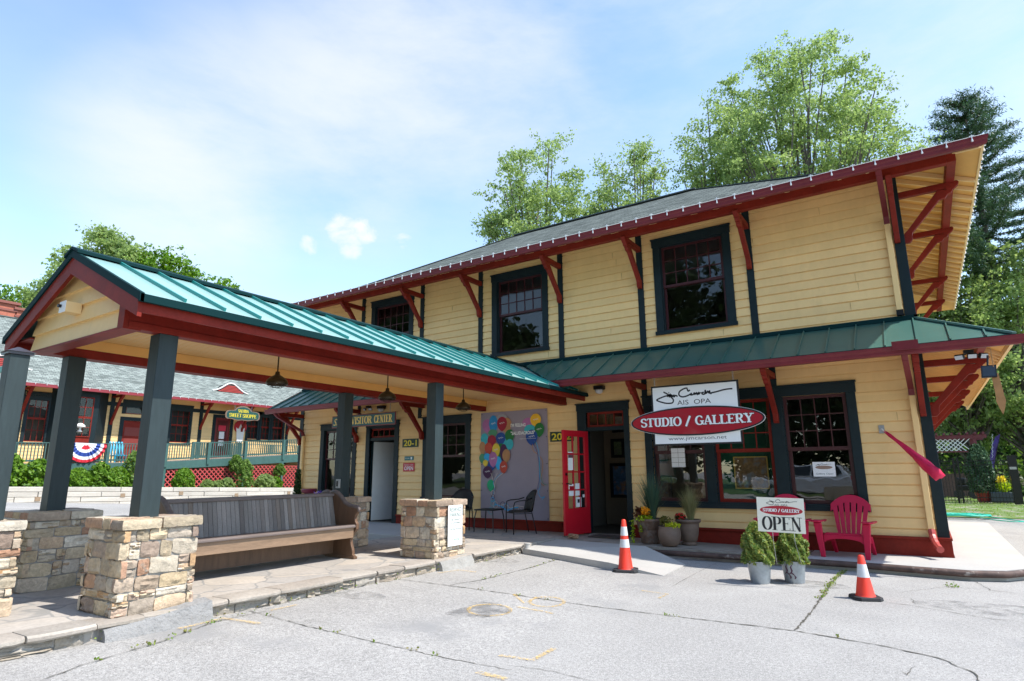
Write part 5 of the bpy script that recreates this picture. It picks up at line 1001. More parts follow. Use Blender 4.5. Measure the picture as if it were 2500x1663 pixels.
# adirondack chairs
adm = mat('crimson_plastic', (.52, .010, .052), .42, spec=.3, n=((4, .05),), bump=(200, .08, .001))
def adirondack(label):
    t = thing('adirondack_chair', label, 'chair', (0, 0, 0), 'crimson garden chairs by the gallery windows'); s = MB(); n = 6
    seat = [(-.30, .335), (-.31, .36), (-.27, .375), (-.1, .35), (.08, .30), (.20, .27), (.26, .29)]
    for i in range(5):
        a, b = -.25+.5*i/5+.006, -.25+.5*(i+1)/5-.006
        for p, q in zip(seat, seat[1:]): s.hexa([(a, p[0], p[1]-.018), (b, p[0], p[1]-.018), (b, q[0], q[1]-.018), (a, q[0], q[1]-.018), (a, p[0], p[1]), (b, p[0], p[1]), (b, q[0], q[1]), (a, q[0], q[1])])
    s.box(-.26, .26, -.315, -.29, .29, .365); s.build('seat', adm, t, bevel=.008)
    bk = MB(); base = Vector((0, .20, .28)); ln = .70; tilt = .36
    def bp(u, v, d): return (u, base.y+v*math.sin(tilt)-d*cos(tilt)*0-d, base.z+v*cos(tilt))
    def topv(u): return ln-.42*(abs(u)/.30)**2.2*.42
    for i in range(n):
        b0, b1 = -.19+.38*i/n+.007, -.19+.38*(i+1)/n-.007; k_ = 1.52
        for j in range(7):
            v0, v1 = .02+j*.09, .02+(j+1)*.09; f0, f1 = 1+(k_-1)*min(1, v0/.6), 1+(k_-1)*min(1, v1/.6)
            z0_, z1_ = v0, v1; c = (b0+b1)/2
            if j == 6: z1_ = topv(c*f1)-.10
            if z1_ <= z0_: continue
            bk.hexa([bp(b0*f0, z0_, 0), bp(b1*f0, z0_, 0), bp(b1*f0, z0_, -.018), bp(b0*f0, z0_, -.018), bp(b0*f1, z1_, 0), bp(b1*f1, z1_, 0), bp(b1*f1, z1_, -.018), bp(b0*f1, z1_, -.018)])
    m_ = 20; lo = [(-.19*1.52+.38*1.52*i/m_) for i in range(m_+1)]; vs = []; fs = []
    for i, u in enumerate(lo):
        for v_, d in ((topv(u)-.13, 0), (topv(u), 0), (topv(u), -.02), (topv(u)-.13, -.02)): vs.append(bp(u, v_, d-.0005))
    for i in range(m_): fs += [(i*4+k, i*4+(k+1) % 4, (i+1)*4+(k+1) % 4, (i+1)*4+k) for k in range(4)]
    fs += [(0, 1, 2, 3), tuple(m_*4+k for k in (3, 2, 1, 0))]; bk.add(vs, fs); bk.hexa([bp(-.20, 0, .01), bp(.20, 0, .01), bp(.20, 0, -.03), bp(-.20, 0, -.03), bp(-.21, .05, .01), bp(.21, .05, .01), bp(.21, .05, -.03), bp(-.21, .05, -.03)]); bk.build('backrest', adm, t, bevel=.004)
    for sx in (-1, 1):
        A = MB(); pts = [(-.40, .095), (-.43, .05), (-.42, -.03), (-.36, -.06), (-.2, -.055), (.0, -.03), (.22, .0), (.24, .05), (.05, .055), (-.2, .09)]; c = .33
        A.extr([(sx*(c+p[1]*1.0), p[0]) for p in pts], lambda p, q: (p[0], p[1], q+(.02 if p[1] < 0 else 0)), .515, .54); A.build('armrest', adm, t, bevel=.009)
        L_ = MB(); L_.hexa([(sx*.30-.035, -.36, 0), (sx*.30+.035, -.36, 0), (sx*.30+.03, -.31, 0), (sx*.30-.03, -.31, 0), (sx*.335-.055, -.39, .53), (sx*.335+.055, -.39, .53), (sx*.335+.05, -.30, .53), (sx*.335-.05, -.30, .53)]); L_.build('leg', adm, t, bevel=.01)
        L_ = MB(); L_.hexa([(sx*.27-.025, .33, 0), (sx*.27+.025, .33, 0), (sx*.27+.025, .40, 0), (sx*.27-.025, .40, 0), (sx*.27-.025, .10, .28), (sx*.27+.025, .10, .28), (sx*.27+.025, .22, .30), (sx*.27-.025, .22, .30)]); L_.build('leg', adm, t, bevel=.008)
        L_ = MB(); L_.hexa([(sx*.27-.018, -.32, .25), (sx*.27+.018, -.32, .25), (sx*.27+.018, .2, .19), (sx*.27-.018, .2, .19), (sx*.27-.018, -.32, .34), (sx*.27+.018, -.32, .34), (sx*.27+.018, .2, .29), (sx*.27-.018, .2, .29)]); L_.build('side_rail', adm, t)
    ap = MB(); ar = [(-.27+.54*i/12, .22+.07*(1-((i-6)/6)**2)**.5) for i in range(13)]; ap.extr(ar+[(.27, .34), (-.27, .34)], lambda p, q: (p[0], q, p[1]), -.345, -.325); ap.build('front_apron', adm, t, bevel=.004)
    return t
a1 = adirondack('crimson plastic garden chair standing in the open under the right window'); a2 = copy_tree(a1); a2['label'] = 'crimson plastic garden chair half hidden behind the ivory OPEN sign'
a1.location = (-1.13, -.56, -.068); a1.rotation_euler = (0, 0, R(-6)); a1.scale = (1, 1, .96); a2.location = (-2.03, -.52, -.066); a2.rotation_euler = (0, 0, R(3)); a2.scale = (1, 1, .96)
# wicker chairs and table
wk_ = mat('black_wicker', (.012, .011, .011), .6, n=((60, .4),), bump=(150, .8, .004)); fr = mat('dark_frame', (.022, .022, .024), .4, .4)
def wicker(label):
    t = thing('wicker_chair', label, 'chair', (0, 0, 0), 'black wicker chairs in front of the mural'); s = MB(); s.lathe([(.0, .42), (.24, .42), (.25, .43), (.25, .445), (.23, .455), (.0, .45)], (0, 0, 0), 20); s.build('seat', wk_, t)
    b = MB(); nv, nu = 7, 13; vs = []
    for j in range(nv):
        for i in range(nu):
            a = R(35+110*i/(nu-1)); f = j/(nv-1); top = .86-.16*abs((i-6)/6)**2.4; z = .44+(top-.44)*f; r_ = .25+.03*f; vs.append((r_*cos(a)*1.02, .01+r_*sin(a)+.05*f, z))
    k = len(vs); vs += [(x*.94, y-.012, z) for x, y, z in vs[:k]]; fs = []
    for j in range(nv-1):
        for i in range(nu-1): q = j*nu+i; fs += [(q, q+1, q+nu+1, q+nu), (k+q, k+q+nu, k+q+nu+1, k+q+1)]
    for i in range(nu-1): q = (nv-1)*nu+i; fs += [(q, q+1, k+q+1, k+q), (i, k+i, k+i+1, i+1)]
    for j in range(nv-1): q = j*nu; fs += [(q, q+nu, k+q+nu, k+q), (q+nu-1, k+q+nu-1, k+q+2*nu-1, q+2*nu-1)]
    b.add(vs, fs); b.build('backrest', wk_, t, smooth=True)
    rim = [(vs[(nv-1)*nu+i][0], vs[(nv-1)*nu+i][1], vs[(nv-1)*nu+i][2]) for i in range(nu)]; MB().tube([vs[0]]+[vs[j*nu] for j in range(1, nv-1)]+rim+[vs[j*nu+nu-1] for j in range(nv-2, -1, -1)], .012, 7).build('back_frame', fr, t, smooth=True)
    for sx in (-1, 1):
        MB().tube([(sx*.23, .17, .70), (sx*.27, .05, .665), (sx*.275, -.12, .655), (sx*.265, -.21, .63), (sx*.25, -.23, .56), (sx*.245, -.235, .0)], .012, 8).build('armrest', fr, t, smooth=True); MB().tube([(sx*.22, .16, .46), (sx*.235, .26, .0)], .011, 8).build('leg', fr, t, smooth=True)
        MB().tube([(sx*.245, -.232, .40), (sx*.225, .18, .40)], .009, 6).build('stretcher', fr, t)
    MB().tube([(-.245, -.232, .41), (.245, -.232, .41)], .009, 6).build('stretcher', fr, t); return t
w1 = wicker('black wicker armchair right of the low table, in front of the mural'); w2 = copy_tree(w1); w2['label'] = 'black wicker armchair left of the low table, behind the stone pillar'
w1.location = (-7.12, -.63, 0); w1.rotation_euler = (0, 0, R(-38)); w2.location = (-8.72, -.60, 0); w2.rotation_euler = (0, 0, R(25))
t = thing('side_table', 'low dark side table between the two black wicker chairs', 'table', (0, 0, 0)); MB().box(-.24, .24, -.24, .24, .44, .462).build('table_top', wk_, t, bevel=.008); MB().tube([(.225*a, .225*b, .445) for a, b in ((-1, -1), (1, -1), (1, 1), (-1, 1))], .012, 6, closed=True).build('apron', fr, t)
for a, b in ((-1, -1), (1, -1), (1, 1), (-1, 1)): MB().tube([(.20*a, .20*b, .44), (.225*a, .225*b, .3), (.235*a, .235*b, 0)], .012, 7).build('leg', fr, t)
t.location = (-7.92, -.63, 0); t.rotation_euler = (0, 0, R(5))
# cones
con = mat('cone_orange', (.80, .045, .02), .45, n=((5, .06),)); colr = mat('cone_collar', (.62, .63, .64), .5, n=((30, .08),)); rub = mat('black_rubber', (.02, .02, .022), .7, n=((20, .3),))
def cone(h, r0, r1, bands, b, label, rot, loc):
    t = thing('traffic_cone', label, 'traffic cone', (0, 0, 0), 'orange traffic cones'); mb = MB(); mb.extr([(-b, -b+.05), (-b+.05, -b), (b-.05, -b), (b, -b+.05), (b, b-.05), (b-.05, b), (-b+.05, b), (-b, b-.05)], lambda p, q: (p[0]*(1 if q < .03 else .96), p[1]*(1 if q < .03 else .96), q), 0, .035); mb.build('base', rub, t, bevel=.006)
    rr = lambda z: r0+(r1-r0)*z/h
    MB().lathe([(rr(.03)+.012, .034), (rr(.03)+.002, .05), (rr(h*.5), h*.5), (r1+.004, h-.012), (r1-.006, h), (r1-.02, h)], (0, 0, 0), 32).build('body', con, t, smooth='auto')
    for z0, z1 in bands: MB().lathe([(rr(z0)+.0015, z0), (rr(z0)+.003, z0), (rr(z1)+.003, z1), (rr(z1)+.0015, z1)], (0, 0, 0), 32).build('collar', colr, t, smooth='auto')
    t.location = loc; t.rotation_euler = (0, 0, rot); return t
x, y = -3.80, -2.97; cone(.72, .105, .028, [(.33, .445), (.495, .62)], .18, 'taller orange cone with two white collars by the ramp', R(20), (x, y, gz(x, y)+.003)); x, y = -.745, -3.33; cone(.47, .098, .028, [(.235, .375)], .15, 'shorter orange cone with one grey collar standing on the crack', R(25), (x, y, gz(x, y)+.003))
# buckets, shrubs, lawn sign
galv = mat('galvanised_steel', (.36, .40, .43), .42, .55, n=((5, .15), (30, .08)))
bsoil = mat('potting_soil', (.03, .022, .016), 1, n=((30, .4),))
def bucket(x, y, label, seed, rx, h, dx):
    z = gz(x, y)+.002; t = thing('potted_shrub', label, 'potted shrub', (x, y, z), 'shrubs in galvanised buckets'); MB().lathe([(.0, 0), (.115, 0), (.118, .01), (.150, .262), (.158, .262), (.160, .272), (.152, .275), (.145, .268), (.143, .24), (.0, .24)], (x, y, z), 32).build('bucket', galv, t, smooth='auto'); MB().lathe([(.0, .238), (.142, .241), (.0, .25)], (x, y, z), 20).build('soil', bsoil, t)
    MB().tube([(x, y, z+.24), (x+dx*.2, y, z+.45), (x+dx*.4, y, z+.7)], [.012, .01, .005], 6).build('stem', bark, t); bushy('foliage', 'cypress', t, (x+dx, y, z+.235), rx, h, 6500, .045, .3, aspect=.8, lump=.2, seed=seed); return t
b1 = bucket(-1.97, -2.86, 'taller bushy cypress in a plain galvanised bucket left under the OPEN sign', 3, .18, .50, .0); b2 = bucket(-1.60, -2.60, 'rounder cypress in a galvanised bucket with a dark printed motif', 5, .175, .44, .0)
pr_ = mat('motif_print', (.09, .03, .06), .6); mb = MB()
for k, cc in enumerate((R(-120), R(-95))):
    for pts in ([(0, .12), (.012, .16), (.0, .2), (.018, .235)], [(-.03, .11), (.0, .135), (.03, .11)], [(.03, .11), (.05, .08), (.04, .06)]):
        ribbon(mb, pts, [.006, .02, .016, .004][:len(pts)], 0, lambda a, b, c, cc=cc: (-1.60+(.1205+.122*b)*cos(cc+a/.13), -2.60+(.1205+.122*b)*sin(cc+a/.13), gz(-1.6, -2.6)+.002+b))
mb.build('printed_motif', pr_, b2, fix=False)
ls = thing('lawn_sign', 'ivory sign reading STUDIO / GALLERY OPEN on wire stakes above the potted shrubs', 'sign', (-1.63, -2.9, .6)); cz = Vector((-1.885, -3.12, .468)); u_ = Vector((1, .10, -.028)).normalized(); v_ = Vector((.03, 0, 1)).normalized(); n_ = u_.cross(v_); W_, H_ = .552, .425
def sp(a, b, d): return cz+u_*a+v_*b+n_*d
MB().hexa([sp(0, 0, -.003), sp(W_, 0, -.003), sp(W_, 0, .003), sp(0, 0, .003), sp(0, H_, -.003), sp(W_, H_, -.003), sp(W_, H_, .003), sp(0, H_, .003)]).build('panel', ivory, ls)
mb = MB(); mb.add([sp(W_*.515+.25*cos(a*pi/16), H_*.63+.058*sin(a*pi/16), .0045) for a in range(32)], [tuple(range(32))]); mb.build('oval', mat('lawn_sign_red', (.42, .015, .03), .5), ls, fix=False)
serif('lettering', 'STUDIO / GALLERY', ls, white, sp(W_*.515, H_*.63-.018, .0055), u_, v_, .038, .43, thick=.26, thin=.10, align='C'); serif('lettering', 'OPEN', ls, black, sp(W_*.51, H_*.06, .0045), u_, v_, .165, .46, thick=.19, thin=.035, align='C')
text('lettering', 'AIS  OPA', ls, black, sp(W_*.38, H_*.765, .0045), u_, v_, .02, .155); signature(ls, *sp(W_*.21, H_*.81, .0045), .36, .062, black, .005, u_, v_, n_)
for a in (.17, .42): q_ = sp(a, -.41, 0); MB().tube([sp(a, .3, -.006), sp(a, -.1, -.006), Vector((q_.x, -2.96 if a < .3 else -2.74, .06))], .0035, 6).build('stake', chainm, ls)
# planters by the door
pot1m = mat('aged_pot', (.14, .085, .06), .75, n=((5, .3), (22, .25)), bump=(16, .8, .02), patch=(6, .55, .08, (.17, .14, .12))); pot2m = mat('grey_brown_pot', (.155, .105, .078), .65, n=((7, .2),), bump=(25, .4, .006)); 
def blades(parent, c, n, h, spread, m, w_=.006, droop=.5, seed=1, nm='grass_blades'):
    g = random.Random(seed); mb = MB()
    for i in range(n):
        a = g.uniform(0, 2*pi); l = h*g.uniform(.6, 1.1); s = spread*g.uniform(.15, 1); r0 = g.uniform(0, .05); P = []; dirp = (-sin(a), cos(a))
        for k in range(6): f = k/5; P.append((c[0]+cos(a)*(r0+s*f**1.4), c[1]+sin(a)*(r0+s*f**1.4), c[2]+l*(f-droop*s/ spread*.45*f**3)))
        vs = []
        for k, p in enumerate(P): ww = w_*(1-k/5.3)/2; vs += [(p[0]-dirp[0]*ww, p[1]-dirp[1]*ww, p[2]), (p[0]+dirp[0]*ww, p[1]+dirp[1]*ww, p[2])]
        mb.add(vs, [(2*k, 2*k+1, 2*k+3, 2*k+2) for k in range(5)])
    return mb.build(nm, m, parent, fix=False)
def clump_(parent, c, r_, n, size, m, nm, flat=.6, seed=0): 
    g = np.random.default_rng(seed); P = g.normal(size=(n, 3)); P /= np.linalg.norm(P, axis=1)[:, None]; P *= r_*(g.random((n, 1))**.4); P[:, 2] *= flat; P += np.array(c); return leaves(nm, P, None, size, m, parent)
bluegr = leafmat('blue_grass', [(.03, .07, .045), (.05, .10, .07), (.07, .12, .06)], .2); tang = leafmat('tan_grass', [(.22, .22, .10), (.30, .28, .14), (.14, .17, .06)], .3)
def soil(par, x, y, z, r_): MB().lathe([(0, z-.02), (r_, z-.02), (0, z)], (x, y, 0), 18).build('soil', bsoil, par)
z = -.03; t = thing('planter', 'largest brown pot with tall blue grass, coleus and orange flowers by the gallery door', 'planter', (-4.28, -.72, z), 'potted plants right of the gallery doorway'); x, y = -4.28, -.72
MB().lathe([(0, 0), (.155, 0), (.165, .03), (.16, .06), (.19, .13), (.205, .22), (.20, .235), (.215, .25), (.235, .36), (.25, .38), (.262, .39), (.262, .42), (.245, .425), (.23, .40), (.0, .40)], (x, y, z), 36).build('pot', pot1m, t, smooth='auto'); blades(t, (x+.06, y, z+.38), 420, .92, .45, bluegr, .011, .5, 4)
clump_(t, (x-.13, y-.08, z+.52), .13, 160, .075, leafmat('coleus_leaf', [(.06,.02,.015), (.12,.04,.02), (.16,.07,.02)], .2), 'coleus', .9, 1); clump_(t, (x-.02, y-.14, z+.56), .085, 90, .05, leafmat('orange_flower', [(.8,.30,.01), (.85,.42,.02)], .2), 'orange_flowers', 1.0, 2)
limem = leafmat('lime_leaf', [(.30,.42,.02), (.42,.50,.03), (.2,.32,.02)], .4); clump_(t, (x-.04, y-.15, z+.43), .16, 220, .045, limem, 'lime_leaves', .35, 3); 
for xx, ll in ((-.25, .42), (-.08, .22)): g = np.random.default_rng(4); n = 110; f = g.random(n); P = np.stack([x+xx+g.normal(size=n)*.018, y-.20+g.normal(size=n)*.018, z+.42-ll*f], 1); leaves('trailing_vine', P, None, .035, limem, t)
t = thing('planter', 'squat round grey brown pot with yellow green foliage, in front of the two other pots', 'planter', (-3.83, -.98, -.035), 'potted plants right of the gallery doorway'); x, y, z = -3.83, -.98, -.035
MB().lathe([(0, 0), (.11, 0), (.13, .015), (.175, .08), (.195, .17), (.19, .25), (.175, .30), (.18, .315), (.178, .33), (.16, .325), (.155, .31), (0, .31)], (x, y, z), 36).build('pot', pot2m, t, smooth='auto'); clump_(t, (x+.08, y-.03, z+.345), .14, 320, .035, leafmat('yellow_foliage', [(.55,.55,.02), (.42,.5,.03), (.65,.6,.04)], .4), 'yellow_foliage', .4, 6); clump_(t, (x-.06, y+.03, z+.41), .12, 260, .04, leafmat('olive_foliage', [(.10,.10,.015), (.16,.15,.03), (.07,.05,.02)], .3), 'olive_foliage', .8, 7)
t = thing('planter', 'urn shaped brown pot with red flowers and pale feather grass, nearest the windows', 'planter', (-3.62, -.58, -.037), 'potted plants right of the gallery doorway'); x, y, z = -3.62, -.58, -.037
MB().lathe([(0, 0), (.13, 0), (.135, .03), (.11, .05), (.14, .08), (.165, .18), (.18, .30), (.185, .36), (.215, .39), (.225, .405), (.22, .425), (.2, .43), (.185, .40), (0, .40)], (x, y, z), 36).build('pot', pot2m, t, smooth='auto'); clump_(t, (x-.11, y-.08, z+.46), .10, 150, .05, LV['dark'], 'leaves', .6, 8); clump_(t, (x-.11, y-.10, z+.48), .095, 110, .045, leafmat('red_flower', [(.55,.01,.02), (.7,.02,.03)], .2), 'red_flowers', .7, 9); blades(t, (x+.05, y, z+.40), 420, .66, .32, tang, .009, .6, 10)
# windsock style red banner on a bracket
t = thing('furled_flag', 'furled crimson flag on a short angled pole at the right end of the wall', 'flag', (-.52, -.03, 1.86)); A = Vector((-.52, -.04, 1.87)); B = Vector((.13, -.85, 1.16)); MB().box(-.56, -.48, -.04, -.022, 1.80, 1.93).build('bracket', chainm, t); MB().tube([A, B], .011, 8).build('pole', whitep, t)
d = (B-A); mb = MB(); fl_m = mat('flag_cloth', (.70, .012, .08), .6, n=((8, .15),)); n = 9; ringn = 10; vs = []
for i in range(n+1):
    f = i/n; c = A+d*(.06+.97*f); r_ = .012+.055*f**1.1+.004*sin(i*2.1); x_ = d.cross(Vector((0, 0, 1))).normalized(); y_ = d.cross(x_).normalized()
    for k in range(ringn): a = 2*pi*k/ringn; q = r_*(1+.35*sin(3*a+f*5)); vs.append(c+x_*cos(a)*q+y_*sin(a)*q*1.25)
mb.add(vs, [(i*ringn+k, i*ringn+(k+1) % ringn, (i+1)*ringn+(k+1) % ringn, (i+1)*ringn+k) for i in range(n) for k in range(ringn)]+[tuple(n*ringn+k for k in range(ringn))]); mb.build('cloth', fl_m, t, smooth=True)
# things at the left end of the depot
t = thing('columnar_shrub', 'slim dark evergreen column at the left corner of the depot', 'shrub', (-14.62, -.45, -.15)); MB().tube([(-14.62, -.45, -.15), (-14.62, -.45, 1.0)], .02, 6).build('stem', bark, t); g = np.random.default_rng(3); n = 2600; f = g.random(n); a = g.random(n)*6.28; r_ = (.16*(1-f*.75)+.02)*np.sqrt(g.random(n)); leaves('foliage', np.stack([-14.62+r_*np.cos(a), -.45+r_*np.sin(a), -.1+1.45*f], 1), None, .05, LV['dark'], t)
t = thing('petunia_planter', 'pot of purple petunias below the left depot window', 'planter', (-13.2, -.8, -.17)); MB().lathe([(0, 0), (.16, 0), (.22, .45), (.24, .46), (.24, .49), (.2, .47), (0, .45)], (-13.2, -.8, -.17), 24).build('pot', pot2m, t, smooth='auto'); clump_(t, (-13.2, -.8, .52), .34, 700, .07, leafmat('petunia', [(.16,.07,.42), (.28,.14,.6), (.36,.24,.62)], .3), 'flowers', .8, 11); clump_(t, (-13.2, -.8, .42), .3, 400, .06, LV['mid'], 'leaves', .6, 12)
t = thing('bird_bath', 'maroon bowl on a tan stand beside the slim evergreen', 'bird bath', (-13.92, -.6, -.17)); MB().lathe([(0, .86), (.12, .87), (.19, .91), (.21, .97), (.18, 1.0), (0, .98)], (-13.92, -.6, -.17), 20).build('bowl', mat('maroon_bowl', (.18, .02, .04), .4), t, smooth='auto')
for k in range(3): a = 2*pi*k/3; MB().tube([(-13.92+.04*cos(a), -.6+.04*sin(a), .72), (-13.92+.16*cos(a), -.6+.16*sin(a), -.16)], .014, 6).build('leg', mat('tan_leg', (.5, .35, .18), .6) if k == 0 else MATS['tan_leg'], t)
# sign post at the left edge
t = thing('sign_post', 'square grey green post with a pyramid cap at the left edge of the photo', 'post', (-7.2, -9.46, .8)); x, y = -7.16, -9.47
MB().box(x-.08, x+.08, y-.08, y+.08, .83, 2.36).build('post', pgreen, t, bevel=.006); mb = MB(); mb.box(x-.10, x+.10, y-.10, y+.10, 2.36, 2.385); mb.hexa([(x-.115, y-.115, 2.385), (x+.115, y-.115, 2.385), (x+.115, y+.115, 2.385), (x-.115, y+.115, 2.385), (x-.01, y-.01, 2.44), (x+.01, y-.01, 2.44), (x+.01, y+.01, 2.44), (x-.01, y+.01, 2.44)]); mb.build('cap', mat('cap_paint', (.05, .045, .055), .35), t)
t = thing('framed_sign', 'white sign panel in a teal frame beside the capped post', 'sign', (-7.9, -9.47, 1.9)); teal = mat('teal_paint', (.02, .27, .24), .4); x0, x1, z0, z1 = -8.9, -7.245, 1.0, 2.28
mb = MB(); mb.box(x0, x1, y-.03, y+.03, z1-.06, z1); mb.box(x0, x1, y-.03, y+.03, z0, z0+.06); mb.box(x1-.06, x1, y-.03, y+.03, z0+.06, z1-.06); mb.box(x0, x0+.06, y-.03, y+.03, z0+.06, z1-.06); mb.box(x0+.06, x1-.06, y-.02, y+.02, 1.62, 1.66); mb.build('frame', teal, t, bevel=.004); MB().box(x0+.06, x1-.06, y-.012, y+.012, z0+.06, z1-.06).build('panel', white, t)
m_ = MB()
for cx, cz_, r_ in ((-7.40, 2.12, .05), (-7.46, 2.06, .04)): m_.tube([(cx+r_*cos(q*.5)*(1-q*.05), y-.014, cz_+r_*sin(q*.5)*(1-q*.05)) for q in range(14)], .005, 5)
m_.extr([(-7.5, 1.90), (-7.36, 1.90), (-7.345, 2.02)], lambda p, q: (p[0], q, p[1]), y-.016, y-.0125); m_.build('scrollwork', teal, t)
# small electrical boxes on posts
for nm, lb, x, y, sx in (('outlet_box', 'grey weatherproof outlet box on the canopy post left of the open doorway', -8.49, -4.23, 1), ('outlet_box', 'grey weatherproof outlet box on the canopy post above the notice pillar', -6.39, -4.23, -1)):
    t = thing(nm, lb, 'outlet box', (x, y, 1.05), 'outlet boxes on the canopy posts'); mb = MB()
    if sx > 0: mb.box(x+.005, x+.085, y-.135, y-.0955, .98, 1.13); c = (x+.025, x+.065, y-.139, y-.1355, 1.01, 1.10)
    else: mb.box(x-.135, x-.0955, y-.04, y+.04, .98, 1.13); c = (x-.139, x-.1355, y-.02, y+.02, 1.01, 1.1)
    mb.build('housing', mat('grey_box', (.35, .36, .36), .5) if 'grey_box' not in MATS else MATS['grey_box'], t, bevel=.006); MB().box(*c).build('cover', blackm, t)
# ================================================================ WEEDS
g = np.random.default_rng(5); W_ = []
for qi, f0, f1, n in ((3, .12, .62, 330), (1, .1, .95, 36), (2, .1, .9, 48), (4, .1, .9, 80), (0, .1, .8, 40)):
    Q = CQ[qi]
    for _ in range(n//6):
        k = int((f0+(f1-f0)*g.random()**(.8 if qi == 3 else 1))*(len(Q)-1)); x, y = Q[k]
        for _ in range(6): W_.append((x+g.normal()*.022, y+g.normal()*.022, gz(x, y)+.006+abs(g.normal())*.012))
for px, py in ((2370, 1400), (2473, 1398), (2322, 1434), (1715, 1350), (245, 1558), (265, 1555)):
    x, y = G3(px, py)
    for _ in range(45): W_.append((x+g.normal()*.045, y+g.normal()*.03, gz(x, y)+.01+abs(g.normal())*.018))
for _ in range(160):
    yy = -9.1+g.random()*6.2; W_.append((-5.925+g.normal()*.008, yy, -.10+g.normal()*.03))
tag(leaves('weeds', np.array(W_), None, .024, leafmat('weed_leaf', [(.10,.20,.02), (.18,.28,.04), (.24,.26,.08), (.20,.15,.06)], .3), None), kind='stuff')
# ================================================================ SWEET SHOP BUILDING (left)
XB, XE, XR = -37.3, -36.0, -34.0
sh = thing('shop_building', 'long single storey yellow shop with red trim behind the canopy posts', 'building', (-40, 5, 1.8))
def lf(u, d, z): return (XB+d, u, z)
def Lp(px, py, X=XB): p = pl(px, py, 0, X); return p.y, p.z
holes = []; wins = []
def wn(pl_, pr_, pt, pb, mid):
    (a, zt), (b, _), (_, zb) = Lp(pl_, mid), Lp(pr_, mid), Lp((pl_+pr_)/2, pb); zt = Lp((pl_+pr_)/2, pt)[1]; return (a, b, zb, zt)
dk = 1.95
Wd = {'w1': wn(65, 114, 965, 1079, 1021), 'w4': wn(417, 461, 996, 1081, 1040), 'b1': wn(605, 632, 1011, 1072, 1040), 'b2': wn(633, 660, 1013, 1074, 1040), 'b3': wn(661, 690, 1015, 1075, 1040)}
zt_d = Lp(325, 1028)[1]; d1 = (Lp(302, 1028)[0], Lp(349, 1028)[0], dk, zt_d); d2 = (Lp(527, 1021)[0], Lp(563, 1021)[0], dk, Lp(545, 1021)[1])
tr1 = (Lp(307, 1000)[0], Lp(355, 1000)[0], Lp(330, 1012)[1], Lp(330, 986)[1])
holes = [(w_[0], w_[1], w_[2], w_[3]) for w_ in Wd.values()]+[d1, d2, tr1]
YB0, YB1 = -9, 24
mb = MB(); siding(mb, YB0, YB1, .2, 6.1, holes, lf, ex=.17); mb.build('wall', cream, sh, fix=False)
MB().box(XB-9, XB-.4, YB0+.1, YB1-.1, -.5, 6.0).build('inner_core', darkin, sh)
for k, w_ in Wd.items():
    mb = casing(sh, w_[0]-.16, w_[1]+.16, w_[2]-.12, w_[3]+.16, .16, lf, dgreen, sill=True); wo = mb.build('window', dgreen, sh); zm = (w_[2]+w_[3])/2; cols = 3 if k[0] == 'w' else 3
    sash('upper_sash', wo, w_[0], w_[1], zm, w_[3], -.03, cols, 2, lf, red, fw=.05, mun=.025); sash('lower_sash', wo, w_[0], w_[1], w_[2], zm, -.05, cols, 2, lf, red, fw=.05, mun=.025)
for d_, c_ in ((d1, red), (d2, mat('shop_door', (.20, .02, .02), .4))):
    mb = MB(lf); mb.box(d_[0]-.2, d_[0], 0, .05, dk, d_[3]+.2); mb.box(d_[1], d_[1]+.2, 0, .05, dk, d_[3]+.2); mb.box(d_[0], d_[1], 0, .045, d_[3], d_[3]+.2); mb.build('doorway', dgreen, sh)
    mb = MB(lf); mb.box(d_[0], d_[1], -.08, -.03, dk, d_[3]); dd = mb.build('door', c_, sh); mb = MB(lf)
    for j in range(3): z = dk+.2+.62*j; mb.box(d_[0]+.12, d_[1]-.12, -.029, -.02, z, z+.48)
    if c_ is red: mb.build('door_panels', mat('door_panel_red', (.20, .028, .02), .5), dd)
    else:
        g_ = MB(lf); g_.quad((d_[0]+.15, -.028, dk+.7), (d_[1]-.15, -.028, dk+.7), (d_[1]-.15, -.028, d_[3]-.15), (d_[0]+.15, -.028, d_[3]-.15)); g_.build('pane', paneg, dd)
        mc = (d_[0]+d_[1])/2
        for z0, z1, m_, a in ((3.95, 4.3, mat('shop_open_red', (.6, .02, .05), .5), .25), (3.45, 3.9, whitep, .17), (3.0, 3.35, whitep, .17)): MB(lf).box(mc-a, mc+a, -.027, -.02, z0, z1).build('notice', m_, dd)
mb = MB(lf); mb.box(tr1[0]-.2, tr1[1]+.2, 0, .05, tr1[3], tr1[3]+.2); mb.box(tr1[0]-.2, tr1[0], 0, .05, tr1[2], tr1[3]); mb.box(tr1[1], tr1[1]+.2, 0, .05, tr1[2], tr1[3]); tw_ = mb.build('transom', dgreen, sh); sash('transom_sash', tw_, tr1[0], tr1[1], tr1[2], tr1[3], -.03, 1, 1, lf, red)
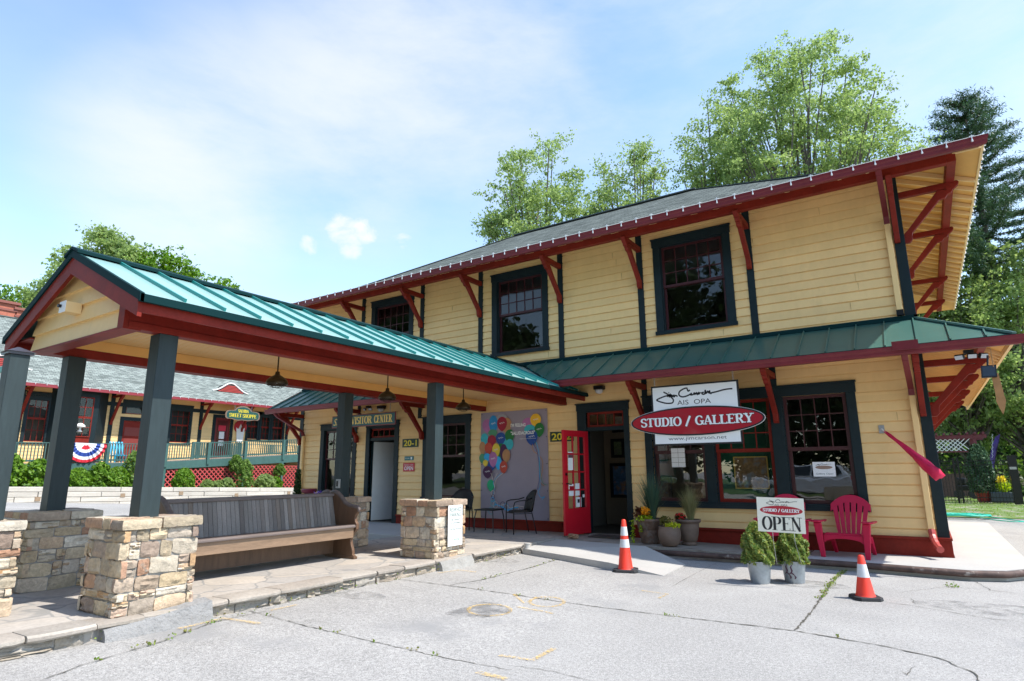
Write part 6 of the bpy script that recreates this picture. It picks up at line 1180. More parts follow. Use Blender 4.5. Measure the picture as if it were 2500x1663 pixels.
# projecting bay
by0, by1 = Lp(120, 1000, XB)[0], Lp(262, 1000, XB)[0]; mb = MB(lf); bw = mb.hexa([(by0, 0, 1.9), (by1, 0, 1.9), (by1-.8, .9, 1.9), (by0+.5, .9, 1.9), (by0, 0, 5.7), (by1, 0, 5.7), (by1-.8, .9, 5.7), (by0+.5, .9, 5.7)]); bay = mb.build('bay', dgreen, sh)
def l2(u, d, z): return (XB+.905+d, u, z)
a, zt = Lp(168, 1021, XB+.9); b, _ = Lp(222, 1021, XB+.9); zt = Lp(200, 971, XB+.9)[1]; zb = Lp(190, 1067, XB+.9)[1]; zb2 = Lp(190, 1080, XB+.9)[1]; zm = Lp(195, 1019, XB+.9)[1]
MB(l2).box(a-.04, b+.04, .0, .012, zb2-.3, zb).build('bay_panel', red, bay); MB(l2).box(a, b, -.0, .004, zb, zt).build('bay_glass', mat('bay_dark_glass', (.01, .012, .014), .3, spec=.1), bay); sash('bay_sash', bay, a-.04, b+.04, zm, zt+.04, .06, 3, 2, l2, red, mun=.03); sash('bay_sash', bay, a-.04, b+.04, zb, zm, .055, 3, 2, l2, red, mun=.03)
mb = MB(); mb.lathe([(0, 0), (.13, .02), (.05, .12), (.05, .2), (.02, .22), (.24, .26), (.22, .34), (.12, .42), (.05, .46), (0, .46)], (XB+.98, (a+b)/2+.03, zb+.25), 16); mb.build('window_lamp', whitep, bay, smooth=True)
mb = MB(lf)
for px in (43, 268, 488, 589, 700): y_ = Lp(px, 1040)[0]; mb.box(y_-.11, y_+.11, -.01, .05, 1.9, 5.75)
mb.box(YB0, YB1, -.01, .045, 5.0, 5.22); mb.build('trim_boards', dgreen, sh)
mb = MB(); mb.quad((XE, YB0-1.3, 5.62), (XE, YB1+1.3, 5.62), (XE-8, YB1+1.3, 10.35), (XE-8, YB0-1.3, 10.35)); 
o = roof_obj('roof', [((XE, YB0-1.3, 5.66), (XE, YB1+1.3, 5.66), (XE-8, YB1+1.3, 10.38), (XE-8, YB0-1.3, 10.38)), ((XE-8, YB0-1.3, 10.38), (XE-8, YB1+1.3, 10.38), (XE-16, YB1+1.3, 5.66), (XE-16, YB0-1.3, 5.66))], [((0,1,0), (-.86,0,.51)), ((0,1,0), (.86,0,.51))], shing2, sh)
mb = MB(); mb.quad((XE, YB0-1.3, 5.58), (XE, YB1+1.3, 5.58), (XB, YB1+1.3, 6.3), (XB, YB0-1.3, 6.3)); mb.build('soffit', ochre, sh, fix=False)
MB().box(XE, XE+.12, YB0-1.3, YB1+1.3, 5.52, 5.68).build('gutter', mat('gutter_red', (.26, .03, .04), .4), sh); MB().box(XE-8.12, XE-7.88, YB0-1.3, YB1+1.3, 10.36, 10.42).build('ridge_cap', MATS['ridge_shingle'], sh)
for px in (43, 268, 360, 488, 589, 700): y_ = Lp(px, 1040)[0]; bracket((XB, y_), (1, 0), 3.95, 5.55, 1.2, sh, .14)
for px, py in ((558, 955), (2, 880)):       # eyebrow vents low on the roof
    p = None; X_ = XE-1.6; y_, z_ = Lp(px+(2 if px < 9 else 0), py, X_); zr = 5.66+.59*(XE-X_); y_ = Lp(px, py, X_)[0]; mb = MB(); n = 12; prof = [(-1.25+2.5*i/n, .62*math.exp(-(((i-6)/6)*1.7)**2)-.05) for i in range(n+1)]
    mb.extr(prof, lambda q, t: (X_+.25-t*1.6, y_+q[0], zr-.12+q[1]+t*.0), 0, 1.2); ev = mb.build('roof_vent', shing2, sh); mb = MB()
    for j in range(5):
        z0 = .0+.09*j; hw_ = 1.25/1.7*math.sqrt(max(.01, -math.log((z0+.12)/.62))) if z0+.12 < .62 else .1; mb.box(X_+.26, X_+.30, y_-hw_+.08, y_+hw_-.08, zr-.12+z0, zr-.12+z0+.055)
    mb.build('louvres', mat('louvre_red', (.45, .06, .05), .5) if 'louvre_red' not in MATS else MATS['louvre_red'], ev); mb = MB(); mb.tube([(X_+.27, y_+q[0], zr-.12+q[1]+.02) for q in prof], .045, 5); mb.build('vent_trim', whitep, ev)
string_lights('string_lights', 'white string lights along the gutter of the yellow shop building', [(XE+.14, -3, 5.69), (XE+.14, 16, 5.69)], 40, 0, 0)
# deck, ramp, railings
def rt(y): return 2.72+.02*(y+1) if y < 5.2 else 2.84+(3.44-2.84)*min(1, (y-5.2)/9)
def bb(y): return 1.46 if y < 4.5 else 1.44+(1.98-1.44)*min(1, (y-4.5)/9.7)
rg_ = mat('railing_green', (.05, .12, .11), .5, n=((5, .12),)); wdk = mat('deck_boards', (.30, .24, .20), .8, n=((4, .2),))
dk_ = thing('deck', 'raised timber deck with a ramp in front of the yellow shop', 'deck', (-35.6, 6, 0)); ysq = [-9, 4.9, 14.2, 20]
mb = MB()
for a, b in zip(ysq, ysq[1:]): za, zb_ = rt(a+.01)-.95, rt(b)-.95; mb.hexa([(XB+.05, a, za-.1), (XR, a, za-.1), (XR, b, zb_-.1), (XB+.05, b, zb_-.1), (XB+.05, a, za), (XR, a, za), (XR, b, zb_), (XB+.05, b, zb_)])
mb.build('deck_floor', wdk, dk_); mb = MB()
for a, b in zip(ysq, ysq[1:]): mb.hexa([(XR, a, bb(a+.01)), (XR+.05, a, bb(a+.01)), (XR+.05, b, bb(b)), (XR, b, bb(b)), (XR, a, rt(a+.01)-.98), (XR+.05, a, rt(a+.01)-.98), (XR+.05, b, rt(b)-.98), (XR, b, rt(b)-.98)])
mb.build('skirt_board', rg_, dk_)
lt = mat('lattice_red', (.50, .075, .075), .6); mb = MB(); zl0 = -.9
def clipz(y): return bb(y)-.02
def gnd(y): return gz(-33.9, y)-.05
for s in (1, -1):
    y = -9.5
    while y < 19:
        # strip from ground upward at 45 degrees, clipped to the skirt
        pts = []; yy = y; zz = -1.2
        for k in range(60):
            q = yy+s*.05*k; z = zz+.05*k
            if z > gnd(q) and z < clipz(q) and 2.9 < q < 19: pts.append((q, z))
        if len(pts) > 2: (q0, z0), (q1, z1) = pts[0], pts[-1]; h = .019; mb.hexa([(XR-.02-.012*s, q0-h*s, z0+h), (XR-.008-.012*s, q0-h*s, z0+h), (XR-.008-.012*s, q0+h*s, z0-h), (XR-.02-.012*s, q0+h*s, z0-h), (XR-.02-.012*s, q1-h*s, z1+h), (XR-.008-.012*s, q1-h*s, z1+h), (XR-.008-.012*s, q1+h*s, z1-h), (XR-.02-.012*s, q1+h*s, z1-h)])
        y += .27
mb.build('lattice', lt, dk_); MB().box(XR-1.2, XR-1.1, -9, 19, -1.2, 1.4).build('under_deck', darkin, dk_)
for y in (-.98, 2.9, 5.76, 10.42, 13.07): MB().box(XR-.05, XR+.09, y-.07, y+.07, gz(XR, y)-.1, bb(y)).build('deck_leg', rg_, dk_)
def railing(name, label, X, segs, rtf, posts, step=.135):
    t = thing(name, label, 'railing', (X, segs[0], rtf(segs[0])-.95)); mb = MB(); m2 = MB(); m3 = MB()
    for a, b in zip(segs, segs[1:]):
        za, zb_ = rtf(a+.01), rtf(b)
        mb.hexa([(X-.07, a, za-.035), (X+.07, a, za-.035), (X+.07, b, zb_-.035), (X-.07, b, zb_-.035), (X-.07, a, za), (X+.07, a, za), (X+.07, b, zb_), (X-.07, b, zb_)]); m2.hexa([(X-.03, a, za-.88), (X+.03, a, za-.88), (X+.03, b, zb_-.88), (X-.03, b, zb_-.88), (X-.03, a, za-.79), (X+.03, a, za-.79), (X+.03, b, zb_-.79), (X-.03, b, zb_-.79)])
        y = a+step/2
        while y < b: z = rtf(y); m3.box(X+.02, X+.055, y-.02, y+.02, z-.88, z-.03); y += step
    mb.build('top_rail', rg_, t); m2.build('bottom_rail', rg_, t); m3.build('balusters', rg_, t)
    for y in posts: MB().box(X-.06, X+.11, y-.075, y+.075, rtf(y)-1.25, rtf(y)-.02).build('post', rg_, t)
    return t
railing('deck_railing', 'grey green railing along the shop deck and ramp', XR, [-9, 5.2, 14.2, 20], rt, (-4.5, -.98, 2.9, 5.76, 8.13, 10.42, 13.07, 14.3))
railing('ramp_railing', 'darker inner railing on the landing before the shop door', -36.0, [Lp(472, 1066, -36)[0], 18], lambda y: 3.13, (Lp(474, 1066, -36)[0],))
# bunting
y0, _ = Lp(154, 1082, XR); y1, _ = Lp(259, 1082, XR); yc = (y0+y1)/2; Rr = (y1-y0)/2; t = thing('bunting', 'red white and blue fan bunting hung on the shop railing', 'bunting', (XR+.1, yc, 2.7)); mb = MB(); bm_ = [mat('bunting_red', (.62, .02, .04), .7), mat('bunting_white', (.8, .8, .82), .7), mat('bunting_blue', (.02, .06, .30), .7)]; n = 40; rings = [(0, .12, 1), (.12, .34, 0), (.34, .50, 1), (.50, .70, 2), (.70, .86, 1), (.86, 1.0, 0)]
for i in range(n):
    a0, a1 = pi*i/n, pi*(i+1)/n
    for r0, r1, m_ in rings:
        mb.m = m_ if not (m_ == 0 and r1 < .5 and not .28 < i/n < .72) else 1
        def q(a, r_): w_ = .05*sin(a*24)*r_; return (XR+.13+w_, yc-Rr*r_*cos(a), rt(yc)-.02-Rr*1.0*r_*sin(a)*(1 if r_ < .99 else 1))
        mb.quad(q(a0, r0), q(a1, r0), q(a1, r1), q(a0, r1))
mb.build('cloth', bm_, t, fix=False)
# hanging shop sign with gold serif letters
ya, _ = Lp(551, 1008, -35.9); yb_, _ = Lp(634, 1008, -35.9); zc = Lp(592, 1013, -35.9)[1]; yc = (ya+yb_)/2; hw_ = (yb_-ya)/2
t = thing('shop_sign', 'green scalloped hanging sign with gold letters SALUDA SWEET SHOPPE', 'sign', (-35.9, yc, zc)); prof = [(-1, -.3), (-.9, -.42), (-.7, -.4), (-.35, -.52), (0, -.48), (.35, -.52), (.7, -.4), (.9, -.42), (1, -.3), (1.02, 0), (.96, .25), (.8, .34), (.5, .36), (.38, .62), (.2, .74), (0, .78), (-.2, .74), (-.38, .62), (-.5, .36), (-.8, .34), (-.96, .25), (-1.02, 0)]
MB().extr(prof, lambda p, q: (q, yc+p[0]*hw_, zc+p[1]*.72), -35.93, -35.88).build('border', mat('sign_scroll_border', (.20, .13, .09), .6), t); MB().extr([(a*.93, b*.86) for a, b in prof], lambda p, q: (q, yc+p[0]*hw_, zc+p[1]*.72), -35.879, -35.872).build('panel', sgreen, t)
serif('lettering', 'SWEET SHOPPE', t, yell, (-35.868, yc, zc-.17), (0, 1, 0), V, .22, hw_*1.6, thick=.17, thin=.06, align='C'); serif('lettering', 'SALUDA', t, yell, (-35.868, yc, zc+.14), (0, 1, 0), V, .19, hw_*.62, thick=.17, thin=.06, align='C')
for s in (-.5, .5): MB().tube([(-35.9, yc+s*hw_, zc+.2), (-35.9, yc+s*hw_, 5.6)], .012, 5).build('chain', chainm, t)
yy, z_ = Lp(585, 1052); t = thing('wall_ornament', 'oval red and white cone shaped ornament beside the shop door', 'ornament', (XB+.06, yy, z_)); mb = MB(); mb.extr([(.45*cos(a*pi/10), .42*sin(a*pi/10)+.25) for a in range(20)], lambda p, q: (q, yy+p[0], z_+p[1]), XB+.03, XB+.07); mb.build('oval', mat('ornament_red', (.45, .01, .02), .5), t); mb = MB(); mb.extr([(-.3, .2), (-.15, .1), (0, .45), (.15, .1), (.3, .2), (.2, -.75), (-.2, -.75)], lambda p, q: (q, yy+p[0], z_+p[1]), XB+.071, XB+.09); mb.build('cone', whitep, t)
t = thing('deck_chair', 'bright blue wooden chair on the shop deck behind the railing', 'chair', (-35, 3.9, 1.85)); bl_ = mat('blue_paint', (.01, .30, .50), .5); mb = MB(); mb.box(-35.3, -34.8, 3.6, 4.2, 2.2, 2.25); mb.build('seat', bl_, t); mb = MB()
for i in range(5): mb.beam((-35.2, 3.62+.14*i, 2.25), (-35.5, 3.62+.14*i, 2.95), .09, .02)
mb.build('backrest', bl_, t); 
for a in (3.65, 4.15):
    for b in (-35.25, -34.85): MB().box(b-.03, b+.03, a-.03, a+.03, 1.85, 2.2).build('leg', bl_, t)
# timber edging and planting bed
timm = mat('weathered_timber', (.50, .465, .41), .9, n=((3, .15), (30, .15)), isl=.10, bump=(40, .6, .01), stretch=(3, .35, 3))
t = thing('timber_edging', 'long low retaining wall of stacked weathered timbers below the shop shrubs', 'retaining wall', (-31, 3, 0)); mb = MB()
def ttop(y): return .80-.027*(y+2)
for c in range(4):
    y = -12-c*.8
    while y < 16:
        e = y+2.4; zt0 = [ttop(y)-.215*c, ttop(e)-.215*c]; j = random.uniform(-.015, .015); mb.hexa([(-31.18, y+.01, zt0[0]-.205), (-31.0+j, y+.01, zt0[0]-.205), (-31.0+j, e-.01, zt0[1]-.205), (-31.18, e-.01, zt0[1]-.205), (-31.18, y+.01, zt0[0]), (-31.0+j, y+.01, zt0[0]), (-31.0+j, e-.01, zt0[1]), (-31.18, e-.01, zt0[1])]); y = e
mb.build('timbers', timm, t, bevel=.02); mb = MB()
for y, c in ((-.8, 2), (2.5, 1.4), (5.2, 1), (8.2, 1.5), (11.5, 1)): z = ttop(y)-.215*c; mb.box(-31.02, -30.985, y-.1, y+.1, z-.15, z+.02)
mb.build('timber_ends', mat('timber_end', (.28, .20, .13), .9, n=((20, .2),)), t)
bed = MB(); 
for i in range(20): a, b = -12+1.4*i, -12+1.4*(i+1); bed.quad((-31.15, a, ttop(a)-.05), (-31.15, b, ttop(b)-.05), (-34.0, b, ttop(b)+.0), (-34.0, a, ttop(a)+.0))
tag_s(bed.build('planting_bed', mat('mulch', (.26, .22, .13), .95, n=((5, .3), (40, .4)), bump=(40, 1, .04), patch=(1.2, .48, .1, (.16, .24, .06))), fix=False))
def bedy(px, py=1165, X=-32.2): return pl(px, py, 0, X).y
SH = [(22, 1190, 48, 105, 'box', 'leafy green bush at the far left below the shop railing', 'l'), (88, 1190, 62, 90, 'box', 'wide rounded bush second from the left in the shop bed', 'l'), (187, 1192, 60, 62, 'box', 'round bright green evergreen under the bunting', 'r'), (240, 1190, 50, 80, 'box', 'loose leafy bush right of the evergreen under the bunting', 'l'), (283, 1196, 60, 66, 'box', 'bushy evergreen left of the near canopy post', 'r'), (320, 1180, 42, 115, 'mid', 'climbing bush reaching the railing beside the near canopy post', 'l'), (446, 1198, 50, 62, 'box', 'pointed round evergreen alone before the red lattice', 'r'),
 (505, 1194, 24, 26, 'light', 'small leafy plant right of the pointed evergreen', 'l'), (530, 1195, 22, 24, 'light', 'small leafy plant in the middle of the lattice bed', 'l'), (553, 1194, 28, 32, 'light', 'small spiky plant left of the climbing vine', 'l'), (595, 1194, 34, 90, 'mid', 'tall climbing vine on the ramp lattice', 'l'), (575, 1150, 26, 50, 'mid', 'side spray of vine left of the tall vine', 'l'), (645, 1190, 44, 44, 'light', 'pale flowering shrub right of the tall vine', 'l'), (672, 1188, 28, 36, 'box', 'small yellow green shrub near the end of the lattice bed', 'l'), (682, 1160, 22, 34, 'mid', 'vine on the last lattice post by the depot corner', 'l')]
for i, (px, pb, wpx, hpx, kd, lb, ty) in enumerate(SH):
    X = -32.3 if pb > 1170 else -33.6; p = pl(px, pb, 0, X); sc_px = 1485/((p-CAMP).dot(CF)); r_ = wpx/2/sc_px; h = hpx*.74/sc_px; zb = ttop(p.y)-.05 if pb > 1170 else p.z
    t = thing('shrub', lb, 'shrub', (X, p.y, zb), 'shrubs in the shop planting bed'); MB().tube([(X, p.y, zb-.05), (X, p.y, zb+h*.6)], .025, 5).build('stem', bark, t)
    if ty == 'r': bushy('foliage', kd, t, (X, p.y, zb), r_, h, 3200, .11, .35, lump=.08, seed=i+2)
    else: bushy('foliage', kd, t, (X, p.y, zb), r_, h, 1500, .14, .3, lump=.3, seed=i+2)
# brick building behind
bk_ = thing('brick_building', 'old red brick building top behind the shop roof at the far left', 'building', (-56, -3, 0)); brm = mat('brick_red', (.42, .135, .085), .9, n=((3, .2), (50, .3)))
for (p0, p1, nm) in (((-40, 731), (42, 740), 'wall'), ((42, 757), (70, 765), 'side_wall')):
    A = at(p0[0], p0[1], 60); B = at(p1[0], p1[1], 60); A.x, B.x = -52.0, -52.0; A = pl(p0[0], p0[1], 0, -52); B = pl(p1[0], p1[1], 0, -52); w0 = MB().box(-58, -52, A.y, B.y, 0, A.z).build(nm, brm, bk_); mb = MB(); mb.box(-58.2, -51.85, A.y-.2, B.y+.2, A.z-.0, A.z+.18); mb.box(-58.1, -51.93, A.y-.1, B.y+.1, A.z-.5, A.z-.35); mb.build('cornice', mat('brick_dark', (.25, .09, .07), .9) if 'brick_dark' not in MATS else MATS['brick_dark'], w0)
# ================================================================ YARD behind the depot (right)
fn = thing('iron_fence', 'black iron picket fence with a gate behind the depot', 'fence', (1.5, 20, -.15)); fy = 20.0; zt = pl(2340, 1119, 1, fy).z; mb = MB(); x = .1
while x < 2.75: mb.box(x-.008, x+.008, fy-.008, fy+.008, -.12, zt-.05 if int(x*10) % 5 else zt); x += .105
mb.build('pickets', blackm, fn); mb = MB()
for z in (-.05, .10, zt-.28, zt-.12): mb.box(.0, 2.75, fy-.015, fy+.015, z-.015, z+.015)
mb.build('rails', blackm, fn); xg = pl(2340, 1180, 1, fy).x
for x_ in (xg-.06, xg+.08): MB().box(x_-.03, x_+.03, fy-.03, fy+.03, -.15, zt+.02).build('post', blackm, fn)
MB().box(2.75, 3.02, fy-.12, fy+.12, -.15, 1.75).build('gate_post', blackm, fn); MB().box(2.76, 2.98, fy-.14, fy-.12, 1.2, 1.3).build('latch', chainm, fn)
pg = thing('pergola', 'maroon pergola with a white lattice panel under its roof', 'pergola', (1.5, 27, 0)); pm_ = mat('pergola_maroon', (.14, .025, .035), .6); mb = MB(); mb.box(-2.0, 2.7, 26.9, 27.05, 2.74, 2.92); mb.box(-2.0, 2.7, 29.4, 29.55, 2.74, 2.92); mb.build('beams', pm_, pg); mb = MB(); x = -1.9
while x < 2.7: mb.box(x-.04, x+.04, 26.6, 29.8, 2.925, 3.03); x += .32
mb.build('slats', pm_, pg); mb = MB(); mb.box(-2.0, 2.15, 26.95, 27.0, 2.06, 2.12)
for x, y in ((2.2, 27), (-1.9, 27), (2.2, 29.5), (-1.9, 29.5)): MB().box(x-.07, x+.07, y-.07, y+.07, -.2, 2.74).build('post', pm_, pg)
mb.build('lower_rail', pm_, pg); mb = MB(); x = -2.6
while x < 2.6:
    for s in (1, -1):
        x0 = max(-1.85, min(2.13, x)); xe = x+s*.6
        if -1.85 < x < 2.13 and -1.85 < xe < 2.13: mb.hexa([(x-.022, 26.96-.01*s, 2.13), (x+.022, 26.96-.01*s, 2.13), (x+.022, 26.97-.01*s, 2.13), (x-.022, 26.97-.01*s, 2.13), (xe-.022, 26.96-.01*s, 2.73), (xe+.022, 26.96-.01*s, 2.73), (xe+.022, 26.97-.01*s, 2.73), (xe-.022, 26.97-.01*s, 2.73)])
    x += .20
mb.build('lattice', whitep, pg)
t = thing('garden_wall', 'low brown block wall across the lawn behind the iron fence', 'wall', (1, 29, 0)); MB().box(-6, 2.3, 28.2, 28.5, -.2, 1.0).build('blocks', mat('brown_block', (.10, .06, .05), .9, n=((4, .2), (30, .2))), t)
t = thing('potted_juniper', 'tall dark juniper in a red pot behind the fence', 'potted shrub', (1.9, 21.5, -.15)); MB().lathe([(0, -.15), (.22, -.15), (.33, .3), (.33, .33), (0, .3)], (1.9, 21.5, 0), 16).build('pot', mat('red_pot', (.3, .03, .03), .5), t); bushy('foliage', 'pine', t, (1.9, 21.5, .25), .48, 1.95, 5200, .10, .3, lump=.15, seed=4)
t = thing('feather_flag', 'purple feather flag with white script beyond the fence', 'flag', (2.5, 22, -.1)); pf_ = [pl(*K, 1, 22) for K in ((2431, 1150), (2424, 1110), (2422, 1085), (2432, 1062), (2442, 1059), (2434, 1085), (2430, 1120), (2430, 1150))]; Lf, Rt = [pl(a, b, 1, 22) for a, b in ((2425, 1148), (2417, 1118), (2421, 1090), (2430, 1067), (2441, 1060))], [pl(a, b, 1, 22) for a, b in ((2426, 1150), (2429, 1125), (2433, 1100), (2438, 1078), (2441, 1060))]
mb = MB(); n = 5; mb.add([(p.x, 22-.06*sin(i*1.3), p.z) for i, p in enumerate(Lf)]+[(p.x, 22+.08*sin(i*1.1), p.z) for i, p in enumerate(Rt)]+[(p.x, 22.01-.06*sin(i*1.3), p.z) for i, p in enumerate(Lf)]+[(p.x, 22.01+.08*sin(i*1.1), p.z) for i, p in enumerate(Rt)], [(i, i+1, n+i+1, n+i) for i in range(4)]+[(2*n+i, 3*n+i, 3*n+i+1, 2*n+i+1) for i in range(4)]); mb.build('cloth', mat('flag_purple', (.045, .02, .16), .6), t); MB().tube([(2.43, 22, -.1)]+[(p.x+.01, 22.03, p.z) for p in Rt], .015, 6).build('pole', blackm, t)
mb = MB(); ribbon(mb, [((Lf[1].x+Rt[1].x)/2+(.02 if k % 2 else -.02)+.012*k, Lf[1].z+.09*k) for k in range(12)], .012, 0, lambda a, b, c: (a, 21.88, b)); mb.build('script', white, t, fix=False)
t = thing('flower_stand', 'yellow flowers standing on a dark bench behind the fence', 'flowers', (2.6, 21.3, 0)); clump_(t, (2.55, 21.3, .78), .18, 160, .1, leafmat('yellow_flower', [(.8,.6,.02), (.85,.7,.1), (.5,.5,.05)], .3), 'flowers', 1, 20); clump_(t, (2.6, 21.3, .5), .28, 260, .1, limem, 'leaves', .8, 21); MB().box(2.1, 2.85, 21.1, 21.5, -.15, .28).build('bench', mat('slate_cover', (.06, .07, .09), .4), t, bevel=.03)
t = thing('garden_cart', 'dark garden cart parked before the brown block wall', 'cart', (1.3, 24.5, -.1)); MB().box(1.05, 1.85, 24.2, 24.8, .25, .5).build('body', blackm, t, bevel=.05); MB().box(1.1, 1.5, 24.25, 24.75, .5, .85).build('seat', blackm, t, bevel=.08)
for x_ in (1.15, 1.7):
    for y_ in (24.15, 24.85): MB().lathe([(0, -.05), (.2, -.05), (.2, .05), (0, .05)], (x_, y_, .08), 16, 1).build('wheel', rub, t)
g = random.Random(3); hs = []; a0 = pl(2300, 1268, 2, -.12)
for i in range(150): a = i*.55; r_ = .35+.25*sin(i*.21); hs.append((.95+1.05*.55*cos(a)*r_*2.0+g.uniform(-.05, .05)-.2, 11.2+sin(a)*r_*.9+g.uniform(-.05, .05), -.10+.03*abs(sin(i*.7))))
hs += [(1.4, 11.0, -.12), (1.7, 10.3, -.13), (2.0, 9.6, -.13), (1.75, 9.4, -.13), (1.4, 9.9, -.13), (1.1, 10.6, -.12)]
tag(MB().tube(hs, .014, 5).build('garden_hose', mat('hose_green', (.02, .42, .30), .4), smooth=True), 'tangled green garden hose on the grass behind the depot corner', 'hose')
# ================================================================ TREES
def ptree(label, pxc, pmid, ptop, wpx, dist, kind, nl, size, **kw):
    c = at(pxc, pmid, dist); top = at(pxc, ptop, dist); b = (c.x, c.y, gz(c.x, c.y)-.1); dep_ = (c-CAMP).dot(CF); h = top.z-b[2]; rad = wpx/2/F*dep_
    return tree(kw.pop('name', 'tree'), label, 'tree', b, h, rad, kind, nl, size, group=kw.pop('group', 'trees behind the depot'), **kw)
ptree('pale green tree rising behind the middle of the depot roof', 1312, 470, 313, 300, 34, 'light', 60000, .15, crown0=.36, nclump=200, clump=.9, shape='ovoid', bk=bark2)
ptree('slim pale tree right of the first one above the depot roof', 1545, 470, 335, 220, 37, 'light', 40000, .15, crown0=.4, nclump=170, clump=.9, shape='ovoid', bk=bark2)
ptree('small green tree between the two pale trees above the roof', 1440, 520, 455, 120, 36, 'light', 12000, .15, crown0=.3, nclump=70, clump=.8, bk=bark)
ptree('largest many stemmed tree towering over the depot roof', 1945, 310, 84, 530, 40, 'light', 110000, .17, crown0=.22, nclump=300, clump=1.15, stems=4, shape='round', bk=bark2, thick=.34)
ptree('left lobe tree below the largest one', 1760, 400, 215, 270, 41, 'light', 34000, .17, crown0=.35, nclump=150, clump=1.1, stems=2, shape='round', bk=bark2)
ptree('pale tree at the right of the largest one behind the roof corner', 2160, 380, 270, 230, 43, 'light', 20000, .17, crown0=.4, nclump=100, clump=1.1, stems=2, bk=bark2)
ptree('dark evergreen low behind the depot roof', 1790, 450, 392, 260, 44, 'dark', 9000, .2, crown0=.4, nclump=60, clump=1.0, shape='cone')
def pine(label, pxc, pmid, ptop, wpx, dist, seed):
    c = at(pxc, pmid, dist); top = at(pxc, ptop, dist); B = np.array((c.x, c.y, gz(c.x, c.y))); h = top.z-B[2]; rad = wpx/2/F*(c-CAMP).dot(CF); g = np.random.default_rng(seed)
    t = thing('pine_tree', label, 'pine tree', tuple(B)); MB().tube([B+np.array((0, 0, h*f)) for f in (0, .3, .6, .98)], [.28, .2, .12, .03], 8).build('trunk', bark, t); lb = MB(); P = []
    for k in range(14):
        f = .50+.48*k/13; r0 = rad*(1.12-f)*2.4*(.75+.5*g.random()); r0 = min(r0, rad*1.25)
        for j in range(6):
            a = j*pi/3+k*.9+g.random()*.5; L_ = r0*(.6+.55*g.random()); up = .02+.14*f; e = B+np.array((cos(a)*L_, sin(a)*L_, h*f+L_*up)); s = B+np.array((0, 0, h*f-.15)); m_ = (s+e)/2+np.array((0, 0, -.08*L_)); lb.tube([s, m_, e], [.05, .035, .012], 5, caps=False)
            nq = int(150+L_*230); q = g.random(nq)**.65; pp = s[None]*(1-q[:, None])+e[None]*q[:, None]; pp[:, 2] -= .08*L_*np.sin(q*pi); sp_ = .08+.34*q*(1-q*.4); pp += np.stack([g.normal(size=nq)*sp_, g.normal(size=nq)*sp_, g.normal(size=nq)*.07+.04], 1); P.append(pp)
    lb.build('limbs', bark, t, fix=False); leaves('crown', np.concatenate(P), None, .24, LV['pine'], t, aspect=.3); return t
pine('tall dark pine with layered branches at the right edge of the sky', 2385, 440, 222, 330, 46, 3)
for i, (lb, px, pm, pt, wp, di, kd, nl) in enumerate([('broad leafy tree below the pine at the right edge', 2450, 740, 575, 270, 44, 'light', 22000), ('pale tree between the eaves of the two roofs at the right', 2320, 740, 570, 230, 43, 'light', 20000), ('dark leafy tree behind the feather flag', 2480, 900, 800, 240, 52, 'mid', 14000), ('dark leafy tree behind the pergola', 2330, 930, 830, 240, 54, 'dark', 14000), ('mid green tree at the far right above the fence', 2590, 850, 660, 260, 56, 'mid', 16000)]):
    ptree(lb, px, pm, pt, wp, di, kd, nl, .21, crown0=.15, nclump=90, clump=1.1, limbs=i < 2, bk=bark)
for i, (lb, px, pm, pt, wp, kd) in enumerate([('left rounded tree of the group behind the shop roof', 228, 640, 552, 110, 'light'), ('second rounded tree of the group behind the shop roof', 298, 645, 556, 105, 'light'), ('broad tree in the middle of the group behind the shop roof', 362, 660, 592, 130, 'box'), ('lower tree at the right of the group behind the shop roof', 430, 680, 622, 100, 'box'), ('small tree alone right of the group behind the canopy ridge', 545, 705, 680, 95, 'box'), ('thin branched tree left of the canopy gable', 120, 720, 655, 120, 'light'), ('tree top above the brick building at the left edge', 5, 740, 705, 70, 'box'), ('tree between the thin tree and the rounded tree', 165, 670, 632, 80, 'light')]):
    ptree(lb, px, pm, pt-16, wp*1.2, 72, kd, 26000 if wp > 99 else 13000, .30, crown0=.25, nclump=130, clump=1.4, shape='fan', group='trees behind the shop', limbs=True, bk=bark)
# undergrowth covering the slope
g = np.random.default_rng(9); n = 30000; x = -12+g.random(n)*45; y = 30+g.random(n)**1.4*34; cl_ = np.sin(x*1.3+2)*np.cos(y*1.1)+np.sin(x*.6+y*.7); z = np.array([gz(a, b) for a, b in zip(x, y)])+g.random(n)*(1.6+1.3*cl_.clip(-.9, 2))
tag(leaves('undergrowth', np.stack([x, y, z], 1), None, .38, leafmat('undergrowth_leaf', [(.04,.09,.02), (.09,.17,.035), (.16,.26,.05), (.06,.11,.025)], .35), None), kind='stuff')
g = np.random.default_rng(19); n = 9000; x = -.5+g.random(n)*16; y = 11.8+g.random(n)*17; z = np.array([gz(a, b) for a, b in zip(x, y)])+.03+g.random(n)*.05
tag(leaves('grass', np.stack([x, y, z], 1), None, .07, leafmat('grass_blade', [(.12,.22,.03), (.2,.3,.05), (.3,.36,.08)], .3), None, aspect=.4), kind='stuff')
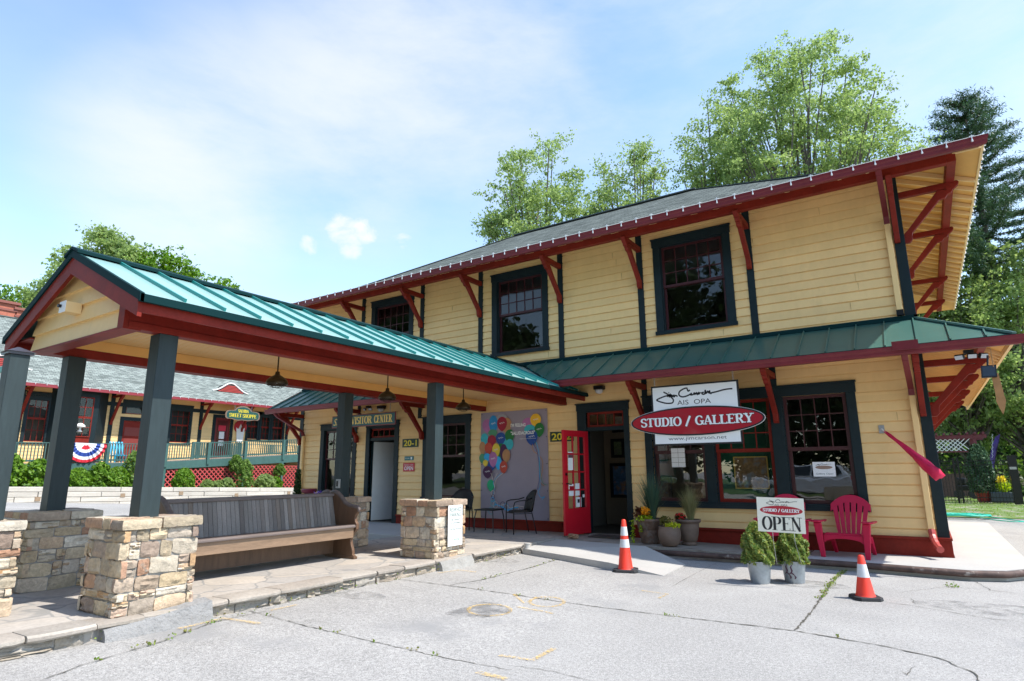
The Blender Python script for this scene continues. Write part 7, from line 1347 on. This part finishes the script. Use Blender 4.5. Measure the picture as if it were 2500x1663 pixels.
# ================================================================ ACROSS THE LOT (seen in the window panes)
def suv(label, x, y, rz, col):
    t = thing('parked_car', label, 'car', (0, 0, 0), 'cars across the lot'); body = mat('car_paint_%d' % int(col[0]*100), col, .25, .4, coat=1)
    side = [(-2.25, .35), (-2.28, .75), (-2.2, .98), (-2.05, 1.05), (2.1, .92), (2.25, .75), (2.28, .35)]; mb = MB(); 
    def hull(prof, y0, y1): mb.extr(prof, lambda p, q: (p[0], q, p[1]), y0, y1)
    hull(side, -.88, .88); mb.build('body', body, t, bevel=.09); mb = MB(); P = [(-2.1, 1.02), (-1.75, 1.58), (.35, 1.62), (1.15, 1.0)]; vs = [(a, s*(.84 if b < 1.2 else .70), b) for s in (-1, 1) for a, b in P]; mb.add(vs, [(0, 1, 2, 3), (7, 6, 5, 4), (0, 4, 5, 1), (1, 5, 6, 2), (2, 6, 7, 3), (3, 7, 4, 0)]); mb.build('cabin', body, t, bevel=.05); gl = mat('car_glass', (.02, .025, .03), .05) if 'car_glass' not in MATS else MATS['car_glass']
    for s in (-1, 1):
        mb = MB(); f = lambda a, b: (a, s*(.85-(b-1.02)*.22+.003), b); mb.quad(f(-1.85, 1.12), f(-1.62, 1.5), f(-.65, 1.53), f(-.65, 1.1)); mb.quad(f(-.58, 1.1), f(-.58, 1.53), f(.3, 1.54), f(.82, 1.08)); mb.build('side_glass', gl, t, fix=False)
        MB().box(1.95, 2.27, min(s*.55, s*.86), max(s*.55, s*.86), .72, .85).build('headlight', whitep, t, bevel=.02); MB().box(-2.3, -2.2, min(s*.6, s*.88), max(s*.6, s*.88), .8, 1.0).build('tail_light', MATS['ornament_red'], t)
        for wx in (-1.4, 1.4):
            w_ = MB().lathe([(.0, -.11), (.28, -.11), (.34, -.08), (.34, .08), (.28, .11), (0, .11)], (wx, s*.82, .34), 24, 1).build('wheel', rub, t); MB().lathe([(0, -.125), (.2, -.12), (.2, .12), (0, .125)], (wx, s*.82, .34), 16, 1).build('rim', chainm, w_)
    t.location = (x, y, gz(x, y)); t.rotation_euler = (0, 0, rz); return t
suv('silver estate car parked across the lot, mirrored in the middle gallery window', -5.2, -22.5, R(182), (.62, .66, .70)); suv('grey car parked across the lot, mirrored in the right gallery window', -.5, -22.0, R(178), (.30, .32, .34))
for i, (x, y, h, r_) in enumerate([(-20, -38, 24, 7), (-9, -40, 19, 6), (-1, -38, 26, 8), (9, -38, 21, 7), (-33, -28, 17, 8)]):
    tree('tree', 'tree across the lot mirrored in the depot windows, %s' % ['left of the middle', 'in the middle', 'right of the middle', 'rightmost', 'leftmost'][i], 'tree', (x, y, -.2), h, r_, 'dark', 42000, .5, group='trees across the lot', crown0=.06, nclump=150, clump=2.4, limbs=False)
mb = MB(); 
tag_s(sheet('verge', lin(-60, 40, 51), lin(-60, -18, 22), mat('verge_grass', (.06, .10, .02), .95, n=((2, .3),)), .02, mask=lambda x, y: y < -25 or x < -11))
